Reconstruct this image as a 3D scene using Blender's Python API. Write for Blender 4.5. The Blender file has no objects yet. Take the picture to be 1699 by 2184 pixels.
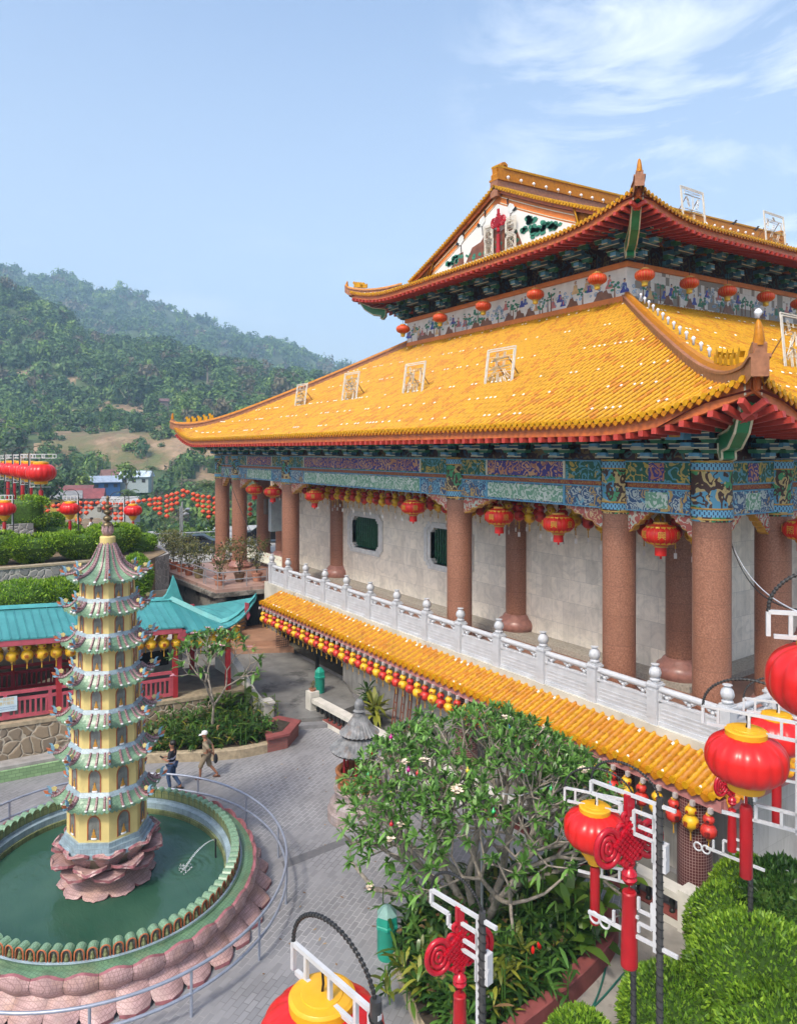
import bpy, math, random
import numpy as np
from mathutils import Vector, Matrix
R = math.radians; PI = math.pi
random.seed(7); RNG = np.random.default_rng(7)
SC = bpy.context.scene; COL = SC.collection

# ------------------------------------------------------------------ objects
def tag(o, label=None, cat=None, group=None, kind=None):
    if label: o['label'] = label
    if cat: o['category'] = cat
    if group: o['group'] = group
    if kind: o['kind'] = kind
    return o

def empty(name, loc, label, cat, group=None, rz=0.0):
    o = bpy.data.objects.new(name, None); COL.objects.link(o)
    o.location = loc; o.rotation_euler = (0, 0, rz); o.empty_display_size = 0.2
    return tag(o, label, cat, group)

def wloc(o):
    p = Vector((0, 0, 0))
    while o is not None:
        p += o.location; o = o.parent
    return p

def copy_tree(o, parent=None):
    c = o.copy(); COL.objects.link(c); c.parent = parent
    for ch in o.children: copy_tree(ch, c)
    return c

def place(proto, used, loc, rz=0.0, label=None, group=None, scale=None):
    """first use moves the prototype itself, later uses copy it with its parts"""
    o = copy_tree(proto) if used else proto
    o.location = loc; o.rotation_euler = (0, 0, rz)
    if scale: o.scale = (scale,) * 3 if not hasattr(scale, '__len__') else scale
    if label: o['label'] = label
    if group: o['group'] = group
    return o

class MB:
    def __init__(s): s.v = []; s.f = []; s.m = []; s.n = 0
    def add(s, V, F, m=0):
        V = np.asarray(V, float).reshape(-1, 3); b = s.n
        s.v.append(V); s.n += len(V)
        s.f.extend([tuple(i + b for i in f) for f in F])
        s.m.extend([m] * len(F) if isinstance(m, int) else list(m))
        return s
    def box(s, c, d, rz=0.0, m=0, M=None):
        x, y, z = d[0] / 2, d[1] / 2, d[2] / 2
        V = np.array([(-x, -y, -z), (x, -y, -z), (x, y, -z), (-x, y, -z), (-x, -y, z), (x, -y, z), (x, y, z), (-x, y, z)])
        if M is not None: V = V @ np.array(M).T
        elif rz:
            c_, s_ = math.cos(rz), math.sin(rz)
            V = np.c_[V[:, 0] * c_ - V[:, 1] * s_, V[:, 0] * s_ + V[:, 1] * c_, V[:, 2]]
        return s.add(V + np.array(c), [(0, 3, 2, 1), (4, 5, 6, 7), (0, 1, 5, 4), (1, 2, 6, 5), (2, 3, 7, 6), (3, 0, 4, 7)], m)
    def bb(s, x0, x1, y0, y1, z0, z1, m=0):
        return s.box(((x0 + x1) / 2, (y0 + y1) / 2, (z0 + z1) / 2), (abs(x1 - x0), abs(y1 - y0), abs(z1 - z0)), 0, m)
    def beam(s, p, q, w, h, m=0, up=(0, 0, 1)):
        p, q = Vector(p), Vector(q); d = q - p; L = d.length
        if L < 1e-6: return s
        d /= L; u = Vector(up)
        if abs(d.dot(u)) > .98: u = Vector((1, 0, 0))
        sd = d.cross(u).normalized(); u = sd.cross(d)
        M = Matrix((d, sd, u)).transposed()
        return s.box((p + q) / 2, (L, w, h), m=m, M=M)
    def tube(s, pts, r, n=8, m=0, cap=True, closed=False):
        P = [Vector(p) for p in pts]; k = len(P)
        rr = r if hasattr(r, '__len__') else [r] * k
        V = []; prev = None
        for i in range(k):
            a = P[(i - 1) % k] if (i or closed) else P[0]; b = P[(i + 1) % k] if (i < k - 1 or closed) else P[-1]
            t = (b - a)
            t = t.normalized() if t.length > 1e-9 else Vector((0, 0, 1))
            if prev is None:
                u = t.cross(Vector((0, 0, 1)) if abs(t.z) < .9 else Vector((1, 0, 0))).normalized()
            else:
                u = prev - t * prev.dot(t)
                u = u.normalized() if u.length > 1e-6 else t.orthogonal().normalized()
            prev = u; w = t.cross(u)
            for j in range(n):
                an = 2 * PI * j / n
                V.append(P[i] + (u * math.cos(an) + w * math.sin(an)) * rr[i])
        F = []
        for i in range(k if closed else k - 1):
            i2 = (i + 1) % k
            for j in range(n):
                j2 = (j + 1) % n
                F.append((i * n + j, i * n + j2, i2 * n + j2, i2 * n + j))
        if cap and not closed:
            F.append(tuple(range(n - 1, -1, -1))); F.append(tuple((k - 1) * n + j for j in range(n)))
        return s.add([tuple(p) for p in V], F, m)
    def lathe(s, prof, n=24, c=(0, 0, 0), m=0, ribs=0, ribd=0.0, ph=0.0, cap=True, sx=1.0, sy=1.0):
        V = []; k = len(prof)
        for (r, z) in prof:
            for j in range(n):
                a = 2 * PI * j / n + ph
                q = r * (1 - ribd * (1 - abs(math.sin(ribs * a / 2)) ** .7)) if ribs else r
                V.append((c[0] + q * math.cos(a) * sx, c[1] + q * math.sin(a) * sy, c[2] + z))
        F = []
        for i in range(k - 1):
            for j in range(n):
                j2 = (j + 1) % n
                F.append((i * n + j, i * n + j2, (i + 1) * n + j2, (i + 1) * n + j))
        if cap:
            F.append(tuple(range(n - 1, -1, -1))); F.append(tuple((k - 1) * n + j for j in range(n)))
        return s.add(V, F, m)
    def prism(s, pts, o, ux, uy, th, m=0):
        """outline pts (2D) in the plane o + x*ux + y*uy, given thickness th along ux x uy (centred)"""
        o, ux, uy = Vector(o), Vector(ux), Vector(uy); nn = ux.cross(uy).normalized() * (th / 2)
        k = len(pts)
        V = [tuple(o + ux * x + uy * y - nn) for x, y in pts] + [tuple(o + ux * x + uy * y + nn) for x, y in pts]
        F = [tuple(range(k - 1, -1, -1)), tuple(range(k, 2 * k))] + [(i, (i + 1) % k, k + (i + 1) % k, k + i) for i in range(k)]
        return s.add(V, F, m)
    def grid(s, P, m=0, close_u=False):
        """P array (nu, nv, 3)"""
        P = np.asarray(P, float); nu, nv = P.shape[:2]
        F = [(i * nv + j, ((i + 1) % nu) * nv + j, ((i + 1) % nu) * nv + j + 1, i * nv + j + 1)
             for i in range(nu if close_u else nu - 1) for j in range(nv - 1)]
        return s.add(P.reshape(-1, 3), F, m)
    def build(s, name, mats, parent=None, smooth=False, loc=None):
        me = bpy.data.meshes.new(name)
        V = np.concatenate(s.v) if s.v else np.zeros((0, 3))
        if loc is not None: V = V - np.array(loc)
        elif parent is not None: V = V - np.array(wloc(parent))
        me.from_pydata(V.tolist(), [], s.f)
        mats = mats if isinstance(mats, (list, tuple)) else [mats]
        for x in mats: me.materials.append(x)
        if len(mats) > 1: me.polygons.foreach_set('material_index', np.array(s.m, dtype=np.int32))
        if smooth is True: me.polygons.foreach_set('use_smooth', np.ones(len(s.f), dtype=bool))
        me.update()
        if smooth == 'auto':
            me.polygons.foreach_set('use_smooth', np.ones(len(s.f), dtype=bool))
            try: me.set_sharp_from_angle(angle=R(38))
            except Exception: pass
        o = bpy.data.objects.new(name, me); COL.objects.link(o)
        if loc is not None: o.location = loc
        if parent is not None: o.parent = parent
        return o

def quick_mesh(name, V, F, mats, mi=None, smooth=False, parent=None, loc=None):
    """numpy quads (F: n x 4)"""
    V = np.asarray(V, np.float32); F = np.asarray(F, np.int32)
    if loc is not None: V = V - np.array(loc, np.float32)
    elif parent is not None: V = V - np.array(wloc(parent), np.float32)
    k = F.shape[1]; n = len(F)
    me = bpy.data.meshes.new(name)
    me.vertices.add(len(V)); me.vertices.foreach_set('co', V.ravel())
    me.loops.add(n * k); me.loops.foreach_set('vertex_index', F.ravel())
    me.polygons.add(n); me.polygons.foreach_set('loop_start', np.arange(0, n * k, k, dtype=np.int32))
    for x in (mats if isinstance(mats, (list, tuple)) else [mats]): me.materials.append(x)
    if mi is not None: me.polygons.foreach_set('material_index', np.asarray(mi, np.int32))
    if smooth: me.polygons.foreach_set('use_smooth', np.ones(n, dtype=bool))
    me.update(calc_edges=True); me.validate()
    o = bpy.data.objects.new(name, me); COL.objects.link(o)
    if loc is not None: o.location = loc
    if parent is not None: o.parent = parent
    return o

# ------------------------------------------------------------------ materials
def srgb(*c):
    return tuple((x / 255 / 12.92 if x <= 10 else ((x / 255 + .055) / 1.055) ** 2.4) for x in c) + (1.0,)
def c4(c): return tuple(c) + (1.0,) if len(c) == 3 else tuple(c)

class NT:
    def __init__(s, name):
        s.mat = bpy.data.materials.new(name); s.mat.use_nodes = True
        s.t = s.mat.node_tree; s.b = s.t.nodes['Principled BSDF']; s.tc = None
    def n(s, typ, ins=None, out=0, **pr):
        x = s.t.nodes.new('ShaderNode' + typ)
        for k, v in pr.items(): setattr(x, k, v)
        for k, v in (ins or {}).items():
            if isinstance(v, bpy.types.NodeSocket): s.t.links.new(v, x.inputs[k])
            else: x.inputs[k].default_value = v
        return x.outputs[out]
    def co(s, kind='Object'):
        if s.tc is None: s.tc = s.t.nodes.new('ShaderNodeTexCoord')
        return s.tc.outputs[kind]
    def math(s, op, a, b=0.0, c=0.0, clamp=False):
        return s.n('Math', {0: a, 1: b, 2: c}, operation=op, use_clamp=clamp)
    def noise(s, scale, detail=3, rough=.55, vec=None, dist=0.0, out=0):
        return s.n('TexNoise', {'Vector': vec or s.co(), 'Scale': scale, 'Detail': detail, 'Roughness': rough, 'Distortion': dist}, out)
    def voro(s, scale, vec=None, feature='F1', out=0, rnd=1.0):
        return s.n('TexVoronoi', {'Vector': vec or s.co(), 'Scale': scale, 'Randomness': rnd}, out, feature=feature)
    def ramp(s, fac, stops, interp='LINEAR'):
        x = s.t.nodes.new('ShaderNodeValToRGB'); s.t.links.new(fac, x.inputs[0]); r = x.color_ramp; r.interpolation = interp
        while len(r.elements) < len(stops): r.elements.new(.5)
        for e, (p, c) in zip(r.elements, stops):
            e.position = p; e.color = c4(c) if hasattr(c, '__len__') else (c, c, c, 1)
        return x.outputs[0]
    def mix(s, fac, a, b, mode='MIX'):
        x = s.t.nodes.new('ShaderNodeMix'); x.data_type = 'RGBA'; x.blend_type = mode
        for i, v in ((0, fac), (6, a), (7, b)):
            if isinstance(v, bpy.types.NodeSocket): s.t.links.new(v, x.inputs[i])
            else: x.inputs[i].default_value = c4(v) if hasattr(v, '__len__') else v
        return x.outputs[2]
    def sep(s, vec=None):
        x = s.t.nodes.new('ShaderNodeSeparateXYZ'); s.t.links.new(vec or s.co(), x.inputs[0]); return x.outputs
    def comb(s, x=0.0, y=0.0, z=0.0): return s.n('CombineXYZ', {0: x, 1: y, 2: z})
    def flat(s):
        """horizontal run and height of an upright wall as a 2D vector"""
        q = s.sep(); return s.comb(s.math('ADD', q[0], q[1]), q[2], 0.0)
    def bump(s, h, strength=.4, dist=.02):
        s.t.links.new(s.n('Bump', {'Height': h, 'Strength': strength, 'Distance': dist}), s.b.inputs['Normal'])
    def set(s, col=None, rough=None, **k):
        if col is not None:
            if isinstance(col, bpy.types.NodeSocket): s.t.links.new(col, s.b.inputs['Base Color'])
            else: s.b.inputs['Base Color'].default_value = c4(col)
        if rough is not None:
            if isinstance(rough, bpy.types.NodeSocket): s.t.links.new(rough, s.b.inputs['Roughness'])
            else: s.b.inputs['Roughness'].default_value = rough
        for kk, v in k.items(): s.b.inputs[kk].default_value = v
        return s.mat

MATS = {}
def mat(name, col, rough=.6, var=.25, scale=3.0, bump=0.0, bscale=30.0, spot=None, **k):
    """plain surface with mottled tone; spot = (colour, scale, threshold) adds stains of a shape of their own"""
    if name in MATS: return MATS[name]
    t = NT(name); f = t.noise(scale, 4)
    lo = tuple(x * (1 - var) for x in col[:3]); hi = tuple(min(1, x * (1 + var)) for x in col[:3])
    c = t.ramp(f, [(.3, lo), (.7, hi)])
    if spot:
        g = t.noise(spot[1], 5, .65); c = t.mix(t.ramp(g, [(spot[2], 0), (spot[2] + .12, 1)]), c, spot[0])
    if bump: t.bump(t.noise(bscale, 3), bump)
    MATS[name] = t.set(c, rough, **k); return MATS[name]

def leafmat(name, col, col2, trans=.25, rough=.45):
    t = NT(name)
    r = t.n('NewGeometry', out=8)  # random per island
    c = t.ramp(r, [(.0, tuple(x * .55 for x in col)), (.45, col), (.8, col2), (1, tuple(min(1, x * 1.25) for x in col2))])
    m = t.set(c, rough)
    tr = t.n('BsdfTranslucent', {'Color': c}); out = t.t.nodes['Material Output']
    t.t.links.new(t.n('MixShader', {0: trans, 1: t.b.outputs[0], 2: tr}), out.inputs[0])
    return m

def text_mesh(body, size, depth, name='lettering', mats=None, parent=None, M=None, align='CENTER'):
    c = bpy.data.curves.new(name, 'FONT'); c.body = body; c.size = size; c.extrude = depth; c.align_x = align; c.align_y = 'CENTER'
    c.resolution_u = 2
    o = bpy.data.objects.new(name, c); COL.objects.link(o)
    dg = bpy.context.evaluated_depsgraph_get()
    me = bpy.data.meshes.new_from_object(o.evaluated_get(dg)); bpy.data.objects.remove(o); bpy.data.curves.remove(c)
    if M is not None: me.transform(M)
    me.materials.clear()
    if mats is None: return me
    me.materials.append(mats)
    o = bpy.data.objects.new(name, me); COL.objects.link(o)
    if parent is not None: o.parent = parent
    return o

def mesh_to_mb(mb, me, M, m=0):
    V = np.empty(len(me.vertices) * 3, np.float64); me.vertices.foreach_get('co', V); V = V.reshape(-1, 3)
    Mn = np.array(M); V = V @ Mn[:3, :3].T + Mn[:3, 3]
    mb.add(V, [tuple(p.vertices) for p in me.polygons], m)

# ------------------------------------------------------------------ camera, sky, sun
CAMZ = 12.0; YAW = R(55.95)
FW = np.array([-math.sin(YAW), math.cos(YAW), 0.0]); RT = np.array([math.cos(YAW), math.sin(YAW), 0.0]); UP = np.array([0, 0, 1.0])
CP = np.array([0, 0, CAMZ])
def _ray(u, v): return FW * 1533.0 + RT * (u - 849.5) + UP * (962 - v)   # survey sightline, picture measured 1699 x 2184
def G(u, v, z=0.0):
    r = _ray(u, v); return CP + r * ((z - CAMZ) / r[2])
def DD(u, v, d): return CP + _ray(u, v) * (d / 1533.0)
def XP(u, v, x):
    r = _ray(u, v); return CP + r * (x / r[0])
def YP(u, v, y):
    r = _ray(u, v); return CP + r * (y / r[1])

cam = bpy.data.cameras.new('camera'); co = bpy.data.objects.new('camera', cam); COL.objects.link(co)
co.location = (0, 0, CAMZ); co.rotation_euler = (R(90), 0, YAW)
cam.sensor_fit = 'VERTICAL'; cam.sensor_height = 36.0; cam.lens = 1533.0 / 2184 * 36.0; cam.shift_y = -130 / 2184.0
cam.clip_end = 20000; SC.camera = co

SUN_EL, SUN_AZ = R(50), math.atan2(.50, -1.0)   # azimuth of the direction towards the sun, measured from +Y clockwise
sv = Vector((math.sin(SUN_AZ) * math.cos(SUN_EL), math.cos(SUN_AZ) * math.cos(SUN_EL), math.sin(SUN_EL)))
sl = bpy.data.lights.new('sun', 'SUN'); sl.energy = 1.6; sl.angle = R(7); sl.color = (1.0, .93, .82)
so = bpy.data.objects.new('sun', sl); COL.objects.link(so); so.rotation_euler = sv.to_track_quat('Z', 'Y').to_euler()
W = bpy.data.worlds.new('World'); SC.world = W; W.use_nodes = True
def world():
    t = W.node_tree; bg = t.nodes['Background']
    def n(typ, ins=None, out=0, **pr):
        x = t.nodes.new('ShaderNode' + typ)
        for k, v in pr.items(): setattr(x, k, v)
        for k, v in (ins or {}).items():
            if isinstance(v, bpy.types.NodeSocket): t.links.new(v, x.inputs[k])
            else: x.inputs[k].default_value = v
        return x.outputs[out]
    sky = n('TexSky', sky_type='NISHITA', sun_disc=False, sun_elevation=SUN_EL, sun_rotation=SUN_AZ, air_density=1.0, dust_density=4.0, ozone_density=1.2)
    tc = n('TexCoord', out=0)
    s = t.nodes.new('ShaderNodeSeparateXYZ'); t.links.new(tc, s.inputs[0])
    # thin cirrus: streaks stretched across the sky, only in the north-east part of it
    mp = n('Mapping', {'Vector': tc, 'Rotation': (0, 0, R(20)), 'Scale': (1.2, 2.6, 6.0)})
    cl = n('TexNoise', {'Vector': mp, 'Scale': 1.9, 'Detail': 8, 'Roughness': .62, 'Distortion': .6})
    big = n('TexNoise', {'Vector': tc, 'Scale': 1.3, 'Detail': 2})
    def ramp(f, stops):
        x = t.nodes.new('ShaderNodeValToRGB'); t.links.new(f, x.inputs[0])
        for e, (p, c) in zip(x.color_ramp.elements, stops): e.position = p; e.color = (c, c, c, 1)
        return x.outputs[0]
    def mul(a, b): return n('Math', {0: a, 1: b}, operation='MULTIPLY')
    dirm = n('VectorMath', {0: tc, 1: (-.43, .80, .42)}, 1, operation='DOT_PRODUCT')
    f = mul(ramp(cl, [(.46, 0), (.66, 1)]), ramp(dirm, [(.925, 0), (.985, 1)]))
    low = n('TexNoise', {'Vector': n('Mapping', {'Vector': tc, 'Scale': (3.0, 3.0, 13.0)}), 'Scale': 1.6, 'Detail': 5})
    band = ramp(s.outputs[2], [(.05, 1), (.33, 0)])
    f2 = mul(mul(ramp(low, [(.55, 0), (.78, 1)]), band), .55)
    fac = n('Math', {0: f, 1: f2}, operation='MAXIMUM')
    def mix(fac, a, b):
        x = t.nodes.new('ShaderNodeMix'); x.data_type = 'RGBA'
        for i, v in ((0, fac), (6, a), (7, b)):
            if isinstance(v, bpy.types.NodeSocket): t.links.new(v, x.inputs[i])
            else: x.inputs[i].default_value = v
        return x.outputs[2]
    hzn = mul(ramp(s.outputs[2], [(.0, 1), (.62, 0)]), .75)
    sky = mix(hzn, sky, (2.75, 3.0, 3.2, 1))
    t.links.new(mix(fac, sky, (4.3, 4.45, 4.6, 1)), bg.inputs['Color'])
    bg.inputs['Strength'].default_value = .15
world()
SC.view_settings.view_transform = 'Standard'; SC.view_settings.look = 'None'; SC.view_settings.exposure = 1.05; SC.view_settings.gamma = 1
SC.cycles.max_bounces = 6; SC.cycles.diffuse_bounces = 3; SC.cycles.glossy_bounces = 3; SC.cycles.transmission_bounces = 4; SC.cycles.volume_bounces = 1
SC.cycles.use_denoising = True
# ------------------------------------------------------------------ shared materials
def m_granite():
    t = NT('red_granite'); q = t.sep()
    drum = t.n('TexWhiteNoise', {'W': t.math('FLOOR', t.math('MULTIPLY', q[2], 1.05))}, 0, noise_dimensions='1D')
    sp = t.noise(22, 3, .75); big = t.noise(1.1, 3)
    c = t.ramp(sp, [(.3, (.10, .040, .026)), (.5, (.30, .125, .075)), (.72, (.50, .27, .18))])
    c = t.mix(t.math('MULTIPLY', drum, .45), c, (.19, .078, .045))
    c = t.mix(t.math('MULTIPLY', big, .35), c, (.30, .155, .10))
    seam = t.math('LESS_THAN', t.math('FRACT', t.math('MULTIPLY', q[2], 1.05)), .022)
    c = t.mix(t.math('MULTIPLY', seam, .45), c, (.12, .06, .04))
    return t.set(c, .42)
def m_marble():
    t = NT('marble_tile'); w = t.flat()
    br = t.t.nodes.new('ShaderNodeTexBrick'); t.t.links.new(w, br.inputs['Vector'])
    for k, v in dict(Scale=1.0, Color1=(.90, .82, .69, 1), Color2=(.84, .77, .66, 1), Mortar=(.50, .47, .42, 1)).items(): br.inputs[k].default_value = v
    br.inputs['Mortar Size'].default_value = .006; br.inputs['Brick Width'].default_value = .62; br.inputs['Row Height'].default_value = .95; br.inputs['Bias'].default_value = -.1
    cell = t.n('TexWhiteNoise', {'Vector': t.n('VectorMath', {0: t.n('VectorMath', {0: w, 1: (1 / .62, 1 / .95, 1)}, operation='MULTIPLY')}, operation='FLOOR')}, 0, noise_dimensions='2D')
    vein = t.noise(1.6, 6, .65, dist=1.4)
    c = t.mix(t.ramp(vein, [(.42, 0), (.75, .75)]), br.outputs[0], (.48, .45, .39))
    c = t.mix(t.math('MULTIPLY', t.ramp(cell, [(.5, 0), (1, 1)]), .35), c, (.46, .42, .36))
    st = t.noise(.55, 5, .7, vec=t.n('VectorMath', {0: t.co(), 1: (1.6, 1.6, .35)}, operation='MULTIPLY'))
    c = t.mix(t.ramp(st, [(.58, 0), (.88, .4)]), c, (.36, .33, .28))
    return t.set(c, .5)
def m_glaze(name, base, v=.35):
    t = NT(name)
    r = t.n('NewGeometry', out=0)
    f = t.noise(5.5, 4, .6); g = t.noise(.5, 3)
    c = t.ramp(f, [(.28, tuple(x * (1 - v) for x in base)), (.5, base), (.75, (min(1, base[0] * 1.12), base[1] * 1.22, base[2] * 1.8))])
    c = t.mix(t.math('MULTIPLY', t.ramp(g, [(.4, 0), (.75, 1)]), .35), c, tuple(x * .72 for x in base))
    return t.set(c, t.ramp(f, [(.3, .34), (.7, .5)]), **{'Specular IOR Level': .22})
def scroll(name, bg, l1, l2, l3, scale=2.2, freq=16.0, width=.35, rough=.5):
    """painted scrollwork: curling bands round scattered centres, in up to three line colours on a ground colour"""
    t = NT(name); w = t.flat()
    wn = t.n('VectorMath', {0: w, 1: t.n('VectorMath', {0: t.noise(scale * 1.1, 2, vec=w, out=1), 1: (.5, .5, 0)}, operation='MULTIPLY')}, operation='ADD')
    d = t.voro(scale, wn); cid = t.voro(scale, wn, out=1)
    an = t.noise(scale * 2.2, 1, vec=w)
    s = t.math('SINE', t.math('ADD', t.math('MULTIPLY', d, freq), t.math('MULTIPLY', an, 9.0)))
    line = t.math('GREATER_THAN', s, 1 - 2 * width)
    hue = t.sep(cid)[0]
    lc = t.ramp(hue, [(0, l1), (.38, l2), (.72, l3)], 'CONSTANT')
    c = t.mix(line, bg, lc)
    fl = t.math('LESS_THAN', t.voro(scale * 1.6, wn, rnd=.9), .16)
    c = t.mix(fl, c, l2)
    return t.set(c, rough)
GRANITE = m_granite(); MARBLE = m_marble()
GLAZE = m_glaze('amber_glazed_tile', (.53, .262, .005)); GLAZE_D = m_glaze('amber_valley_shade', (.17, .06, .003))  # second glaze darkened to put shade into the valleys between tile rows
GLAZE_O = m_glaze('orange_glazed_tile', (.47, .175, .006))
WHITE = mat('white_paint', (.74, .74, .73), .5, .08)
CEMENT = mat('white_cement_dab', (.72, .70, .62), .7, .15, 12)
FASCIA = mat('orange_fascia', (.50, .125, .028), .45, .22, 4)
REDP = mat('red_rafter_paint', (.42, .045, .03), .5, .2, 5)
REDD = mat('maroon_paint', (.13, .014, .014), .55, .25, 5)
BROWN_R = mat('brown_ridge_tile', (.30, .125, .06), .45, .3, 6)
ORANGE = mat('orange_paint', (.66, .19, .025), .5, .12, 3)
BLUEP = mat('blue_bracket_paint', (.030, .10, .17), .5, .3, 6)
BLUEL = mat('sky_blue_paint', (.10, .30, .46), .5, .2, 6)
GREENP = mat('green_bracket_paint', (.035, .17, .09), .5, .25, 6)
GREENE = mat('emerald_beam_paint', (.022, .20, .075), .3, .2, 3)
CREAM = mat('cream_line_paint', (.62, .58, .42), .5, .15, 8)
GOLD = mat('gold_paint', (.55, .30, .05), .4, .2, 8)
PANEL_P = scroll('violet_gold_panel', (.045, .03, .22, 1), (.52, .23, .10), (.60, .33, .17), (.42, .17, .10), 2.7, 20, .45)
PANEL_G = scroll('green_scroll_panel', (.010, .095, .055, 1), (.46, .33, .05), (.08, .28, .36), (.40, .30, .08), 2.6, 18, .33)
PANEL_J = scroll('pale_jade_panel', (.16, .34, .22, 1), (.50, .58, .50), (.58, .64, .58), (.44, .54, .46), 2.8, 17, .42)
PANEL_B = scroll('blue_scroll_panel', (.035, .085, .19, 1), (.42, .48, .46), (.15, .36, .48), (.46, .30, .10), 3.2, 20, .46)
PANEL_C = scroll('capital_scroll', (.055, .022, .016, 1), (.05, .28, .11), (.50, .38, .16), (.08, .28, .42), 2.4, 15, .52)
PANEL_R = scroll('coral_scroll', (.40, .095, .075, 1), (.55, .48, .38), (.42, .52, .44), (.60, .42, .22), 3.0, 17, .3)
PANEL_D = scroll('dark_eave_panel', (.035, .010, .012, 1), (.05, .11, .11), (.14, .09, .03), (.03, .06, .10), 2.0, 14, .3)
RED_STRIP = scroll('red_gold_strip', (.28, .035, .02, 1), (.50, .22, .04), (.50, .22, .04), (.45, .18, .03), 5, 24, .35)
def m_keyfret():
    t = NT('blue_key_fret'); w = t.flat(); q = t.sep(w)
    a = t.math('FRACT', t.math('MULTIPLY', q[0], 3.2)); b = t.math('FRACT', t.math('MULTIPLY', q[1], 5.5))
    s = t.math('GREATER_THAN', t.math('ABSOLUTE', t.math('SUBTRACT', t.math('FRACT', t.math('ADD', t.math('MULTIPLY', a, 2), t.math('MULTIPLY', t.math('GREATER_THAN', b, .5), .5))), .5)), .34)
    return t.set(t.mix(s, (.16, .42, .60), (.03, .07, .16)), .5)
KEYFRET = m_keyfret()
def m_mural():
    t = NT('white_picture_tile'); w = t.flat(); q = t.sep(w)
    g = t.math('MAXIMUM', t.math('LESS_THAN', t.math('FRACT', t.math('MULTIPLY', q[0], 2.2)), .03), t.math('LESS_THAN', t.math('FRACT', t.math('MULTIPLY', q[1], 2.2)), .03))
    c = t.ramp(t.noise(1.3, 4, vec=w), [(.3, (.62, .60, .56)), (.6, (.80, .78, .74))])
    return t.set(t.mix(t.math('MULTIPLY', g, .3), c, (.4, .4, .4)), .35)
MURAL = m_mural()
def m_mural_worn():
    t = NT('worn_mural_tile'); w = t.flat(); q = t.sep(w)
    cell = t.n('TexWhiteNoise', {'Vector': t.n('VectorMath', {0: t.n('VectorMath', {0: w, 1: (3.3, 2.4, 1)}, operation='MULTIPLY')}, operation='FLOOR')}, 0, noise_dimensions='2D')
    wear = t.noise(.35, 3, vec=w)
    lost = t.math('GREATER_THAN', t.math('ADD', t.math('MULTIPLY', cell, .35), wear), .70)
    c = t.mix(lost, (.72, .71, .68), (.27, .25, .215))
    g = t.math('MAXIMUM', t.math('LESS_THAN', t.math('FRACT', t.math('MULTIPLY', q[0], 3.3)), .05), t.math('LESS_THAN', t.math('FRACT', t.math('MULTIPLY', q[1], 2.4)), .04))
    return t.set(t.mix(t.math('MULTIPLY', g, .4), c, (.3, .29, .27)), .45)
MURAL_W = m_mural_worn()
def m_mosaic():
    t = NT('maroon_mosaic'); q = t.sep()
    # tesserae wrap round the pillar: angle x height
    an = t.math('MULTIPLY', t.math('ARCTAN2', q[1], q[0]), 6.2)
    g = t.math('MAXIMUM', t.math('LESS_THAN', t.math('FRACT', t.math('MULTIPLY', an, 1.0)), .13), t.math('LESS_THAN', t.math('FRACT', t.math('MULTIPLY', q[2], 13.0)), .13))
    return t.set(t.mix(g, (.085, .016, .018), (.40, .30, .27)), .35)
MOSAIC = m_mosaic()
GREY_METAL = mat('galvanised_steel', (.42, .44, .47), .35, .12, 6, Metallic=.6)
DARK_POLE = mat('dark_pole_metal', (.045, .045, .045), .45, .4, 8)
BLACK = mat('black_plastic', (.012, .012, .012), .5, .2)
DARKHOLE = mat('dark_interior', (.02, .018, .016), .9, .2)
LANT_RED = mat('red_lantern_shell', (.60, .012, .010), .30, .10, 2)
LANT_YEL = mat('yellow_lantern_trim', (.72, .36, .012), .38, .12, 4)
KNOT_RED = mat('crimson_knot_plastic', (.40, .006, .018), .22, .15, 3)
SILK_RED = mat('red_silk', (.62, .014, .008), .5, .18, 3)
SILK_ORG = mat('orange_red_silk', (.60, .045, .010), .45, .18, 3)
GOURD_Y = mat('yellow_paper', (.68, .40, .012), .42, .14, 3)
GOURD_R = mat('red_paper', (.50, .030, .018), .42, .16, 3)
INK_RED = mat('red_ink', (.30, .015, .01), .6, .1)
INK_DARK = mat('dark_ink', (.06, .01, .01), .6, .1)
TASSEL_Y = mat('yellow_thread', (.60, .33, .03), .7, .15)
# ================================================================== THE TEMPLE  (long front runs along -X, depth along +Y; a = -x)
TEMPLE = empty('temple_hall', (-32, 19.2, 0), 'large two tiered Chinese temple hall with yellow tiled roofs and red granite columns', 'temple')
FLOOR = 3.75
COLS = [12.2, 15.5, 23.8, 40.2, 48.5, 51.9]; YC = 19.2
YCOLS = [22.5, 30.8, 45.0, 58.0]
def P(a, y, z): return (-a, y, z)

# ---- roof surfaces as height functions of the plan
A0, A1, Y0 = 9.2, 54.3, 16.3            # lower eave line
AM0, AM1, YM = 22.7, 41.4, 28.7         # upper storey wall line
YEND = 74.0
def g1(x): return .90 * x + .10 * x * x
def zroof1(a, y):
    u1, u3, u2 = (a - A0) / (AM0 - A0), (A1 - a) / (A1 - AM1), (y - Y0) / (YM - Y0)
    ua = min(u1, u3); x = max(0.0, min(ua, u2)); E = max(ua, u2) * 13.0
    lift = 1.02 * max(0, 1 - E / 5.2) ** 2.3 * max(0.0, 1 - x / .6) ** 1.5
    return 12.78 + 6.52 * g1(x) + lift
B0, B1, V0 = 19.7, 44.4, 25.7           # upper eave line
BC = (B0 + B1) / 2
def side2(q): x = q / 12.35; return 22.38 + 5.24 * (.82 * x + .18 * x * x)
def front2(w): return 22.38 + 1.2 * (w / 3.2)
def lift2(a, y):
    q = min(a - B0, B1 - a); w = y - V0; E = max(q, w)
    return .95 * max(0, 1 - E / 6.0) ** 2.2 * max(0, 1 - min(q, w) / 3.0) ** 1.5
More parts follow.
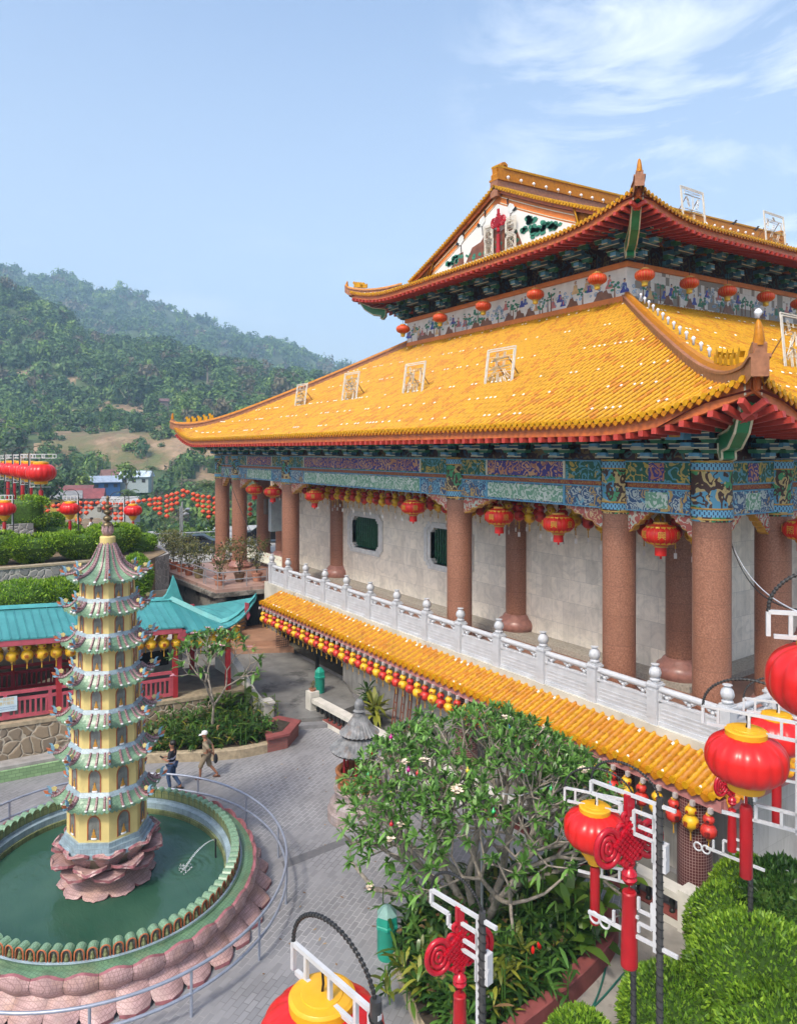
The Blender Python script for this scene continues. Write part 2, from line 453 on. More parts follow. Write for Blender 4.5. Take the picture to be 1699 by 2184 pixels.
def zroof2(a, y):
    q = max(0.0, min(a - B0, B1 - a)); w = max(0.0, y - V0)
    z = side2(q) if w > 3.0 else min(side2(q), front2(w))
    return z + lift2(a, y)

def tile_field(name, s0, s1, pitch, wmax_of, pos, parent, joint=.42, rad=.072, bands=(), mats=None, bw=.84, step=.5):
    """rows of half-round cover tiles over pan tiles; s runs along the eave, w up the slope (plan metres);
    pos(s, w) -> 3D point. Every joint is a small step."""
    nrow = int(round((s1 - s0) / pitch)); pitch = (s1 - s0) / nrow
    prof = [(-.5, .0), (-.25 * bw, .012), (-.25 * bw, .02), (-.20 * bw, rad * .75), (-.09 * bw, rad * 1.25), (.09 * bw, rad * 1.25), (.20 * bw, rad * .75), (.25 * bw, .02), (.25 * bw, .012), (.5, .0)]
    V = []; F = []; MI = []; n = 0; rnd = random.Random(5)
    for r in range(nrow):
        sc = s0 + (r + .5) * pitch
        wm = wmax_of(sc)
        if wm < .05: continue
        k = max(1, int(wm / joint)); ws = []
        for j in range(k + 1):
            ws.append((j * joint if j else 0.0, 0)); 
            if j < k: ws.append(((j + 1) * joint - .005, 1))
        if wm - k * joint > .06: ws.append((wm, 1))
        b = n
        for (w, hi) in ws:
            for (dx, h) in prof:
                ss = sc + dx * pitch; p = pos(ss, min(w, max(0, wmax_of(ss))))
                V.append((p[0], p[1], p[2] + h + (-.012 if hi else .022) * step))
        K = len(prof); n += K * len(ws)
        for i in range(len(ws) - 1):
            wmid = ws[i][0]; tile_w = rnd.random()
            for j in range(K - 1):
                F.append((b + i * K + j, b + i * K + j + 1, b + (i + 1) * K + j + 1, b + (i + 1) * K + j))
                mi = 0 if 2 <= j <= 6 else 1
                if mi == 0 and ws[i][1] == 0:
                    for bw in bands:
                        if abs(wmid - bw) < joint * .5 and tile_w < .62 and i % 2 == 0: mi = 2 if j in (3, 4, 5) and False else 0
                if mi == 0 and tile_w > .80: mi = 3
                MI.append(mi)
        # dabs of white cement at the band joints
        for bw in bands:
            if bw < wm and rnd.random() < .34:
                w = (int(bw / joint)) * joint
                i0 = n
                for ww in (w - .04, w + .06):
                    for (dx, h) in prof[3:7]:
                        p = pos(sc + dx * pitch * .8, max(0, min(ww, wm))); V.append((p[0], p[1], p[2] + h + .035))
                n += 8
                for j in range(3): F.append((i0 + j, i0 + j + 1, i0 + 4 + j + 1, i0 + 4 + j)); MI.append(2)
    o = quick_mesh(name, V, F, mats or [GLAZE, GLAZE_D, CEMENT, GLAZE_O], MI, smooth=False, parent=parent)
    return o

# lower roof: front slope and right-hand slope (plus plain far slopes that close it)
ROOF1 = MB()
pr1 = lambda s, w: P(s, Y0 + w, zroof1(s, Y0 + w))
wm1 = lambda s: max(0.0, min(YM - Y0, (s - A0) * (YM - Y0) / (AM0 - A0), (A1 - s) * (YM - Y0) / (A1 - AM1)))
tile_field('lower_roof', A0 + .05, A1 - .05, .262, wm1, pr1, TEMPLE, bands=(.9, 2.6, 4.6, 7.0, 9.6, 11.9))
kx = (AM0 - A0) / (YM - Y0)
pr1r = lambda s, w: P(A0 + w, s, zroof1(A0 + w, s))
wm1r = lambda s: max(0.0, min(AM0 - A0, (s - Y0) * kx))
tile_field('lower_roof', Y0 + .05, 62, .262, wm1r, pr1r, TEMPLE, bands=(.9, 2.6, 4.6, 7.0, 9.6, 12.4))
mb = MB()
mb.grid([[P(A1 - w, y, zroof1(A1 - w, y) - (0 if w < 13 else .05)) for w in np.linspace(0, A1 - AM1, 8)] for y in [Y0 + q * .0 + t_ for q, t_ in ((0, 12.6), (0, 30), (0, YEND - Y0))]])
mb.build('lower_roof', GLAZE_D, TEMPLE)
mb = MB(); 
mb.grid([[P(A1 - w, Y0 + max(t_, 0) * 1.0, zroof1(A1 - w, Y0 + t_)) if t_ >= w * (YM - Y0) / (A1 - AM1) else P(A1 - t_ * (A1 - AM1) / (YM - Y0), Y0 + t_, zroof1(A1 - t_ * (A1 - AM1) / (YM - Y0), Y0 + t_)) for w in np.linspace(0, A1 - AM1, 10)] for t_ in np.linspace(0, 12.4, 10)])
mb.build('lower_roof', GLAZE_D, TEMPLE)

# upper roof
pr2f = lambda s, w: P(s, V0 + w, min(side2(max(0, min(s - B0, B1 - s))), front2(w)) + lift2(s, V0 + w))
def wm2f(s):
    q = max(0.0, min(s - B0, B1 - s)); zz = side2(q); w = 3.1
    while w > 0 and front2(w) > zz + .001: w -= .05
    return max(0, w)
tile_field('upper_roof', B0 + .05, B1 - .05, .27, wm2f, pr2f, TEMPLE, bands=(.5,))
def qm2(s):
    w = max(0.0, s - V0)
    if w >= 2.7: return BC - B0
    f = front2(w); q = 0.0
    while side2(q) < f and q < 12: q += .05
    return q
pr2r = lambda s, w: P(B0 + w, s, zroof2(B0 + w, s) if s - V0 < 2.7 or w < 6 else side2(w))
tile_field('upper_roof', V0 + .05, 66, .27, qm2, pr2r, TEMPLE, bands=(.6, 3.0, 6.5))
pr2l = lambda s, w: P(B1 - w, s, zroof2(B1 - w, s) if s - V0 < 2.7 or w < 6 else side2(w))
tile_field('upper_roof', V0 + .05, 66, .27, qm2, pr2l, TEMPLE, joint=.8)

# ---- eaves: drip tiles, fascia, rafters, soffit, following an eave path
def eave(name, path, inward, depth, zin, spacing, parent):
    """path: fine list of points on the tile edge; inward: matching plan vectors; depth: soffit reach; zin: level it ends at"""
    mb = MB(); n = len(path); PT = np.array(path); IN = np.array(inward)
    L = np.r_[0, np.cumsum(np.linalg.norm(np.diff(PT, axis=0), axis=1))]
    def at(s):
        i = min(max(int(np.searchsorted(L, s)) - 1, 0), n - 2); f = (s - L[i]) / max(1e-9, L[i + 1] - L[i])
        p = PT[i] * (1 - f) + PT[i + 1] * f; v = IN[i] * (1 - f) + IN[i + 1] * f; t = PT[i + 1] - PT[i]
        return p, v / np.linalg.norm(v), t / np.linalg.norm(t)
    up = np.array([0, 0, 1.])
    # fascia board: upper strip and lower strip, each with thickness
    rows = [[], [], [], []]
    for p, v in zip(PT, IN):
        v = v / np.linalg.norm(v)
        rows[0].append(p + v * .10 + up * -.0); rows[1].append(p + v * .10 - up * .34); rows[2].append(p + v * .17 - up * .36); rows[3].append(p + v * .17 - up * .02)
    mb.grid(np.array(rows), 0)
    # soffit boards
    so_ = []
    for k_, (fr, dz) in enumerate(((.17, -.34), (.5, -.30), (1.0, None))):
        row = []
        for p, v in zip(PT, IN):
            v = v / np.linalg.norm(v)
            if dz is not None: row.append(p + v * (depth * fr if k_ else .17) + up * (dz if k_ == 0 else (zin - p[2]) * .35 - .16))
            else:
                q = p + v * depth; row.append(np.array([q[0], q[1], zin]))
        so_.append(row)
    mb.grid(np.array(so_), 1)
    # rafters
    m = int(L[-1] / spacing)
    for k in range(1, m):
        p, v, t = at(k * spacing + .02)
        reach = min(depth, 1.6, .25 + .8 * min(k * spacing, L[-1] - k * spacing))
        a = p + v * .0 - up * .43; b = p + v * reach + up * ((zin - p[2]) * .5 - .30)
        mb.beam(a, b, .15, .16, 2)
    # round tile ends and pointed drip tiles
    m = int(L[-1] / .262)
    for k in range(m):
        p, v, t = at((k + .5) * .262)
        o = p - v * .03 + up * .06
        mb.prism([(.085 * math.cos(q), .085 * math.sin(q)) for q in np.linspace(0, 2 * PI, 9)[:-1]], o, t, up, .06, 3)
        p, v, t = at((k + 1) * .262)
        mb.prism([(-.105, .03), (-.09, -.05), (0, -.13), (.09, -.05), (.105, .03)], p - v * .02, t, up, .035, 4)
    return mb.build(name, [FASCIA, REDD, REDP, GLAZE, GLAZE_O], parent)
def path_lin(f, s0, s1, n): return [f(s) for s in np.linspace(s0, s1, n)]
e1 = eave('lower_eave', path_lin(lambda s: pr1(s, 0), A0, A1, 140), [(0, 1, 0)] * 140, 2.75, 12.62, .42, TEMPLE); tag(e1, kind='stuff')
e1r = eave('lower_eave', path_lin(lambda s: pr1r(s, 0), Y0, 46, 90), [(-1, 0, 0)] * 90, 2.75, 12.62, .42, TEMPLE); tag(e1r, kind='stuff')
e2 = eave('upper_eave', path_lin(lambda s: pr2f(s, 0), B0, B1, 120), [(0, 1, 0)] * 120, 2.9, 22.62, .45, TEMPLE); tag(e2, kind='stuff')
e2r = eave('upper_eave', path_lin(lambda s: pr2r(s, 0), V0, 62, 120), [(-1, 0, 0)] * 120, 2.9, 22.62, .45, TEMPLE); tag(e2r, kind='stuff')
e2l = eave('upper_eave', path_lin(lambda s: pr2l(s, 0), V0, 40, 60), [(1, 0, 0)] * 60, 2.9, 22.62, .45, TEMPLE); tag(e2l, kind='stuff')

# ---- ridges on the hips, with upturned ends
BULB = mat('white_bulb_glass', (.75, .76, .80), .2, .05)
def ridge_path(pts, w, h, name, parent, mats=None, base=0.0):
    mb = MB(); k = len(pts); PT = [Vector(p) for p in pts]
    secs = []
    for i in range(k):
        t = (PT[min(i + 1, k - 1)] - PT[max(i - 1, 0)]); t.z = 0; t.normalize(); sd = Vector((-t.y, t.x, 0))
        prof = [(-w, -.25), (-w, h * .55), (-w * 1.25, h * .55), (-w * 1.25, h * .75), (-w * .7, h * .80), (-w * .45, h * 1.15), (w * .45, h * 1.15), (w * .7, h * .80), (w * 1.25, h * .75), (w * 1.25, h * .55), (w, h * .55), (w, -.25)]
        secs.append([tuple(PT[i] + sd * x + Vector((0, 0, z))) for x, z in prof])
    S = np.array(secs); K = S.shape[1]
    for i in range(k - 1):
        for j in range(K - 1):
            mb.add([S[i, j], S[i, j + 1], S[i + 1, j + 1], S[i + 1, j]], [(0, 1, 2, 3)], 1 if 4 <= j <= 6 else 0)
    mb.add(S[0], [tuple(range(K))], 0); mb.add(S[-1], [tuple(range(K - 1, -1, -1))], 0)
    return mb.build(name, mats or [BROWN_R, GLAZE_O], parent)
def hip(p_top, p_tip, f, n=40, lift=.0):
    out = []
    for i in range(n):
        x = i / (n - 1); a = p_top[0] + (p_tip[0] - p_top[0]) * x; y = p_top[1] + (p_tip[1] - p_top[1]) * x
        out.append(P(a, y, f(a, y) + .02))
    return out
def finial(o, dirv, name, parent, size=1.0, bulb=True):
    """tiled block and a curved horn at the tip of a hip"""
    d = Vector((dirv[0], dirv[1], 0)).normalized(); o = Vector(o)
    mb = MB()
    mb.prism([(x * size * 1.2, z * size * 1.2) for x, z in [(-.55, -.1), (.10, -.1), (.20, .55), (.08, .62), (-.3, .38)]], o, d, (0, 0, 1), .5 * size, 0)
    cr = []; rr = []
    for i in range(9):
        x = i / 8; cr.append(o + d * (.05 + .10 * x - .16 * x * x) * size + Vector((0, 0, .62 * size + .95 * x * size))); rr.append(.17 * size * (1 - x) ** .6 + .035)
    mb.tube(cr, rr, 10, 1)
    ob = mb.build(name, [BROWN_R, GLAZE_O], parent, smooth='auto')
    if bulb:
        b = MB(); q = cr[-1] + Vector((0, 0, .04)); b.lathe([(.03, 0), (.04, .05), (.085, .10), (.09, .15), (.05, .21), (0.004, .23)], 10, tuple(q)); b.build('bulb', BULB, parent, smooth=True)
def beasts(pts, name, parent, n=5):
    for i in range(n):
        p = Vector(pts[i]); t = (Vector(pts[min(i + 1, len(pts) - 1)]) - Vector(pts[i])); t.z = 0; t.normalize()
        mb = MB(); mb.prism([(-.16, 0), (.12, 0), (.10, .16), (.20, .30), (.12, .42), (.02, .38), (-.05, .22), (-.18, .30), (-.20, .12)], p + Vector((0, 0, .42)), t, (0, 0, 1), .12)
        mb.build(name, GLAZE, parent)
# lower hips
hipR = hip((AM0, YM), (A0 - .15, Y0 - .15), lambda a, y: zroof1(max(a, A0), max(y, Y0)) if a > A0 else zroof1(A0, Y0) + .15)
ridge_path(hipR, .20, .36, 'hip_ridge', TEMPLE)
hipL = hip((AM1, YM), (A1 + .15, Y0 - .15), lambda a, y: zroof1(min(a, A1), max(y, Y0)) if a < A1 else zroof1(A1, Y0) + .15)
ridge_path(hipL, .20, .36, 'hip_ridge', TEMPLE)
finial(Vector(hipR[-1]) + Vector((-.1, .1, .1)), (1, -1), 'ridge_finial', TEMPLE, .62)
finial(Vector(hipL[-1]) + Vector((.1, .1, .1)), (-1, -1), 'ridge_finial', TEMPLE, .5, False)
beasts(hipR[-8:-2], 'ridge_beast', TEMPLE, 5); beasts(hipL[-8:-2], 'ridge_beast', TEMPLE, 5)
for i in range(1, 37, 2):
    p = np.array(hipR[i]) + np.array([.28, .28, .42]); b = MB(); b.lathe([(.04, -.16), (.04, 0), (.07, .05), (.07, .09), (.03, .14), (.004, .15)], 8, tuple(p)); b.build('bulb', BULB, TEMPLE, smooth=True)
# upper hips
def hip2(sgn):
    out = []
    c = B0 if sgn > 0 else B1
    for i in range(24):
        w = 2.7 * (1 - i / 23); q = qm2(V0 + w) if w > 0 else 0
        a = c + q * sgn; out.append(P(a, V0 + w, zroof2(a, V0 + w) + .02))
    out.append(P(c - .15 * sgn, V0 - .15, zroof2(c, V0) + .18)); return out
h2R, h2L = hip2(1), hip2(-1)
ridge_path(h2R, .20, .32, 'hip_ridge', TEMPLE); ridge_path(h2L, .20, .32, 'hip_ridge', TEMPLE)
finial(Vector(h2R[-1]) + Vector((-.1, .1, .0)), (1, -1), 'ridge_finial', TEMPLE, .6, False); finial(Vector(h2L[-1]) + Vector((.1, .1, -.2)), (-1, -1), 'ridge_finial', TEMPLE, .5, False)
beasts(h2L[-9:-2], 'ridge_beast', TEMPLE, 5)
# main ridge, with a dragon-tail ornament at each end
YG = 28.9; YR0 = 28.45; YR1 = 60.7; ZR = side2(BC - B0)
mb = MB()
mb.bb(-BC - .32, -BC + .32, YR0, YR1, ZR - .6, ZR + .35, 0); mb.bb(-BC - .40, -BC + .40, YR0 - .02, YR1 + .02, ZR + .35, ZR + .47, 1)
mb.bb(-BC - .2, -BC + .2, YR0 + .05, YR1 - .05, ZR + .47, ZR + 1.12, 1); mb.bb(-BC - .26, -BC + .26, YR0 + .03, YR1 - .03, ZR + 1.12, ZR + 1.24, 2)
mb.build('main_ridge', [BROWN_R, GLAZE_O, GLAZE], TEMPLE)
def ridge_end(y, s):
    mb = MB(); o = (-BC, y, ZR + .3)
    mb.prism([(-.45, 0), (.42, 0), (.42, .5), (.9, .62), (.95, .82), (.55, .85), (.30, 1.0), (.24, 1.3), (.38, 1.48), (.60, 1.40), (.62, 1.22), (.74, 1.25), (.72, 1.55), (.42, 1.72), (.08, 1.60), (-.10, 1.25), (-.40, 1.05), (-.30, .8), (-.5, .55)],
             o, (0, .72 * s, 0), (0, 0, .72), .5)
    mb.build('ridge_ornament', GLAZE_O, TEMPLE)
ridge_end(YR0 + .35, 1); ridge_end(YR1 - .35, -1)
for i in range(26):
    b = MB(); b.lathe([(.05, 0), (.05, .10), (.10, .15), (.10, .21), (.04, .28), (.004, .29)], 8, (-BC + .36, YR0 + .8 + i * 1.05, ZR + .42)); b.build('bulb', BULB, TEMPLE, smooth=True)
# gable: rake tiles, orange barge band, tiled picture field
mb = MB()
rake = lambda q: side2(q) + .02
for sgn in (1, -1):
    c = B0 if sgn > 0 else B1
    qs = np.linspace(3.6, BC - B0, 40)
    for q in qs:                                    # short tile rows across the verge
        z = rake(q); p0 = np.array(P(c + sgn * q, YR0 - .05, z)); p1 = np.array(P(c + sgn * q, YR0 + .5, z + .05))
        mb.tube([p0, p1], [.10, .10], 8, 0)
    for i in range(39):
        q, q2 = qs[i], qs[i + 1]
        mb.beam(P(c + sgn * q, YR0 + .25, rake(q) - .06), P(c + sgn * q2, YR0 + .25, rake(q2) - .06), .5, .12, 1, up=(0, 0, 1))
    for (off, wd, y, m) in ((-.20, .16, YR0 + .2, 2), ):
        for i in range(39):
            q, q2 = qs[i], qs[i + 1]
            mb.beam(P(c + sgn * q, y, rake(q) + off), P(c + sgn * q2, y, rake(q2) + off), .10, wd, m)
mb.build('verge_tiles', [GLAZE, GLAZE_O, FASCIA], TEMPLE)
def tri(ins, zb, y, th, m, mb):
    """gable outline under the rake, lowered by ins, base at zb"""
    pts = []
    qs = np.linspace(0, BC - B0, 60)
    L_ = [(c_, side2(c_) - ins) for c_ in qs if side2(c_) - ins > zb]
    left = [(-(BC - B0) + q, z) for q, z in L_]; right = [(-x, z) for x, z in reversed(left[:-1])]
    pts = [(left[0][0], zb)] + left + right + [(-left[0][0], zb)]
    mb.prism([(x, z) for x, z in pts], (-BC, y, 0), (1, 0, 0), (0, 0, 1), th, m); return pts
mb = MB(); tri(.30, 22.9, YG + .05, .3, 0, mb); gb = mb.build('gable_wall', ORANGE, TEMPLE)
mb = MB(); tri(.95, 23.72, YG - .13, .08, 0, mb)
GABT = NT('gable_tile'); w_ = GABT.flat(); q_ = GABT.sep(w_)
g_ = GABT.math('MAXIMUM', GABT.math('LESS_THAN', GABT.math('FRACT', GABT.math('MULTIPLY', q_[0], 2.6)), .03), GABT.math('LESS_THAN', GABT.math('FRACT', GABT.math('MULTIPLY', q_[1], 2.6)), .03))
GABM = GABT.set(GABT.mix(GABT.math('MULTIPLY', g_, .3), (.72, .71, .68), (.5, .5, .5)), .3)
gp = mb.build('gable_picture', GABM, TEMPLE)
# cream lines on the barge band
mb = MB()
for ins in (.48, .84):
    for sgn in (1, -1):
        qs = np.linspace(4.8 if ins < .7 else 5.6, BC - B0 - .2, 24)
        for i in range(23):
            c = B0 if sgn > 0 else B1
            mb.beam(P(c + sgn * qs[i], YG - .125, side2(qs[i]) - ins), P(c + sgn * qs[i + 1], YG - .125, side2(qs[i + 1]) - ins), .05, .045)
mb.build('barge_line', CREAM, TEMPLE)
# painted pines, rock and cranes on the gable tiles (thin glazed relief)
PINE = mat('pine_glaze', (.03, .19, .12), .4, .4, 2.5); ROCKB = mat('rock_glaze', (.19, .065, .03), .4, .35, 2); CRW = mat('crane_white', (.66, .68, .66), .4, .05)
def relief(name, polys, m, y):
    mb = MB()
    for pts in polys: mb.prism(pts, (-BC, y, 0), (1, 0, 0), (0, 0, 1), .03)
    return mb.build(name, m, gp)
def blobp(x, z, r, n=9, sd=0, sq=.7):
    rr = random.Random(sd); return [(x + r * math.cos(a) * rr.uniform(.75, 1.15), z + r * sq * math.sin(a) * rr.uniform(.75, 1.15)) for a in np.linspace(0, 2 * PI, n + 1)[:-1]]
rs = random.Random(3); pines = []
for (x, z, r, n) in ((4.6, 24.50, .42, 7), (3.7, 24.75, .45, 8), (2.9, 25.25, .45, 8), (2.3, 25.85, .35, 5), (.55, 26.90, .25, 4), (1.4, 24.45, .3, 5), (-4.6, 24.35, .34, 5), (-5.0, 24.25, .3, 4), (-3.6, 24.20, .3, 4), (-1.2, 24.25, .28, 4), (1.9, 26.20, .25, 3), (.4, 24.35, .25, 4), (5.2, 24.35, .3, 4), (3.4, 24.25, .4, 10), (4.3, 24.35, .35, 8), (2.6, 24.65, .35, 8), (2.8, 25.15, .3, 6), (-4.2, 24.25, .3, 8), (-2.6, 24.25, .25, 5)):
    for k in range(n): pines.append(blobp(x + rs.uniform(-.55, .55), z - .1 + rs.uniform(-.28, .28), r * rs.uniform(.35, .75), sd=rs.random()))
def ok(p):
    return all(z > 23.74 and z < side2(BC - B0 - abs(x)) - 1.0 for x, z in p)
relief('pine_painting', [p for p in pines if ok(p)], PINE, YG - .19)
rocks = [[(-2.9, 23.8), (2.1, 23.8), (1.6, 24.8), (.9, 25.1), (.2, 24.95), (-.3, 25.25), (-1.0, 25.2), (-1.5, 24.75), (-2.3, 24.6)], [(-4.4, 23.8), (-3.1, 23.8), (-3.2, 24.55), (-3.6, 24.5)],
         [(2.2, 23.8), (2.5, 23.8), (3.0, 25.1), (2.7, 25.9), (2.45, 25.9), (2.65, 25.1)], [(3.3, 23.8), (3.6, 23.8), (3.8, 25.2), (3.6, 25.4)], [(1.8, 26.4), (2.3, 25.9), (2.35, 26.1), (1.9, 26.7)]]
relief('rock_painting', [p for p in rocks if ok(p)], ROCKB, YG - .18)
cr = []; cb = []
for (x, z, s) in ((-3.4, 24.5, 1.0), (-1.35, 25.2, .95), (1.2, 25.3, -.95)):
    cr.append([(x + s * a, z + b * abs(s)) for a, b in ((-.38, .62), (.0, .50), (.28, .75), (.30, 1.0), (.1, 1.15), (-.2, 1.0))])
    cb.append([(x + s * a, z + b * abs(s)) for a, b in ((-.5, .62), (-.3, .55), (-.1, .62), (-.42, .82))]); cb.append([(x + s * a, z + b * abs(s)) for a, b in ((.24, 1.0), (.30, 1.0), (.36, 1.4), (.28, 1.5), (.18, 1.4), (.26, 1.4))])
    cb.append([(x + s * a, z + b * abs(s)) for a, b in ((.0, .5), (.04, .5), (.10, -.1), (.06, -.1))])
relief('crane_painting', cr, CRW, YG - .20); relief('crane_painting', cb, BLACK, YG - .21)

# ---- upper storey wall: mural band, orange ledges, dark wall behind the brackets
mb = MB(); mb.bb(-AM1, -AM0, YM, YM + .4, 18.4, 21.0, 0); mwf = mb.build('mural_wall', MURAL, TEMPLE)
mb = MB(); mb.bb(-AM0 - .4, -AM0 + .0, YM + .4, 72, 18.4, 21.0, 0); mws = mb.build('mural_wall', MURAL_W, TEMPLE)
# painted scenes: robed figures, curling clouds, trees and rocks in thin glazed relief
PIC = [mat('picture_' + n, c, .4, .3, 3) for n, c in (('cloud', (.26, .42, .62)), ('blue', (.035, .06, .34)), ('green', (.035, .22, .12)), ('rock', (.20, .085, .04)), ('robe', (.60, .42, .20)), ('rose', (.50, .16, .15)), ('skin', (.55, .34, .22)), ('ink', (.03, .03, .05)))]
def scene(wall, o, ux, L, seed, n):
    r = random.Random(seed); mb = MB(); nrm = Vector(ux).cross((0, 0, 1)); d = [0.0]
    def poly(pts, m): d[0] = (d[0] + .0017) % .02; mb.prism(pts, Vector(o) + nrm * (.004 + d[0]), ux, (0, 0, 1), .006, m)
    def ell(x, z, a, b, m, k=9): poly([(x + a * math.cos(q) * r.uniform(.85, 1.1), z + b * math.sin(q) * r.uniform(.85, 1.1)) for q in np.linspace(0, 2 * PI, k + 1)[:-1]], m)
    for i in range(n):
        x = L * (i + r.uniform(.2, .8)) / n; t = r.random(); z = r.uniform(.1, .75)
        if t < .30:
            s = r.uniform(.8, 1.2); m = r.choice((1, 1, 2, 4, 4, 5)); poly([(x + a * s, z + b * s) for a, b in ((-.24, 0), (.24, 0), (.20, .12), (.11, .20), (.10, .38), (.0, .42), (-.10, .38), (-.12, .2), (-.21, .1))], m); ell(x, z + .50 * s, .07 * s, .085 * s, 6, 7); ell(x, z + .56 * s, .06 * s, .04 * s, 7, 6)
            ell(x + .05, z + .2 * s, .05, .12, r.choice((4, 5, 0)), 6)
        elif t < .58:
            for k in range(r.randint(3, 6)):
                cx, cz, q = x + r.uniform(-.4, .4), z + r.uniform(-.1, .5), r.uniform(.07, .15); mb.tube([Vector(o) + Vector(ux) * (cx + q * (1 - f * .6) * math.cos(7 * f)) + Vector((0, 0, cz + q * .8 * (1 - f * .6) * math.sin(7 * f))) for f in np.linspace(0, 1, 10)], .022, 4, 0)
        elif t < .82:
            poly([(x - .04, 0), (x + .05, 0), (x + .02, z + .3), (x - .02, z + .3)], 3)
            for k in range(r.randint(5, 9)): ell(x + r.uniform(-.3, .3), z + r.uniform(.1, .5), r.uniform(.06, .14), r.uniform(.04, .09), 2, 7)
        else: poly([(x - .45, 0), (x + .4, 0), (x + .3, .25), (x + .1, .3), (x, .5), (x - .18, .42), (x - .28, .2)], 3)
    mb.build('mural_painting', PIC, wall)
scene(mwf, (-AM1, YM, 19.56), (1, 0, 0), AM1 - AM0, 4, 84); scene(mws, (-AM0, YM + .5, 19.4), (0, 1, 0), 9.5, 9, 34); scene(mws, (-AM0, YM + 10, 19.4), (0, 1, 0), 14, 12, 26)
mb = MB(); mb.bb(-AM1, -AM1 + .4, YM + .4, 72, 18.4, 21.0, 0); mb.build('mural_wall', MURAL, TEMPLE)
mb = MB()
mb.bb(-AM1 - .12, -AM0 + .12, YM - .12, YM - .002, 20.95, 21.2, 0); mb.bb(-AM0 + .002, -AM0 + .12, YM, 72, 20.95, 21.2, 0); mb.bb(-AM1 - .12, -AM1 - .002, YM, 72, 20.95, 21.2, 0)
mb.bb(-AM1 - .12, -AM0 + .12, YM - .14, YM - .002, 18.8, 19.55, 0); mb.bb(-AM0 + .002, -AM0 + .14, YM, 72, 18.8, 19.30, 0)
mb.build('orange_ledge', ORANGE, TEMPLE)
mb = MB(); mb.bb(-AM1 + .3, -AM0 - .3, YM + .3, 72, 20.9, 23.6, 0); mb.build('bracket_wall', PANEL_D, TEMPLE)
mb = MB(); mb.bb(-AM1, -AM0, YM - .1, YM + .3, 22.42, 22.8, 0); mb.bb(-AM0 - .3, -AM0 + .1, YM, 70, 22.42, 22.8, 0); mb.build('eave_beam', RED_STRIP, TEMPLE)

# ---- bracket clusters: stacked blue arms with pale edges, on a green block
def make_bracket(name, h, reach):
    t = bpy.data.objects.new(name, None); COL.objects.link(t); t.parent = None
    mb = MB()
    for i, (z, ln, wd) in enumerate(((0, .55, .30), (h * .34, .95, .28), (h * .68, 1.35, .26))):
        mb.box((0, -reach * (i + .6) / 3.4, z + h * .14), (ln, .26, h * .17), m=0)                     # cross arm
        mb.box((0, -reach * (i + .6) / 3.4 - .14, z + h * .07), (ln + .02, .02, .035), m=1); mb.box((0, -reach * (i + .6) / 3.4 - .14, z + h * .21), (ln + .02, .02, .03), m=1)
        for s in (-1, 1):
            x = s * ln / 2; mb.prism([(-.15, 0), (.15, 0), (.20, h * .14), (-.20, h * .14)], (x, -reach * (i + .6) / 3.4, z + h * .225), (1, 0, 0), (0, 0, 1), .28, 2)
            mb.box((x, -reach * (i + .6) / 3.4 - .15, z + h * .365), (.42, .02, .03), m=1)
        mb.bb(-.13, .13, -reach * (i + 1.3) / 3.4, .1, z + h * .1, z + h * .25, 3)                     # arm reaching out
        mb.bb(-.14, .14, -reach * (i + 1.3) / 3.4 - .012, -reach * (i + 1.3) / 3.4, z + h * .1, z + h * .13, 1)
    mb.prism([(-.22, -.16), (.22, -.16), (.22, .10), (0, .24), (-.22, .10)], (.05, -reach * .98, h * .86), (1, 0, 0), (0, 0, 1), .34, 3)
    mb.prism([(-.13, -.09), (.13, -.09), (.13, .07), (0, .15), (-.13, .07)], (.05, -reach * .98 - .18, h * .86), (1, 0, 0), (0, 0, 1), .02, 4)
    o = mb.build(name, [BLUEP, CREAM, GREENP, BLUEL, GOLD]); bpy.data.objects.remove(t); return o
brk1 = make_bracket('eave_bracket', .85, 1.35); brk2 = make_bracket('eave_bracket', 1.45, 2.1)
def put(o, used, a, y, z, rz):
    c = o.copy() if used else o
    if used: COL.objects.link(c)
    c.scale = (1.3, 1, 1); c.parent = TEMPLE; c.location = Vector(P(a, y, z)) - TEMPLE.location; c.rotation_euler = (0, 0, rz); return c
bl = [13.85, 17.6, 19.7, 21.8, 25.9, 28, 30, 32, 34, 36, 38.1, 42.3, 44.3, 46.4, 50.2] + COLS
for i, a in enumerate(sorted(bl)): put(brk1, i > 0, a, YC - .35, 11.74, 0)
for y in (20.9, 22.5, 24.6, 26.6, 28.7): put(brk1, True, 12.2 - .35, y, 11.74, R(90))
for i, a in enumerate(np.linspace(AM0 + .1, AM1 - .1, 9)): put(brk2, i > 0, a, YM - .1, 21.18, 0)
for y in np.arange(YM + .2, 56, 2.75): put(brk2, True, AM0 - .1, y, 21.18, R(90))
for y in (YM + .2, 31.5): put(brk2, True, AM1 + .1, y, 21.18, R(-90))
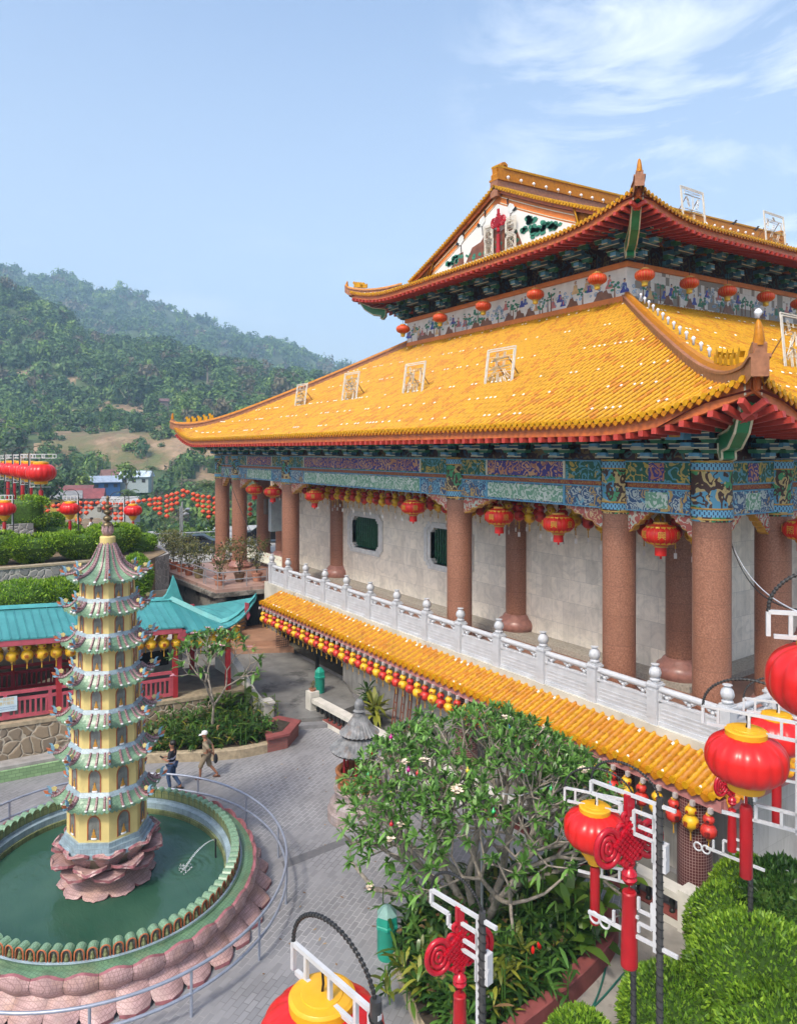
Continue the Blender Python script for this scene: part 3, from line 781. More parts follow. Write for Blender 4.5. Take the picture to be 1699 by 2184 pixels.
# diagonal corner beams under the tips, green with pale edges
def corner_beam(o, dirv, L, name='corner_beam', s=1.0):
    d = Vector((dirv[0], dirv[1], 0)).normalized(); mb = MB()
    top = [(-L, -.75), (-L * .6, -.62), (-L * .3, -.30), (-.12, .28), (.0, .5)]
    bot = [(-.30, .10), (-L * .36, -.72), (-L * .62, -1.1), (-L * .86, -1.18), (-L * .84, -1.38), (-L * .92, -1.42), (-L, -1.2)]
    mb.prism([(x * s, z * s) for x, z in top + [(.02, .15)] + bot], o, d, (0, 0, 1), .34 * s, 0)
    pts = top + [(.02, .15)] + bot
    sd = Vector((-d.y, d.x, 0))
    for k in range(len(pts)):
        p, q = pts[k], pts[(k + 1) % len(pts)]
        for e in (-1, 1):
            mb.beam(Vector(o) + d * p[0] * s + Vector((0, 0, p[1] * s)) + sd * e * .17 * s, Vector(o) + d * q[0] * s + Vector((0, 0, q[1] * s)) + sd * e * .17 * s, .05, .05, 1)
    return mb.build(name, [GREENE, CREAM], TEMPLE)
corner_beam(P(A0 + .25, Y0 + .25, zroof1(A0, Y0) - .62), (1, -1), 2.6)
corner_beam(P(A1 - .25, Y0 + .25, zroof1(A1, Y0) - .62), (-1, -1), 2.2)
corner_beam(P(B0 + .25, V0 + .25, zroof2(B0, V0) - .62), (1, -1), 2.6, s=1.15)
corner_beam(P(B1 - .25, V0 + .25, zroof2(B1, V0) - .62), (-1, -1), 2.4)

# ---- columns with painted capitals
for k, (a, y) in enumerate([(a, YC) for a in COLS] + [(12.2, y) for y in YCOLS] + [(51.9, y) for y in YCOLS[:1]]):
    mb = MB(); mb.lathe([(.53, FLOOR), (.53, 10.04)], 40, P(a, y, 0)); c = mb.build('column', GRANITE, TEMPLE, smooth='auto', loc=None)
    mb = MB(); mb.lathe([(.56, 9.98), (.565, 10.04), (.565, 10.2), (.555, 10.22), (.555, 11.5), (.565, 11.52), (.565, 11.7), (.56, 11.74)], 40, P(a, y, 0)); mb.build('capital', PANEL_C, c, smooth='auto')
    mb = MB()
    for z in (10.12, 11.46): mb.lathe([(.572, z), (.572, z + .2)], 40, P(a, y, 0), cap=False)
    mb.build('fret_band', KEYFRET, c, smooth=True)
    mb = MB()
    for z in (10.03, 10.33, 11.42, 11.68): mb.lathe([(.57, z), (.580, z + .02), (.57, z + .045)], 40, P(a, y, 0), cap=False)
    mb.build('gilt_band', GOLD, c)
    mb = MB(); mb.lathe([(.72, FLOOR), (.78, FLOOR + .08), (.80, FLOOR + .18), (.70, FLOOR + .30), (.62, FLOOR + .42), (.56, FLOOR + .5)], 32, P(a, y, 0)); mb.build('column_base', mat('rose_stone', (.30, .14, .11), .35, .25, 5), c, smooth='auto')
YW = 22.6                                             # inner wall
INNER = [15.5, 23.8, 40.2, 48.5]
for (a, y) in [(a, YW - .1) for a in INNER] + [(15.4, 30.8), (15.4, 45)]:
    mb = MB(); mb.lathe([(.50, FLOOR + .3), (.50, 10.4)], 32, P(a, y, 0)); c = mb.build('column', GRANITE, TEMPLE, smooth='auto')
    mb = MB(); mb.lathe([(.80, FLOOR + .28), (.86, FLOOR + .38), (.88, FLOOR + .55), (.80, FLOOR + .72), (.66, FLOOR + .80), (.60, FLOOR + .92), (.52, FLOOR + .98)], 32, P(a, y, 0)); mb.build('column_base', MATS['rose_stone'], c, smooth='auto')
# ---- painted beams between the columns, with scalloped braces
def beam_run(p0, p1, axis, outs, kind):
    """p0,p1 along axis at column faces; outs = outward unit"""
    A, B = np.array(p0), np.array(p1); L = np.linalg.norm(B - A); t = (B - A) / L; o = np.array(outs)
    def slab(u0, u1, z0, z1, d, m, mb):
        c = A + t * (u0 + u1) / 2 + o * (d - .25); c[2] = (z0 + z1) / 2
        sx, sy = (abs(t[0]) * (u1 - u0) + abs(o[0]) * .5, abs(t[1]) * (u1 - u0) + abs(o[1]) * .5)
        mb.box(c, (sx, sy, z1 - z0), m=m)
    mb = MB()
    slab(0, L, 11.02, 11.70, .30, 0, mb); slab(0, L, 10.12, 10.85, .30, 3, mb)
    slab(0, L, 10.85, 11.02, .22, 2, mb)
    e = min(1.9, L * .22)
    if kind == 'long':
        slab(e, L - e, 11.09, 11.63, .315, 1, mb); slab(e, L - e, 10.20, 10.77, .315, 4, mb)
    else:
        slab(L / 2 - .28, L / 2 + .28, 11.09, 11.63, .315, 1, mb); slab(L / 2 - .4, L / 2 + .4, 10.24, 10.74, .315, 4, mb)
    for z in (11.025, 11.675, 10.13, 10.83): slab(0, L, z - .02, z + .02, .325, 5, mb)
    for u in ((e, L - e) if kind == 'long' else ()):
        slab(u - .05, u + .05, 11.05, 11.66, .328, 6, mb); slab(u - .05, u + .05, 10.16, 10.80, .328, 7, mb)
    mb.build('painted_beam', [PANEL_G, PANEL_P, RED_STRIP, PANEL_B, PANEL_J, BLUEL, CREAM, BLUEL], TEMPLE)
    # braces
    for s in (0, 1):
        q = A if s == 0 else B; d = t if s == 0 else -t; w = min(1.7, L * .34)
        pts = [(0, 0), (w, 0), (w * .92, -.10), (w * .8, -.12), (w * .72, -.24), (w * .56, -.27), (w * .46, -.40), (w * .28, -.44), (w * .2, -.58), (0.0, -.66)]
        mb = MB(); mb.prism(pts, (q[0], q[1], 10.11), tuple(d), (0, 0, 1), .34, 0)
        mb2 = [(x * 1.03 + .0, z * 1.06 - .012) for x, z in pts]
        mb.prism(mb2, (q[0], q[1], 10.108), tuple(d), (0, 0, 1), .28, 1)
        mb.build('beam_brace', [PANEL_R, GOLD], TEMPLE)
for a, b in zip(COLS[:-1], COLS[1:]):
    beam_run(P(a + .5, YC, 0), P(b - .5, YC, 0), 0, (0, -1, 0), 'long' if b - a > 5 else 'short')
ys = [YC] + YCOLS
for a, b in zip(ys[:-1], ys[1:]):
    beam_run(P(12.2, a + .5, 0), P(12.2, b - .5, 0), 1, (1, 0, 0), 'long' if b - a > 5 else 'short')
beam_run(P(51.9, YC + .5, 0), P(51.9, YCOLS[0] - .5, 0), 1, (-1, 0, 0), 'short')
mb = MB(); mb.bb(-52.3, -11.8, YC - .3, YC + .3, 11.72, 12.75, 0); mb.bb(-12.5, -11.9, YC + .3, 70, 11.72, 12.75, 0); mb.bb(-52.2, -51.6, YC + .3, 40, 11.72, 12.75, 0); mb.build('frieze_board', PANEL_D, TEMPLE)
# ceiling of the gallery and main walls
mb = MB(); mb.bb(-51.6, -12.5, YC + .2, 70, 10.9, 11.0, 0); mb.build('gallery_ceiling', REDD, TEMPLE)
WA0, WA1 = 15.4, 48.5
# window openings: centre along the wall and sill height
WINDOWS = [28.9, 37.0]
ZS, ZT = 6.1, 8.0; HW = 1.5
mb = MB(); prev = WA0
for a in WINDOWS:
    mb.bb(-prev, -(a - HW), YW, YW + .45, FLOOR, 10.95); mb.bb(-(a - HW), -(a + HW), YW, YW + .45, FLOOR, ZS); mb.bb(-(a - HW), -(a + HW), YW, YW + .45, ZT, 10.95); prev = a + HW
mb.bb(-prev, -WA1, YW, YW + .45, FLOOR, 10.95)
mb.bb(-WA0 - .45, -WA0, YW + .45, 70, FLOOR, 10.95); mb.bb(-WA1, -WA1 + .45, YW + .45, 70, FLOOR, 10.95)
mb.build('hall_wall', MARBLE, TEMPLE)
WSTONE = mat('carved_white_stone', (.62, .62, .60), .5, .12, 4); GREEN_T = mat('green_glazed_bar', (.012, .075, .035), .3, .35, 6)
for a in WINDOWS:
    mb = MB()
    def ring(w, h, n, y, th, mbx, m):
        o = [(-w, -h + n), (-w + n * .5, -h + n), (-w + n * .5, -h + n * .5), (-w + n, -h + n * .5), (-w + n, -h)]
        q = o + [(-x, z) for x, z in reversed(o)] ; q = q + [(x, -z) for x, z in reversed(q)]
        return q
    outer = ring(2.0, 1.24, .34, 0, 0, mb, 0); inner = ring(1.5, .95, .26, 0, 0, mb, 0); mid = ring(1.76, 1.10, .30, 0, 0, mb, 0)
    for (pa, pb, yy) in ((outer, mid, -.10), (mid, inner, -.05)):
        k = len(pa); V = []; F = []
        for pp, y_ in ((pa, yy), (pb, yy), (pa, .02), (pb, .40)):
            V += [(-a + x, YW + y_, 7.05 + z) for x, z in pp]
        for i in range(k):
            j = (i + 1) % k
            F += [(i, j, k + j, k + i), (i, 2 * k + i, 2 * k + j, j), (k + i, k + j, 3 * k + j, 3 * k + i)]
        mb.add(V, F, 0)
    wi = mb.build('window', WSTONE, TEMPLE)
    mb = MB()
    for i in range(14):
        x = -a - 1.4 + i * .215; prof = []
        for j in range(17): z = ZS + .02 + j * .117; prof.append((.060 if j % 4 else .078, z))
        mb.lathe(prof, 8, (x, YW + .25, 0))
    mb.build('window_bars', GREEN_T, wi, smooth=True)
    mb = MB(); mb.bb(-a - 1.6, -a + 1.6, YW + .44, YW + .46, ZS - .1, ZT + .1); mb.build('pane', DARKHOLE, wi)
# stone kerb along the wall foot
mb = MB(); mb.bb(-WA1, -WA0 + .8, YW - .9, YW - .002, FLOOR, FLOOR + .28); mb.bb(-WA0 + .002, -WA0 + .9, YW, 70, FLOOR, FLOOR + .28)
mb.build('wall_kerb', mat('grey_granite', (.33, .30, .25), .6, .3, 12), TEMPLE)
# terrace podium below: floor slab, upper white band, lower wall
YT = 17.9; AT = 10.95
mb = MB(); mb.bb(-53.5, -AT - .29, YT + .29, 72, FLOOR - .30, FLOOR, 0); mb.build('terrace_floor', mat('terracotta_floor', (.24, .125, .085), .6, .2, 2), TEMPLE)
PLINTH = mat('weathered_plaster', (.50, .48, .41), .75, .18, 1.2, spot=((.17, .15, .115), 1.1, .60))
mb = MB(); mb.bb(-40.9, -AT + .12, YT - .12, YT + .28, 2.6, 4.05); mb.bb(-AT - .28, -AT + .12, YT + .28, 60, 2.6, 4.05); mb.build('podium_band', PLINTH, TEMPLE)
def m_lower():
    t = NT('grey_marble_cladding'); w = t.flat()
    br = t.t.nodes.new('ShaderNodeTexBrick'); t.t.links.new(w, br.inputs['Vector'])
    for k, v in dict(Scale=1.0, Color1=(.47, .46, .43, 1), Color2=(.40, .39, .37, 1), Mortar=(.30, .29, .27, 1)).items(): br.inputs[k].default_value = v
    br.inputs['Mortar Size'].default_value = .006; br.inputs['Brick Width'].default_value = .45; br.inputs['Row Height'].default_value = 1.1
    v = t.noise(1.1, 6, .7, vec=t.n('VectorMath', {0: t.co(), 1: (2.2, 2.2, .5)}, operation='MULTIPLY'), dist=1.0)
    c = t.mix(t.ramp(v, [(.48, 0), (.75, .75)]), br.outputs[0], (.25, .235, .205)); return t.set(c, .55)
LOWER = m_lower()
mb = MB(); mb.bb(-31.9, -10.7, YT + .25, YT + .7, -.1, 2.9); mb.bb(-11.2, -10.7, YT + .7, 60, -.1, 2.9); mb.build('lower_wall', LOWER, TEMPLE)
for a in (11.35, 14.0, 21.1):
    mb = MB(); mb.lathe([(.44, -.1), (.44, 3.2)], 32, (0, 0, 0)); o = mb.build('mosaic_pillar', MOSAIC, None, smooth='auto'); o.parent = TEMPLE; o.location = Vector(P(a, 17.35 if a > 12 else 17.1, 0)) - TEMPLE.location
# skirt roof over the lower wall
SK0, SK1 = 10.3, 38.6; YS0, ZS0, ZS1 = 16.55, 3.28, 3.78
SKL = 1.30
GLAZE_S = m_glaze('amber_pan_tile', (.42, .165, .006))
prs = lambda s, w: P(s, YS0 + w, ZS0 + .06 + (ZS1 - ZS0) * w / SKL)
def wms(s): return min(SKL, max(0.0, (s - SK0 + .15) * 1.3))
tile_field('skirt_roof', SK0, SK1, .37, wms, prs, TEMPLE, joint=.25, rad=.08, bands=(.12, 1.1), mats=[GLAZE, GLAZE_S, CEMENT, GLAZE_O], bw=.66, step=1)
prsr = lambda s, w: P(SK0 - .35 + w, s, ZS0 + .06 + (ZS1 - ZS0) * w / SKL)
tile_field('skirt_roof', YS0 - .2, 24, .37, lambda s: min(SKL, max(0.0, (s - YS0 + .2) * 1.0)), prsr, TEMPLE, joint=.25, rad=.08, bands=(.12, 1.1), mats=[GLAZE, GLAZE_S, CEMENT, GLAZE_O], bw=.66, step=1)
mb = MB()
n_ = int((SK1 - SK0) / .37); p_ = (SK1 - SK0) / n_
for k in range(n_):
    x = -(SK0 + (k + .5) * p_); o = (x, YS0 - .03, ZS0 + .10)
    mb.prism([(.10 * math.cos(q), .10 * math.sin(q)) for q in np.linspace(0, 2 * PI, 9)[:-1]], o, (1, 0, 0), (0, 0, 1), .07, 0)
    x = -(SK0 + (k + 1) * p_); mb.prism([(-.15, .06), (-.13, -.06), (0, -.15), (.13, -.06), (.15, .06)], (x, YS0 - .02, ZS0 + .03), (1, 0, 0), (0, 0, 1), .05, 1)
d_ = mb.build('drip_tiles', [GLAZE, GLAZE_O], TEMPLE)
PINKW = mat('pink_woodwork', (.42, .17, .16), .6, .2, 3); WHITEBLK = mat('white_block', (.45, .40, .38), .6, .1)
mb = MB(); mb.bb(-SK1, -SK0, YS0 + .05, YS0 + .18, ZS0 - .28, ZS0 + .0, 0); mb.bb(-SK0 - .1, -SK0 + .1, YS0 + .18, 24, ZS0 - .28, ZS0, 0)
mb.grid([[P(SK0, YS0 + .18, ZS0 - .1), P(SK1, YS0 + .18, ZS0 - .1)], [P(SK0, YT, ZS0 - .05), P(SK1, YT, ZS0 - .05)]], 0)
for k in range(57): mb.box((-(SK0 + .25 + k * .503), YS0 + .0, ZS0 - .30), (.10, .10, .13), m=1)
mb.build('skirt_eave', [PINKW, WHITEBLK], TEMPLE)

# the hall was built on a slightly rising site line: its long flanks climb gently away from the gable end
for o in TEMPLE.children_recursive:
    if o.type != 'MESH': continue
    if o.location.length > .01: o.location.z += .022 * max(0, wloc(o).y - 28.9); continue
    if o.data.users > 1: continue
    k = len(o.data.vertices); V = np.empty(k * 3, np.float32); o.data.vertices.foreach_get('co', V); V = V.reshape(-1, 3)
    V[:, 2] += .022 * np.maximum(0, V[:, 1] + TEMPLE.location.y - 28.9) + np.where(V[:, 2] > 26.6, .022 * np.maximum(0, V[:, 1] + TEMPLE.location.y - 33), 0); o.data.vertices.foreach_set('co', V.ravel()); o.data.update()
# ================================================================== GROUND
def m_paver():
    t = NT('grey_pavers'); q = t.sep(); an = R(31)
    mp = t.n('Mapping', {'Vector': t.co(), 'Rotation': (0, 0, R(58))})
    br = t.t.nodes.new('ShaderNodeTexBrick'); t.t.links.new(mp, br.inputs['Vector'])
    for k, v in dict(Scale=1.0, Color1=(.25, .25, .26, 1), Color2=(.195, .195, .205, 1), Mortar=(.38, .38, .38, 1)).items(): br.inputs[k].default_value = v
    br.inputs['Mortar Size'].default_value = .011; br.inputs['Brick Width'].default_value = .34; br.inputs['Row Height'].default_value = .16
    lite = t.noise(.22, 3); c = t.mix(t.ramp(lite, [(.42, 0), (.62, 1)]), br.outputs[0], t.mix(br.outputs[1], br.outputs[0], (.13, .13, .135)))
    d = t.noise(.5, 5, .65); c = t.mix(t.ramp(d, [(.45, 0), (.8, .55)]), c, (.105, .105, .105))
    t.bump(br.outputs[1], -.25, .01)
    return t.set(c, .62)
PAVER = m_paver()
CONC = mat('worn_concrete', (.165, .162, .152), .8, .3, .9, .15, 12, spot=((.075, .073, .068), .8, .56))
KERB = mat('tan_kerb', (.33, .27, .18), .8, .25, 6, .2, 40)
SOIL = mat('dark_soil', (.045, .034, .022), .95, .4, 6)
def sheet(name, pts, z, m, kind='structure', label=None, cat=None):
    mb = MB(); mb.add([(x, y, z) for x, y in pts], [tuple(range(len(pts)))]); o = mb.build(name, m); tag(o, label, cat, kind=kind); return o
def slab(name, pts, z0, z1, m, kind='structure', parent=None):
    mb = MB(); mb.prism([(x, y) for x, y in pts], (0, 0, (z0 + z1) / 2), (1, 0, 0), (0, 1, 0), z1 - z0); o = mb.build(name, m, parent); 
    if kind: tag(o, kind=kind)
    return o
sheet('plaza', [(-40, -20), (14, -20), (14, 19), (-40, 19)], 0.0, PAVER)
# darker drain strip across the paving
slab('drain_strip', [tuple(G(u, v, 0)[:2]) for u, v in ((600, 1838), (745, 1783), (752, 1795), (606, 1853))], -.05, .004, mat('dark_paver', (.12, .12, .125), .6, .15, 6))
# raised concrete forecourt below the terrace, and its two steps
P1, P2 = G(668, 1540, .0)[:2], G(583, 1548, .0)[:2]
slab('forecourt', [(-27.95, 14.95), (-28.75, 13.05), (-31.2, 12.6), (-31.2, 9), (-46, 9), (-46, 18.2), (-31.9, 18.2), (-28.5, 17.0)], -.2, .34, CONC)
STEP = mat('grey_step_tile', (.20, .20, .205), .6, .2, 4)
slab('step', [(-27.5, 15.05), (-28.4, 12.95), (-28.78, 13.05), (-27.97, 14.95)], -.1, .17, STEP)
slab('walk_slab', [(-27.9, 17.75), (-27.9, 15.4), (-10.9, 16.4), (-10.9, 17.75)], -.2, .12, CONC)
slab('pathway', [tuple(G(u, v, 0)[:2]) for u, v in ((1165, 2182), (1310, 2000), (1320, 1935), (1400, 1895), (1500, 1930), (1560, 2000), (1400, 2184))], -.1, .006, mat('pale_concrete', (.30, .28, .25), .85, .3, 1.2, spot=((.14, .13, .12), 1.3, .55)))
# ================================================================== MARBLE BALUSTRADE on the terrace edge
MARB_W = mat('white_marble_carving', (.47, .485, .51), .5, .12, 3, spot=((.42, .42, .42), 2.0, .62))
BAL = empty('marble_balustrade', (-24, YT, 4.05), 'carved white marble balustrade with bud shaped post finials along the terrace edge', 'balustrade')
def bal_post(p):
    mb = MB(); mb.bb(-.17, .17, -.17, .17, 0, 1.10); mb.bb(-.20, .20, -.20, .20, 1.10, 1.16); mb.bb(-.16, .16, -.16, .16, 1.16, 1.22); mb.bb(-.15, .15, -.18, -.172, .2, 1.0)
    o = mb.build('post', MARB_W)
    f = MB(); f.lathe([(.10, 1.22), (.15, 1.25), (.16, 1.29), (.11, 1.33), (.17, 1.40), (.185, 1.48), (.16, 1.58), (.09, 1.66), (.08, 1.69), (.13, 1.71), (.13, 1.73), (.02, 1.75)], 20, ribs=10, ribd=.08); g = f.build('finial', MARB_W, None, smooth='auto'); g.parent = o
    return o
def bal_panel(L):
    mb = MB(); h = L / 2 - .17
    mb.tube([(-h, 0, 1.02), (h, 0, 1.02)], .10, 10); mb.bb(-h, h, -.10, .10, 0, .12); mb.bb(-h, h, -.07, .07, .12, .72)
    mb.bb(-h, h, -.085, .085, .70, .76)
    for z in (.22, .34, .46): mb.bb(-h + .08, h - .08, -.08, -.071, z, z + .05)
    mb.bb(-h, -h + .10, -.07, .07, .66, 1.0); mb.bb(h - .10, h, -.07, .07, .66, 1.0)
    for x, s in ((-h + .24, 1), (0, 0), (h - .24, -1)):
        for dx, dz, r in ((-.10, .90, .07), (.10, .90, .07), (0, .84, .075), (-.17 if s <= 0 else .02, .93, .05), (.17 if s >= 0 else -.02, .93, .05)): 
            mb.lathe([(.005, -r), (r * .7, -r * .7), (r, 0), (r * .7, r * .7), (.005, r)], 8, (x + dx, 0, dz))
        mb.lathe([(.04, .62), (.07, .70), (.04, .78)], 8, (x, 0, 0))
    return mb.build('panel', MARB_W, None, smooth='auto')
post0, pan0 = bal_post(0), bal_panel(2.25)
def reuse(o, i, parent, loc, rz=0.0):
    c = copy_tree(o) if i else o
    c.parent = parent; c.location = Vector(loc) - Vector(wloc(parent)); c.rotation_euler = (0, 0, rz); return c
PA = [10.97 + 2.25 * i for i in range(14)]
for i, a in enumerate(PA): reuse(post0, i, BAL, (-a, YT + .08, 4.05))
for i in range(13): reuse(pan0, i, BAL, (-(PA[i] + PA[i + 1]) / 2, YT + .08, 4.05))
for j in range(1, 5):
    reuse(post0, 1, BAL, (-10.97, YT + .08 + 2.25 * j, 4.05)); reuse(pan0, 1, BAL, (-10.97, YT + .08 + 2.25 * (j - .5), 4.05), R(90))
# ================================================================== TILED SIDE TERRACE with pots
def m_rose():
    t = NT('rose_floor_tile'); br = t.t.nodes.new('ShaderNodeTexBrick'); t.t.links.new(t.co(), br.inputs['Vector'])
    for k, v in dict(Scale=1.0, Color1=(.42, .27, .22, 1), Color2=(.36, .23, .19, 1), Mortar=(.25, .18, .15, 1)).items(): br.inputs[k].default_value = v
    br.offset = 0; br.inputs['Mortar Size'].default_value = .008; br.inputs['Brick Width'].default_value = .3; br.inputs['Row Height'].default_value = .3
    return t.set(t.mix(t.ramp(t.noise(.6, 4), [(.5, 0), (.8, .5)]), br.outputs[0], (.22, .16, .14)), .5)
TERR = empty('side_terrace', (-47, 16, FLOOR), 'raised terrace floored with pink tiles beside the left end of the temple', 'terrace')
mb = MB(); mb.prism([(-41.5, 14.95), (-41.2, YT + .28), (-53.4, YT + .28), (-53.4, 30), (-62, 30), (-62, 14.4), (-52.5, 14.4)], (0, 0, FLOOR - .11), (1, 0, 0), (0, 1, 0), .2); mb.build('floor', m_rose(), TERR)
GREYW = mat('stained_concrete_wall', (.24, .225, .195), .9, .25, 1.0, spot=((.075, .07, .06), 1.0, .5))
mb = MB(); mb.prism([(-41.35, 14.8), (-41.05, YT + .26), (-53.4, YT + .26), (-53.4, 14.2)], (0, 0, FLOOR - .34), (1, 0, 0), (0, 1, 0), .26); mb.build('slab_edge', GREYW, TERR)
mb = MB(); mb.prism([(-41.6, 15.05), (-42.2, 15.05), (-42.2, 15.5), (-52.5, 14.9), (-52.5, 14.55), (-42.3, 15.02)], (0, 0, 1.6), (1, 0, 0), (0, 1, 0), 3.6)
mb.bb(-42.0, -41.5, 15.06, 15.6, -.1, 3.3); mb.bb(-48, -47.7, 15.6, 19, -.1, 3.3); mb.bb(-47.7, -40.9, 18.6, 18.9, -.1, 3.3)
mb.build('retaining_wall', GREYW, TERR)
# grey pipe railing
RAILT = empty('pipe_railing', (-47, 15.2, FLOOR), 'grey pipe railing round the tiled terrace with potted trees', 'railing')
def rail_run(pts, z0, hs, r, parent, posts, mt=GREY_METAL):
    for h in hs:
        mb = MB(); mb.tube([(x, y, z0 + h) for x, y in pts], r, 8); mb.build('rail', mt, parent, smooth='auto')
    for (x, y) in posts:
        mb = MB(); mb.tube([(x, y, z0), (x, y, z0 + hs[0])], r, 8); mb.build('post', mt, parent, smooth='auto')
rp = [(-52.4, 14.55), (-47.8, 14.85), (-43.9, 15.05), (-43.6, 15.07), (-41.75, 15.15), (-41.62, 15.45), (-41.5, 18.2)]
rail_run(rp, FLOOR, (.95, .48), .03, RAILT, [(-52.4, 14.55), (-47.8, 14.85), (-43.9, 15.05), (-43.6, 15.07), (-41.75, 15.15), (-41.62, 15.45), (-41.55, 16.9), (-41.5, 18.2)])
# ================================================================== STONE BALUSTRADE on the plaza
GB = empty('ground_balustrade', (-20, 15.6, 0), 'long white stone balustrade with black turned balusters along the plaza edge', 'balustrade')
g0, g1v = Vector((-29.35, 14.98, 0)), Vector((-10.6, 16.1, 0)); gd = (g1v - g0).normalized(); gn = Vector((-gd.y, gd.x, 0)); gan = math.atan2(gd.y, gd.x); gl = (g1v - g0).length
def gbox(name, s0, s1, z0, z1, w, m):
    mb = MB(); c = g0 + gd * (s0 + s1) / 2; mb.box((c.x, c.y, (z0 + z1) / 2), (s1 - s0, w, z1 - z0), gan); return mb.build(name, m, GB)
WSTN = mat('weathered_white_stone', (.58, .56, .50), .7, .15, 2, spot=((.30, .29, .26), 1.2, .62))
BALBLK = mat('black_glazed_baluster', (.018, .022, .020), .3, .4, 8)
gbox('base', .45, gl - .35, 0, .20, .34, WSTN); gbox('base_trim', .45, gl - .35, .20, .24, .35, mat('dull_red_trim', (.22, .06, .05), .6, .2)); gbox('rail', .5, gl - .4, .72, .90, .42, WSTN)
gbox('pedestal', 0, .45, 0, 1.15, .45, WSTN); gbox('pedestal', gl - .4, gl + .1, 0, 1.05, .5, WSTN)
bb0 = MB(); bb0.lathe([(.075, .24), (.075, .28), (.045, .32), (.07, .42), (.085, .47), (.07, .54), (.04, .62), (.06, .67), (.075, .69), (.075, .72)], 12); bb0 = bb0.build('baluster', BALBLK, None, smooth='auto')
nb = 52
for i in range(nb):
    p = g0 + gd * (.7 + (gl - 1.4) * i / (nb - 1)); reuse(bb0, i, GB, (p.x, p.y, 0))
# ================================================================== LOTUS POND
PC = np.array([-20.55, 4.30]); EA, EB = 4.02, 3.50          # pond is slightly oval
def ring(off, th): return PC[0] + (EA + off) * math.cos(th), PC[1] + (EB + off) * math.sin(th)
def m_mosaic_tile(name, base, grout, sc=14, gw=.12, rough=.4, stain=None):
    t = NT(name); q = t.sep()
    def g(v, s): return t.math('LESS_THAN', t.math('FRACT', t.math('MULTIPLY', v, s)), gw)
    gr = t.math('MAXIMUM', t.math('MAXIMUM', g(t.math('ADD', q[0], t.math('MULTIPLY', q[1], .7)), sc), g(t.math('SUBTRACT', q[1], t.math('MULTIPLY', q[0], .7)), sc)), g(q[2], sc))
    f = t.noise(3.0, 4, .6)
    c = t.ramp(f, [(.3, tuple(x * .62 for x in base)), (.55, base), (.8, tuple(min(1, x * 1.35) for x in base))])
    if stain: c = t.mix(t.ramp(t.noise(1.6, 4), [(.5, 0), (.72, .8)]), c, stain)
    c = t.mix(t.math('MULTIPLY', gr, .75), c, grout)
    return t.set(c, rough)
PINKM = m_mosaic_tile('pink_petal_mosaic', (.44, .285, .275), (.22, .13, .125), 13, .14, .5, (.40, .235, .16))
PINKE = mat('plum_petal_edge', (.27, .10, .11), .5, .3, 6); CRACK = mat('dark_seam', (.07, .035, .03), .8)
GREENM = m_mosaic_tile('green_roof_mosaic', (.19, .315, .20), (.10, .18, .11), 12, .14, .35)
GREEND = m_mosaic_tile('green_deck_mosaic', (.115, .215, .12), (.05, .10, .06), 10, .14, .4, (.17, .20, .11))
BLUEM = m_mosaic_tile('pale_blue_mosaic', (.29, .38, .43), (.19, .25, .28), 12, .12, .45)
PLUM = m_mosaic_tile('plum_rib_mosaic', (.175, .075, .085), (.36, .25, .25), 20, .22, .4)
YELM = mat('yellow_plaster', (.62, .49, .19), .7, .10, 2.0, spot=((.46, .36, .14), 1.2, .62))
RUST = mat('rust_rim', (.34, .10, .035), .55, .25, 8); NGLASS = mat('niche_glass', (.17, .175, .16), .15, .4, 9); MOSSY = m_mosaic_tile('mossy_yellow_tile', (.20, .22, .09), (.06, .08, .04), 6, .1, .5, (.06, .08, .03))
POND = empty('lotus_pond', (PC[0], PC[1], 0), 'round pond basin ringed by pink lotus petals and green arched niches', 'pond')
TH = np.linspace(0, 2 * PI, 145)
def band(name, prof, m, parent=POND, smooth=False):
    mb = MB(); mb.grid([[(*ring(o, th), z) for o, z in prof] for th in TH]); return mb.build(name, m, parent, smooth=smooth)
band('basin_wall', [(-.42, -.1), (-.42, .62), (-.36, .62)], MOSSY)
band('basin_ledge', [(-.36, .60), (-.36, .80), (-.22, .80), (-.22, .90), (.0, .90)], BLUEM)
band('deck', [(.0, .90), (.10, .90), (.11, .86), (.22, .86), (.36, .82)], GREEND)
band('deck_trim', [(.0, .905), (.02, .93), (.05, .93), (.06, .905)], BLUEM)
def petal_up(th, dth):
    """one upright outer petal: bulging tiled face, pointed rim, thickness"""
    G_ = []; 
    for i in range(9):
        f = i / 8 * 2 - 1; t = th + dth * .5 * f * .985; top = .90 - .075 * abs(f) ** 1.5 + .03 * (1 - abs(f))
        row = []
        for z, o in ((.80, .34), (top, .39), (top - .02, .45), (.72, .50), (.60, .47), (.47, .38), (.42, .34)):
            b = (1 - f * f) * .03
            row.append((*ring(o + (b if z < .87 else 0) - .03 * abs(f), t), min(z, top)))
        G_.append(row)
    mb = MB(); A = np.array(G_); mb.grid(A[:, 2:], 0); mb.grid(A[:, :3], 1)
    return mb.build('upper_petal', [PINKM, PINKE], POND, smooth='auto')
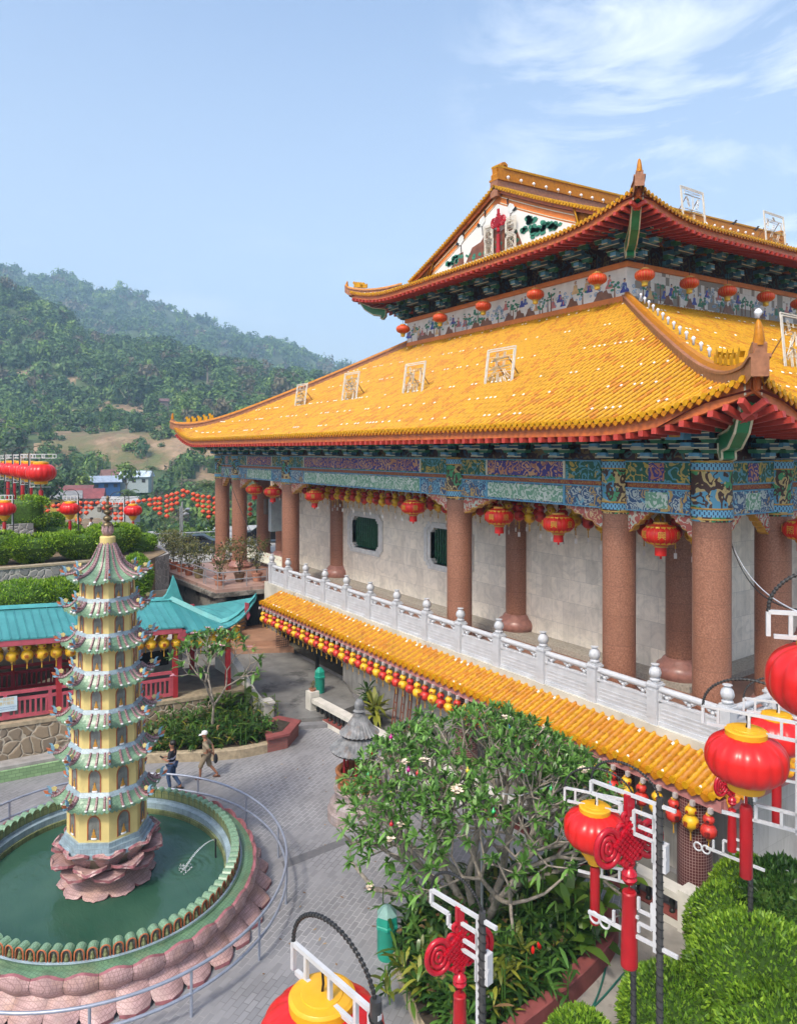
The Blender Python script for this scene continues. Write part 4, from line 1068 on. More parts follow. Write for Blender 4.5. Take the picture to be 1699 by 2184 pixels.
def petal_low(th, dth):
    G_ = []
    for i in range(9):
        f = i / 8 * 2 - 1; row = []
        for j in range(7):
            x = j / 6; t = th + dth * .5 * f * .995 * (1 if x < .8 else 1 - .14 * (x - .8) / .2)
            o = .34 + x * (.36 + .16 * (1 - abs(f)) ** .8) ; z = .46 - .36 * x ** .8 + .025 * (1 - f * f) * math.sin(x * PI) - .03 * f * f
            row.append((*ring(o, t), z))
        row.append((row[-1][0], row[-1][1], row[-1][2] - .09)); row.append((*ring(.34, th + dth * .5 * f * .9), .02))
        G_.append(row)
    A = np.array(G_); mb = MB(); mb.grid(A[:, :7], 0); mb.grid(A[:, 6:8], 1); mb.grid(A[:, 7:], 2)
    return mb.build('lower_petal', [PINKM, PINKE, CRACK], POND, smooth='auto')
NP_ = 36
for k in range(NP_): petal_up(2 * PI * k / NP_, 2 * PI / NP_); petal_low(2 * PI * (k + .5) / NP_, 2 * PI / NP_)
# arched niches round the rim, open side outwards
def arch():
    mb = MB(); n = 8; w = .115; h = .17; dpt = .22
    o = [(-w, 0)] + [(-w * math.cos(a), h + w * math.sin(a)) for a in np.linspace(0, PI, n)] + [(w, 0)]
    i_ = [(x * .74, (z if z < .01 else z * .92)) for x, z in o]
    k = len(o)
    V = [(x, .0, z) for x, z in o] + [(x, dpt, z) for x, z in o] + [(x, -.012, z) for x, z in i_] + [(x, .05, z) for x, z in i_]
    F = []; M = []
    for j in range(k - 1):
        F.append((j, j + 1, k + j + 1, k + j)); M.append(0)
        F.append((j, 2 * k + j, 2 * k + j + 1, j + 1)); M.append(1)
        F.append((2 * k + j, 3 * k + j, 3 * k + j + 1, 2 * k + j + 1)); M.append(1)
    F.append(tuple(range(3 * k, 4 * k))); M.append(2); F.append(tuple(range(2 * k - 1, k - 1, -1))); M.append(3)
    mb.add(V, F, M)
    mb.lathe([(.05, .0), (.055, .05), (.035, .10), (.03, .15), (.004, .18)], 8, (0, .02, .01), 3)
    return mb.build('arch_niche', [GREENM, RUST, NGLASS, MOSSY])
ar0 = arch(); NA = 88
# equal spacing along the oval
tt = np.linspace(0, 2 * PI, 2000); pp = np.array([ring(-.02, t) for t in tt]); ln = np.r_[0, np.cumsum(np.linalg.norm(np.diff(pp, axis=0), axis=1))]
for k in range(NA):
    th = np.interp(ln[-1] * k / NA, ln, tt); x, y = ring(-.02, th); nx, ny = math.cos(th) / (EA), math.sin(th) / (EB); rot = math.atan2(ny, nx) + PI / 2
    reuse(ar0, k, POND, (x, y, .90), rot)
def m_water():
    t = NT('pond_water'); w1 = t.noise(2.6, 3, .6, vec=t.n('VectorMath', {0: t.co(), 1: (1.0, 1.9, 1)}, operation='MULTIPLY'), dist=.5)
    d = t.n('VectorMath', {0: t.co(), 1: tuple(G(395, 1850, .48))}, 1, operation='DISTANCE')
    rip = t.math('MULTIPLY', t.math('SINE', t.math('MULTIPLY', d, 34.0)), t.math('MULTIPLY', t.ramp(d, [(.05, 1), (.9, 0)]), .35))
    t.bump(t.math('ADD', w1, rip), .30, .06)
    c = t.ramp(t.noise(.5, 2), [(.3, (.022, .070, .045)), (.7, (.045, .105, .068))])
    return t.set(c, .07, **{'IOR': 1.33})
mb = MB(); mb.add([(*ring(-.38, t), .48) for t in TH[:-1]], [tuple(range(144))]); tag(mb.build('water', m_water()), kind='structure')
# water jet from the rim
q0 = Vector(G(459, 1790, .98)); q1 = Vector(G(392, 1856, .50)); JETM = NT('falling_water'); JETM = JETM.set((.75, .80, .82), .25, **{'Transmission Weight': .55, 'Alpha': .55})
mb = MB(); mb.tube([tuple(q0.lerp(q1, f) + Vector((0, 0, .30 * (f * (1 - f)) * 2.2))) for f in np.linspace(0, 1, 12)], [.012 + .02 * f for f in np.linspace(0, 1, 12)], 6)
rs = random.Random(2)
for k in range(36):
    a, r = rs.uniform(0, 6.28), rs.uniform(0, .24); mb.lathe([(.003, -.02), (.022, 0), (.003, .03)], 5, (q1.x + r * math.cos(a), q1.y + r * math.sin(a), .51 + rs.uniform(0, .07)))
tag(mb.build('water_jet', JETM), 'thin arcing jet of water splashing into the green pond', 'water jet')
mb = MB(); mb.tube([(q0.x + .04, q0.y, .45), (q0.x + .04, q0.y, 1.0), tuple(q0)], .025, 8); tag(mb.build('fountain_pipe', BLACK), 'short black spout pipe at the pond rim feeding the jet', 'pipe')
# circular pipe railing round the pond
RC = PC + np.array([.1, -.1]); 
def rring(th): return RC[0] + (EA + 1.40) * math.cos(th), RC[1] + (EB + 1.30) * math.sin(th)
PR = empty('pond_railing', (RC[0], RC[1], 0), 'round galvanised pipe railing circling the lotus pond', 'railing')
PIPE = mat('bluish_grey_pipe', (.30, .33, .40), .35, .12, 5, Metallic=.35)
for z in (1.0, .5):
    mb = MB(); mb.tube([(*rring(t), z) for t in np.linspace(0, 2 * PI, 121)[:-1]], .036, 8, closed=True); mb.build('rail', PIPE, PR, smooth=True)
for k in range(15):
    t = 2 * PI * (k + .35) / 15; mb = MB(); mb.tube([(*rring(t), 0), (*rring(t), 1.0)], .032, 8); mb.build('post', PIPE, PR, smooth='auto')
# ================================================================== PAGODA
GX, GY = -20.62, 4.40; PH = math.atan2(-GY, -GX) + R(2)
PAG = empty('miniature_pagoda', (GX, GY, .48), 'seven tiered yellow miniature pagoda with green roofs rising from a stone lotus', 'pagoda')
def oc(r, k, z, ph=0.0): a = PH + PI / 4 * k + ph; return (GX + r * math.cos(a), GY + r * math.sin(a), z)
EAVES = [8.58, 7.74, 6.83, 5.87, 4.87, 3.88, 2.76]
RB = [.70, .745, .79, .845, .90, .955, 1.01]                   # body corner radii
RE = [.94, 1.00, 1.06, 1.10, 1.15, 1.20, 1.25]
FLO = [None] + [EAVES[i] + .30 for i in range(1, 7)] + [1.86]
def arch_outline(w, h, n=8): return [(-w, 0)] + [(-w * math.cos(a), h + w * math.sin(a)) for a in np.linspace(0, PI, n)] + [(w, 0)]
def make_niche():
    w, h = .125, .27
    o = arch_outline(w, h); i_ = arch_outline(w * .82, h * .97); k = len(o)
    mb = MB(); V = [(x, -.012, z) for x, z in o] + [(x, -.012, z + .01) for x, z in i_] + [(x, .0, z) for x, z in o] + [(x, -.001, z + .01) for x, z in i_]
    F = []; M = []
    for j in range(k - 1): F += [(j, k + j, k + j + 1, j + 1), (j, j + 1, 2 * k + j + 1, 2 * k + j), (k + j, 3 * k + j, 3 * k + j + 1, k + j + 1)]; M += [0, 0, 0]
    F.append(tuple(range(3 * k, 4 * k))); M.append(1); mb.add(V, F, M)
    n_ = mb.build('niche', [RUST, NGLASS])
    s = MB(); s.lathe([(.060, .02), (.062, .045), (.05, .05)], 10, (0, -.012, 0), 1, sy=.35); s.lathe([(.052, .05), (.056, .065), (.048, .085), (.030, .10), (.034, .125), (.030, .14), (.012, .15), (.018, .16), (.020, .172), (.012, .187), (.003, .192)], 10, (0, -.012, 0), 0, sy=.35)
    s = s.build('statuette', [mat('dull_gold', (.42, .21, .03), .35, .2, 8), WHITE], None, smooth='auto'); s.parent = n_; s.scale = (.85, 1, .95); return n_
nic0 = make_niche(); nn = 0
BODY = [(FLO[i + 1] if i < 6 else 1.86, EAVES[i] + .10) for i in range(7)]
def make_ornament():
    mb = MB()
    def scrl(cx, cz, r, t0, t1, n=9): return [(cx + r * (1 - .55 * f) * math.cos(t0 + (t1 - t0) * f), cz + r * (1 - .55 * f) * math.sin(t0 + (t1 - t0) * f)) for f in np.linspace(0, 1, n)]
    def ribbon(pts, w, m):
        mb.tube([(x, 0, z) for x, z in pts], [w * (1 - .5 * f) for f in np.linspace(0, 1, len(pts))], 6, m)
    ribbon([(-.34, .02), (-.2, .02), (-.05, .05), (.08, .11)], .035, 0)
    ribbon(scrl(-.12, .10, .075, -1.5, 3.5), .022, 0); ribbon(scrl(.02, .14, .06, -1.5, 3.2), .018, 0)
    mb.prism([(.04, .06), (.15, .12), (.14, .26), (.20, .33), (.10, .30), (.04, .20)], (0, 0, 0), (1, 0, 0), (0, 0, 1), .05, 1)
    mb.prism([(-.06, .12), (.02, .14), (.06, .24), (-.04, .27), (-.10, .22)], (0, 0, 0), (1, 0, 0), (0, 0, 1), .045, 2)
    mb.prism([(.10, .05), (.24, .10), (.28, .19), (.16, .16)], (0, 0, 0), (1, 0, 0), (0, 0, 1), .05, 3)
    mb.prism([(.06, .0), (.20, .0), (.25, .06), (.12, .07)], (0, 0, 0), (1, 0, 0), (0, 0, 1), .05, 1)
    return mb.build('corner_ornament', [mat('plum_scroll', (.19, .06, .07), .45, .3, 10), mat('ornament_blue', (.17, .32, .42), .45, .3, 10), mat('ornament_cream', (.58, .47, .19), .45, .2, 10), mat('ornament_orange', (.48, .13, .045), .45, .25, 10)])
orn0 = make_ornament(); no = 0
for i in range(7):
    z0, z1 = BODY[i]; r = RB[i]
    mb = MB(); mb.grid([[oc(r, k, z0), oc(r, k, z1)] for k in range(9)]); body = mb.build('storey', YELM, PAG)
    ap = r * math.cos(PI / 8); sc = (z1 - z0 - .10) / .52; sc = min(sc, r / .70 * 1.02)
    for k in range(8):
        a = PH + PI / 4 * (k + .5); p = (GX + ap * math.cos(a), GY + ap * math.sin(a), z0 + .05)
        c = reuse(nic0, nn, PAG, p, a + PI / 2); c.scale = (r / .72, 1, sc * 1.12); nn += 1
    if i < 6:                                                           # pale blue band where the storey meets the roof below
        mb = MB(); zb = FLO[i + 1]
        mb.grid([[oc(r * 1.11, k, zb - .03), oc(r * 1.08, k, zb + .0), oc(r * 1.02, k, zb + .07), oc(r * 1.0, k, zb + .07)] for k in range(9)]); mb.build('blue_band', BLUEM, PAG)
    # roof skirt
    ze = EAVES[i]; re = RE[i]; NS = 8
    top = None
    rows = []
    for k in range(8):
        for s in range(NS):
            f = s / NS; c = math.cos(PI / 8) / math.cos((f - .5) * PI / 4)          # straight octagon edge
            a = PH + PI / 4 * (k + f); lift = .11 * abs(2 * f - 1) ** 2.2; fl = 1 + .10 * abs(2 * f - 1) ** 2.5
            col = []
            if i == 0:
                for x in np.linspace(0, 1, 10):
                    rr = (re * c * fl) * (1 - x) + .17 * x; q = rr * (1 - .34 * math.sin(PI * x) * .8) if x > 0 else rr; zz = ze + .94 * (x ** 1.25) + lift * (1 - x) ** 3
                    col.append((GX + q * math.cos(a), GY + q * math.sin(a), zz))
            else:
                for x in np.linspace(0, 1, 6):
                    rr = re * c * fl * (1 - x) + RB[i - 1] * 1.09 * c * x; zz = ze + .275 * (x ** 1.1) + lift * (1 - x) ** 2 - .03 * math.sin(PI * x)
                    col.append((GX + rr * math.cos(a), GY + rr * math.sin(a), zz))
            rows.append(col)
    A = np.array(rows + rows[:1]); mb = MB(); mb.grid(A, 0); roof = mb.build('roof', GREENM, PAG)
    mb = MB()                                                                 # scalloped drip edge and underside
    N_ = len(rows); F = []
    for j in range(N_):
        p, q = A[j, 0], A[j + 1, 0]; mid = (p + q) / 2
        mb.add([p, q, q - [0, 0, .045], mid - [0, 0, .10], p - [0, 0, .045]], [(0, 1, 2, 3, 4)], 0)
    inn = [(GX + (RB[i] * .99) * math.cos(PH + PI / 4 * (j / NS)) * (math.cos(PI / 8) / math.cos(((j / NS) % 1 - .5) * PI / 4)), GY + (RB[i] * .99) * math.sin(PH + PI / 4 * (j / NS)) * (math.cos(PI / 8) / math.cos(((j / NS) % 1 - .5) * PI / 4)), ze + .0) for j in range(N_ + 1)]
    mb.grid([[A[j, 0] - [0, 0, .04], inn[j]] for j in range(N_ + 1)], 1)
    mb.build('drip_edge', [GREENM, mat('rust_soffit', (.20, .07, .05), .6, .2)], roof)
    mb = MB()
    per = 4 if i else 3
    for k in range(8):
        for s in range(per):
            f = (s + (.5 if s else 0)) / per if s else 0
            j = k * NS + int(round(f * NS)); line = A[j % N_] + np.array([0, 0, .02]); m_ = len(line)
            line = np.vstack([line[0] + (line[0] - line[1]) * .12, line])
            mb.tube(line, [(.036 if s else .045) * (1 - (.45 if i == 0 else .1) * q) for q in np.linspace(0, 1, m_ + 1)], 6, 0)
            if s: 
                p = line[0]; a = math.atan2(p[1] - GY, p[0] - GX); mb.lathe([(.002, -.03), (.03, -.02), (.04, 0), (.03, .02), (.002, .03)], 8, tuple(p), 1)
    mb.build('roof_ribs', [PLUM, WHITE], roof)
    for k in range(8):
        p = A[k * NS, 0]; a = PH + PI / 4 * k
        c = reuse(orn0, no, PAG, (p[0] - .05 * math.cos(a), p[1] - .05 * math.sin(a), p[2] + .03), a); c.scale = (.72 + .02 * i,) * 3; no += 1
# spire
mb = MB(); mb.lathe([(.19, 9.60), (.20, 9.64), (.20, 9.80), (.18, 9.82), (.10, 9.83)], 24, (GX, GY, 0)); mb.build('collar', YELM, PAG, smooth='auto')
mb = MB(); mb.lathe([(.09, 9.83), (.13, 9.86), (.17, 9.98), (.15, 10.06), (.17, 10.10), (.11, 10.12)], 24, (GX, GY, 0), ribs=8, ribd=.18); mb.build('lotus_bud', PINKM, PAG, smooth='auto')
mb = MB()
pr = []
for z, r in ((10.18, .15), (10.37, .125), (10.54, .105), (10.69, .09)):
    for t in np.linspace(-1.2, 1.2, 7): pr.append((r * math.cos(t) , z + r * .7 * math.sin(t)))
pr += [(.035, 10.75), (.03, 10.9), (.06, 10.92), (.02, 10.98), (.004, 11.0)]
mb.lathe(pr, 16, (GX, GY, 0)); mb.build('spire', mat('aged_bronze', (.14, .105, .055), .38, .4, 9, Metallic=.6), PAG, smooth='auto')
for s in (-1, 1):
    mb = MB(); d = Vector((RT[0], RT[1], 0)) * s
    mb.tube([Vector((GX, GY, 10.98)), Vector((GX, GY, 10.95)) + d * .14, Vector((GX, GY, 10.86)) + d * .22], .012, 6); mb.lathe([(.03, -.22), (.06, -.20), (.06, -.10), (.10, -.08), (.04, -.02), (.004, 0)], 8, tuple(Vector((GX, GY, 10.86)) + d * .22)); mb.build('lamp', mat('old_lamp', (.22, .20, .16), .4, .3), PAG)
for o in PAG.children:
    n_ = o.name.split('.')[0]; o.location.z -= {'collar': .13, 'lotus_bud': .13, 'spire': .20, 'lamp': .30}.get(n_, 0)
# steps and lotus throne
mb = MB()
for r, z0, z1 in ((1.22, 1.50, 1.62), (1.14, 1.62, 1.74), (1.07, 1.74, 1.86)): mb.grid([[oc(r, k, z0), oc(r, k, z1), oc(.6, k, z1)] for k in range(9)])
mb.build('stepped_base', BLUEM, PAG)
mb = MB(); mb.lathe([(.95, .2), (.85, .6), (.75, .9), (.9, 1.2), (1.1, 1.5), (1.16, 1.52)], 24, (GX, GY, 0)); mb.build('lotus_core', mat('khaki_core', (.22, .20, .14), .7, .3), PAG, smooth=True)
def lotus_petal(a, r0, z0, r1, z1, w, cup, name='lotus_petal', th=.07, base=.55):
    """petal from (r0,z0) out to its tip (r1,z1); cup>0 curls the sides up"""
    mb = MB(); G1 = []; u = np.array([math.cos(a), math.sin(a), 0]); v = np.array([-math.sin(a), math.cos(a), 0]); c = np.array([GX, GY, 0])
    prof = [(0, base), (.25, .80), (.5, .97), (.72, 1.0), (.88, .85), (.96, .62), (1.0, .0)]
    n = np.array([-(z1 - z0), r1 - r0]); n = n / np.linalg.norm(n)
    up = u * n[0] + np.array([0, 0, 1.]) * n[1]
    for x, ww in prof:
        row = []
        for j in range(7):
            f = j / 6 * 2 - 1; hump = cup * f * f - .08 * math.sin(PI * x) * (1 if cup < 0 else -1)
            xx = min(x, .93 + .07 * (1 - abs(f))) if x > .9 else x
            row.append(c + u * (r0 + (r1 - r0) * xx) + np.array([0, 0, z0 + (z1 - z0) * xx]) + v * f * w * max(ww, .35 if x > .9 else ww) + up * hump)
        G1.append(row)
    A = np.array(G1); B = A - up * th
    mb.grid(A, 0); mb.grid(B[:, ::-1], 0)
    mb.grid(np.stack([A[:, 0], B[:, 0]], 1), 1); mb.grid(np.stack([A[:, -1], B[:, -1]], 1)[:, ::-1], 1); mb.grid(np.stack([A[-1], B[-1]], 1)[:, ::-1], 1)
    return mb.build(name, [PINKM, PINKE], PAG)
for k in range(10): lotus_petal(PH + 2 * PI * (k + .5) / 10, .60, 1.14, 1.27, .50, .345, -.05, base=.5)
for k in range(8): lotus_petal(PH + PI / 4 * k, .70, 1.0, 1.36, 1.06, .42, .05)
for k in range(8): lotus_petal(PH + PI / 4 * (k + .5), .80, 1.06, 1.46, 1.31, .42, .10)
for k in range(8): lotus_petal(PH + PI / 4 * k, .92, 1.16, 1.32, 1.66, .40, .12)
# ================================================================== COVERED WALKWAY with teal roof
TEALR = NT('teal_sheet_roof'); q_ = TEALR.sep()
rib_ = TEALR.math('FRACT', TEALR.math('MULTIPLY', q_[1], 3.2)); ln_ = TEALR.math('LESS_THAN', rib_, .10)
c_ = TEALR.ramp(TEALR.noise(1.1, 4, .6), [(.3, (.04, .20, .205)), (.6, (.06, .27, .275)), (.85, (.09, .33, .33))])
c_ = TEALR.mix(TEALR.math('MULTIPLY', TEALR.math('GREATER_THAN', TEALR.n('TexWhiteNoise', {'W': TEALR.math('FLOOR', TEALR.math('MULTIPLY', q_[1], 3.2))}, 0, noise_dimensions='1D'), .8), .5), c_, (.025, .20, .21))
c_ = TEALR.mix(TEALR.math('MULTIPLY', ln_, .5), c_, (.02, .15, .16))
TEALM = TEALR.set(c_, .42); TEALP = mat('teal_flashing', (.06, .29, .29), .5, .2, 2)
REDW = mat('red_painted_wood', (.33, .02, .028), .5, .2, 3); PINKF = mat('faded_red_paint', (.42, .075, .10), .6, .2, 2.5)
WALK = empty('covered_walkway', (-33, 5, 1.3), 'long covered walkway with turquoise sheet roof and red posts behind the pagoda', 'walkway')
def wx(off, y): return -31.3 - .10 * (9.45 - y) + off         # walkway runs slightly skew
def zs(y): return .042 * (9.45 - y)
def wp(off, y, z): return (wx(off, y), y, z + (zs(y) if z > 3 else zs(y) * .35))
YA, YB, YE = -8.0, 9.45, 12.3
RUBBLE = NT('rubble_stone'); 
def m_rubble(name, cols, mortar, sc=2.6):
    t = NT(name); v = t.n('VectorMath', {0: t.co(), 1: t.n('VectorMath', {0: t.noise(2.0, 2, out=1), 1: (.25, .25, .25)}, operation='MULTIPLY')}, operation='ADD')
    e = t.voro(sc, v, 'DISTANCE_TO_EDGE'); cid = t.voro(sc, v, out=1)
    c = t.ramp(t.sep(cid)[0], [(0, cols[0]), (.5, cols[1]), (1, cols[2])])
    c = t.mix(t.math('MULTIPLY', t.noise(9, 4, .7), .6), c, tuple(x * .5 for x in cols[1]))
    c = t.mix(t.ramp(e, [(.02, 1), (.06, 0)]), c, mortar)
    t.bump(t.ramp(e, [(.0, 0), (.12, 1)]), .7, .05); return t.set(c, .85)
RUB_T = m_rubble('tan_rubble_wall', [(.20, .15, .095), (.27, .21, .14), (.15, .125, .10)], (.36, .32, .25), 2.2)
RUB_G = m_rubble('grey_stone_wall', [(.25, .245, .235), (.36, .35, .33), (.18, .18, .175)], (.42, .40, .36), 2.6)
bpy.data.materials.remove(RUBBLE.mat)
ys = np.linspace(YA, YE + .3, 30)
mb = MB(); mb.grid([[wp(.42, y, -.1), wp(.30, y, 1.15), wp(.30, y, 1.28), wp(-4.2, y, 1.28)] for y in ys]); mb.build('plinth_wall', RUB_T, WALK)
mb = MB(); mb.grid([[wp(.34, y, 1.16), wp(.34, y, 1.31), wp(-.55, y, 1.32), wp(-.55, y, 1.2)] for y in ys]); mb.build('plinth_coping', KERB, WALK)
mb = MB(); mb.grid([[wp(-.55, y, 1.29), wp(-4.1, y, 1.29)] for y in ys]); mb.build('walk_floor', mat('dull_floor', (.14, .12, .10), .8, .3, 1.5), WALK)
# roof
def sect(o0, z0, o1, z1, a, b, name, m, th=.06, n=24):
    mb = MB(); yy = np.linspace(a, b, n)
    mb.grid([[wp(o0, y, z0), wp(o1, y, z1), wp(o1, y, z1 - th), wp(o0, y, z0 - th), wp(o0, y, z0)] for y in yy]); mb.add([wp(o0, yy[0], z0), wp(o1, yy[0], z1), wp(o1, yy[0], z1 - th), wp(o0, yy[0], z0 - th)], [(0, 1, 2, 3)]); return mb.build(name, m, WALK)
sect(.52, 4.46, -2.0, 5.22, YA, 9.75, 'roof_sheet', TEALM); sect(-2.0, 5.22, -4.4, 4.40, YA, 9.75, 'roof_sheet', TEALM)
# ribs of the sheeting
mb = MB()
for y in np.arange(YA, 9.7, .31): mb.beam(wp(.52, y, 4.475), wp(-2.0, y, 5.235), .03, .035)
mb.build('sheet_rib', TEALM, WALK)
# swept hip end towards the temple
def hipz(f, g):  # f along 0..1 from y=9.75 to the end, g 0 ridge .. 1 eave
    return 0
end = []
for i in range(11):
    f = i / 10; y = 9.75 + 3.05 * f; row = []
    for j in range(9):
        g = j / 8; zr = 5.22 - .88 * f - .02; zr = 5.22 - 1.35 * f + (.0 if f < .55 else 0)
        ridge_off = -2.0 + 2.55 * f; off = ridge_off * (1 - g) + .58 * g
        ze = 4.24 + (1.25 * max(0, (f - .45) / .55) ** 2.2); zrr = 5.22 - .95 * min(f, .6) / .6 * 1.0 + (1.3 * max(0, (f - .6) / .4) ** 1.6)
        row.append(wp(off, y, zrr * (1 - g) + ze * g + .03 * math.sin(PI * g)))
    end.append(row)
A = np.array(end); mb = MB(); mb.grid(A); mb.grid(A - [0, 0, .06]); mb.build('roof_sheet', TEALM, WALK)
mb = MB()
for i in range(11):
    for j in (0,):
        pass
mb.grid(np.stack([A[:, 0] + [0.05, 0, .20], A[:, 0] + [.10, -.10, .02]], 1)); mb.grid(np.stack([A[:, 0] + [0.05, 0, .20], A[:, 0] + [-.10, .10, .0]], 1)); 
mb.grid(np.stack([A[:, 0] + [0.05, .02, .20], A[:, 0] + [0.05, .02, -.06]], 1))
mb.build('hip_cap', TEALP, WALK)
mb = MB(); yb = np.linspace(YA, 9.9, 20); mb.grid([[wp(-1.75, y, 5.20), wp(-2.0, y, 5.32), wp(-2.25, y, 5.20)] for y in yb]); mb.build('ridge_cap', TEALP, WALK)
o = Vector(wp(-2.0, 9.95, 5.25)); mb = MB(); mb.prism([(-.55, -.05), (.45, -.2), (.30, .15), (.12, .75), (.0, 1.05), (-.12, .6), (-.3, .2)], o, (0.15, 1, 0), (0, 0, 1), .30); mb.build('ridge_horn', TEALP, WALK)
# back slope of the hip end
mb = MB(); mb.grid([[tuple(A[i, 0]), wp(-4.4, 9.75 + 2.4 * i / 10, 4.35)] for i in range(11)]); mb.build('roof_sheet', TEALM, WALK)
# eave board, posts, beams
mb = MB(); yy = np.linspace(YA, 9.6, 20); mb.grid([[wp(.50, y, 4.40), wp(.50, y, 4.18), wp(.42, y, 4.18), wp(.42, y, 4.40)] for y in yy]); mb.add([wp(.50, 9.6, 4.40), wp(.50, 9.6, 4.18), wp(.42, 9.6, 4.18), wp(.42, 9.6, 4.40)], [(0, 1, 2, 3)]); mb.build('eave_board', PINKF, WALK)
mb = MB(); mb.prism([(-.1, .1), (.5, -.1), (.35, -.28), (.22, -.22), (.15, -.5), (.05, -.62), (0, -.4), (-.12, -.35)], wp(.45, 9.55, 4.30), (0, 1, 0), (0, 0, 1), .08); mb.build('eave_bracket', PINKF, WALK)
mb = MB(); mb.prism([(-.12, .5), (.06, .45), (.05, .1), (.12, -.1), (0, -.3), (-.06, -.1), (-.12, .0)], wp(.5, 12.45, 4.85), (0, 1, 0), (0, 0, 1), .06); mb.build('eave_bracket', PINKF, WALK)
for y in (-4, .35, 4.9, 9.45, 11.75):
    mb = MB(); mb.box((wx(0, y), y, (1.3 + 4.3 + zs(y)) / 2), (.2, .2, 3.0 + zs(y))); mb.build('post', REDW, WALK)
for y in (-6, -1.8, 2.55, 7.15, 11.4):
    mb = MB(); mb.box((wx(-3.9, y), y, 2.85), (.2, .2, 3.2)); mb.build('post', REDW, WALK)
mb = MB(); mb.beam(wp(-.02, YA, 4.16), wp(-.02, 11.8, 4.16), .12, .2); mb.beam(wp(-3.9, YA, 4.2), wp(-3.9, 11.4, 4.2), .12, .2); mb.build('post_beam', REDW, WALK)
# fences front and back: rails and slats
def fence(off, y0, y1, m, name, label):
    e = empty(name, wp(off, (y0 + y1) / 2, 1.3), label, 'fence')
    z0 = lambda y: 1.42 + zs(y) * .35
    mb = MB()
    def bar(h, th): mb.beam((wx(off, y0), y0, z0(y0) + h), (wx(off, y1), y1, z0(y1) + h), .07, th)
    mb = MB(); bar(1.0, .13); mb.build('top_rail', m, e)
    mb = MB(); bar(.72, .12); mb.build('middle_rail', m, e)
    mb = MB(); bar(.05, .14); mb.build('bottom_rail', m, e)
    n = int((y1 - y0) / .19); mb = MB()
    for k in range(n):
        y = y0 + (k + .5) * (y1 - y0) / n; mb.box((wx(off, y), y, z0(y) + .38), (.05, .075, .60))
    mb.build('slats', m, e); n = max(2, int((y1 - y0) / 1.55))
    for k in range(n + 1):
        y = y0 + k * (y1 - y0) / n; mb = MB(); mb.box((wx(off, y), y, z0(y) + .40), (.085, .16, .82)); mb.box((wx(off, y) , y, z0(y) + .88), (.08, .12, .16)); mb.build('fence_post', m, e)
fence(.05, YA, 9.3, PINKF, 'walkway_fence', 'faded pinkish red slatted fence along the front of the turquoise roofed walkway')
fence(-3.85, YA, 7.0, REDW, 'walkway_fence', 'deep red slatted fence at the back of the walkway in shade')
# warning sign on the fence
SIGN = empty('warning_sign', (0, 0, 0), 'small pale blue sign with yellow and blue lettering tied to the pink fence', 'sign')
sy0 = float(XP(3, 1560, -31.9)[1]); sc_ = Vector((wx(.12, 3.05), 3.05, 2.10))
sgn = (Vector((wx(0, 4), 4, 0)) - Vector((wx(0, 2), 2, 0))).normalized(); SIGN.location = sc_
mb = MB(); MS = Matrix((sgn, sgn.cross(Vector((0, 0, 1))), Vector((0, 0, 1)))).transposed(); mb.box(sc_, (.74, .02, .56), M=MS); mb.build('board', mat('pale_blue_board', (.50, .62, .68), .5, .08), SIGN)
def sign_text(body, size, z, m):
    M = Matrix.Translation(sgn.cross(Vector((0, 0, 1))) * .0125 + Vector((0, 0, z))) @ Matrix((sgn, Vector((0, 0, 1)), sgn.cross(Vector((0, 0, 1))))).transposed().to_4x4()
    text_mesh(body, size, .001, 'lettering', m, SIGN, M)
SY, SB = mat('sign_yellow', (.62, .44, .12), .6, .05), mat('sign_blue', (.03, .13, .34), .6, .05)
sign_text('严禁燃放', .135, .19, SY); sign_text('爆竹烟花', .135, .04, SY); sign_text('FIRE CRACKERS AND FIRE WORKS', .046, -.11, SB); sign_text('ARE STRICTLY PROHIBITED', .046, -.19, SB)
# green glazed kerb below the rubble wall
def m_green_kerb():
    t = NT('green_glazed_block'); q = t.sep(); br = t.t.nodes.new('ShaderNodeTexBrick'); t.t.links.new(t.comb(q[1], q[2], 0.0), br.inputs['Vector'])
    for k, v in dict(Scale=1.0, Color1=(.16, .27, .13, 1), Color2=(.23, .36, .18, 1), Mortar=(.10, .17, .08, 1)).items(): br.inputs[k].default_value = v
    br.inputs['Mortar Size'].default_value = .008; br.inputs['Brick Width'].default_value = .24; br.inputs['Row Height'].default_value = .12
    t.bump(br.outputs[1], -.4, .02); return t.set(t.mix(t.ramp(t.noise(1.2, 4), [(.55, 0), (.8, .7)]), br.outputs[0], (.09, .15, .07)), .35)
mb = MB(); ya, yb_ = -8, 5.4
gkx = lambda y: -29.35 - .10 * (4.8 - y)
mb.grid([[(gkx(y), y, -.02), (gkx(y), y, .40), (gkx(y) - .05, y, .42), (gkx(y) - .10, y, .40)] for y in np.linspace(ya, yb_, 12)]); o = mb.build('glazed_kerb', m_green_kerb()); tag(o, 'low kerb of green glazed blocks in front of the tan rubble wall', 'kerb')
mb = MB(); mb.grid([[(gkx(y) - .10, y, -.02), (gkx(y) - .10, y, .52), (gkx(y) - .42, y, .54), (gkx(y) - .42, y, .2), (gkx(y) - 1.6, y, .2)] for y in np.linspace(ya, yb_, 12)]); o = mb.build('planter_wall', mat('grey_render', (.27, .26, .245), .8, .25, 2)); tag(o, 'long low grey rendered wall behind the green glazed kerb', 'wall')
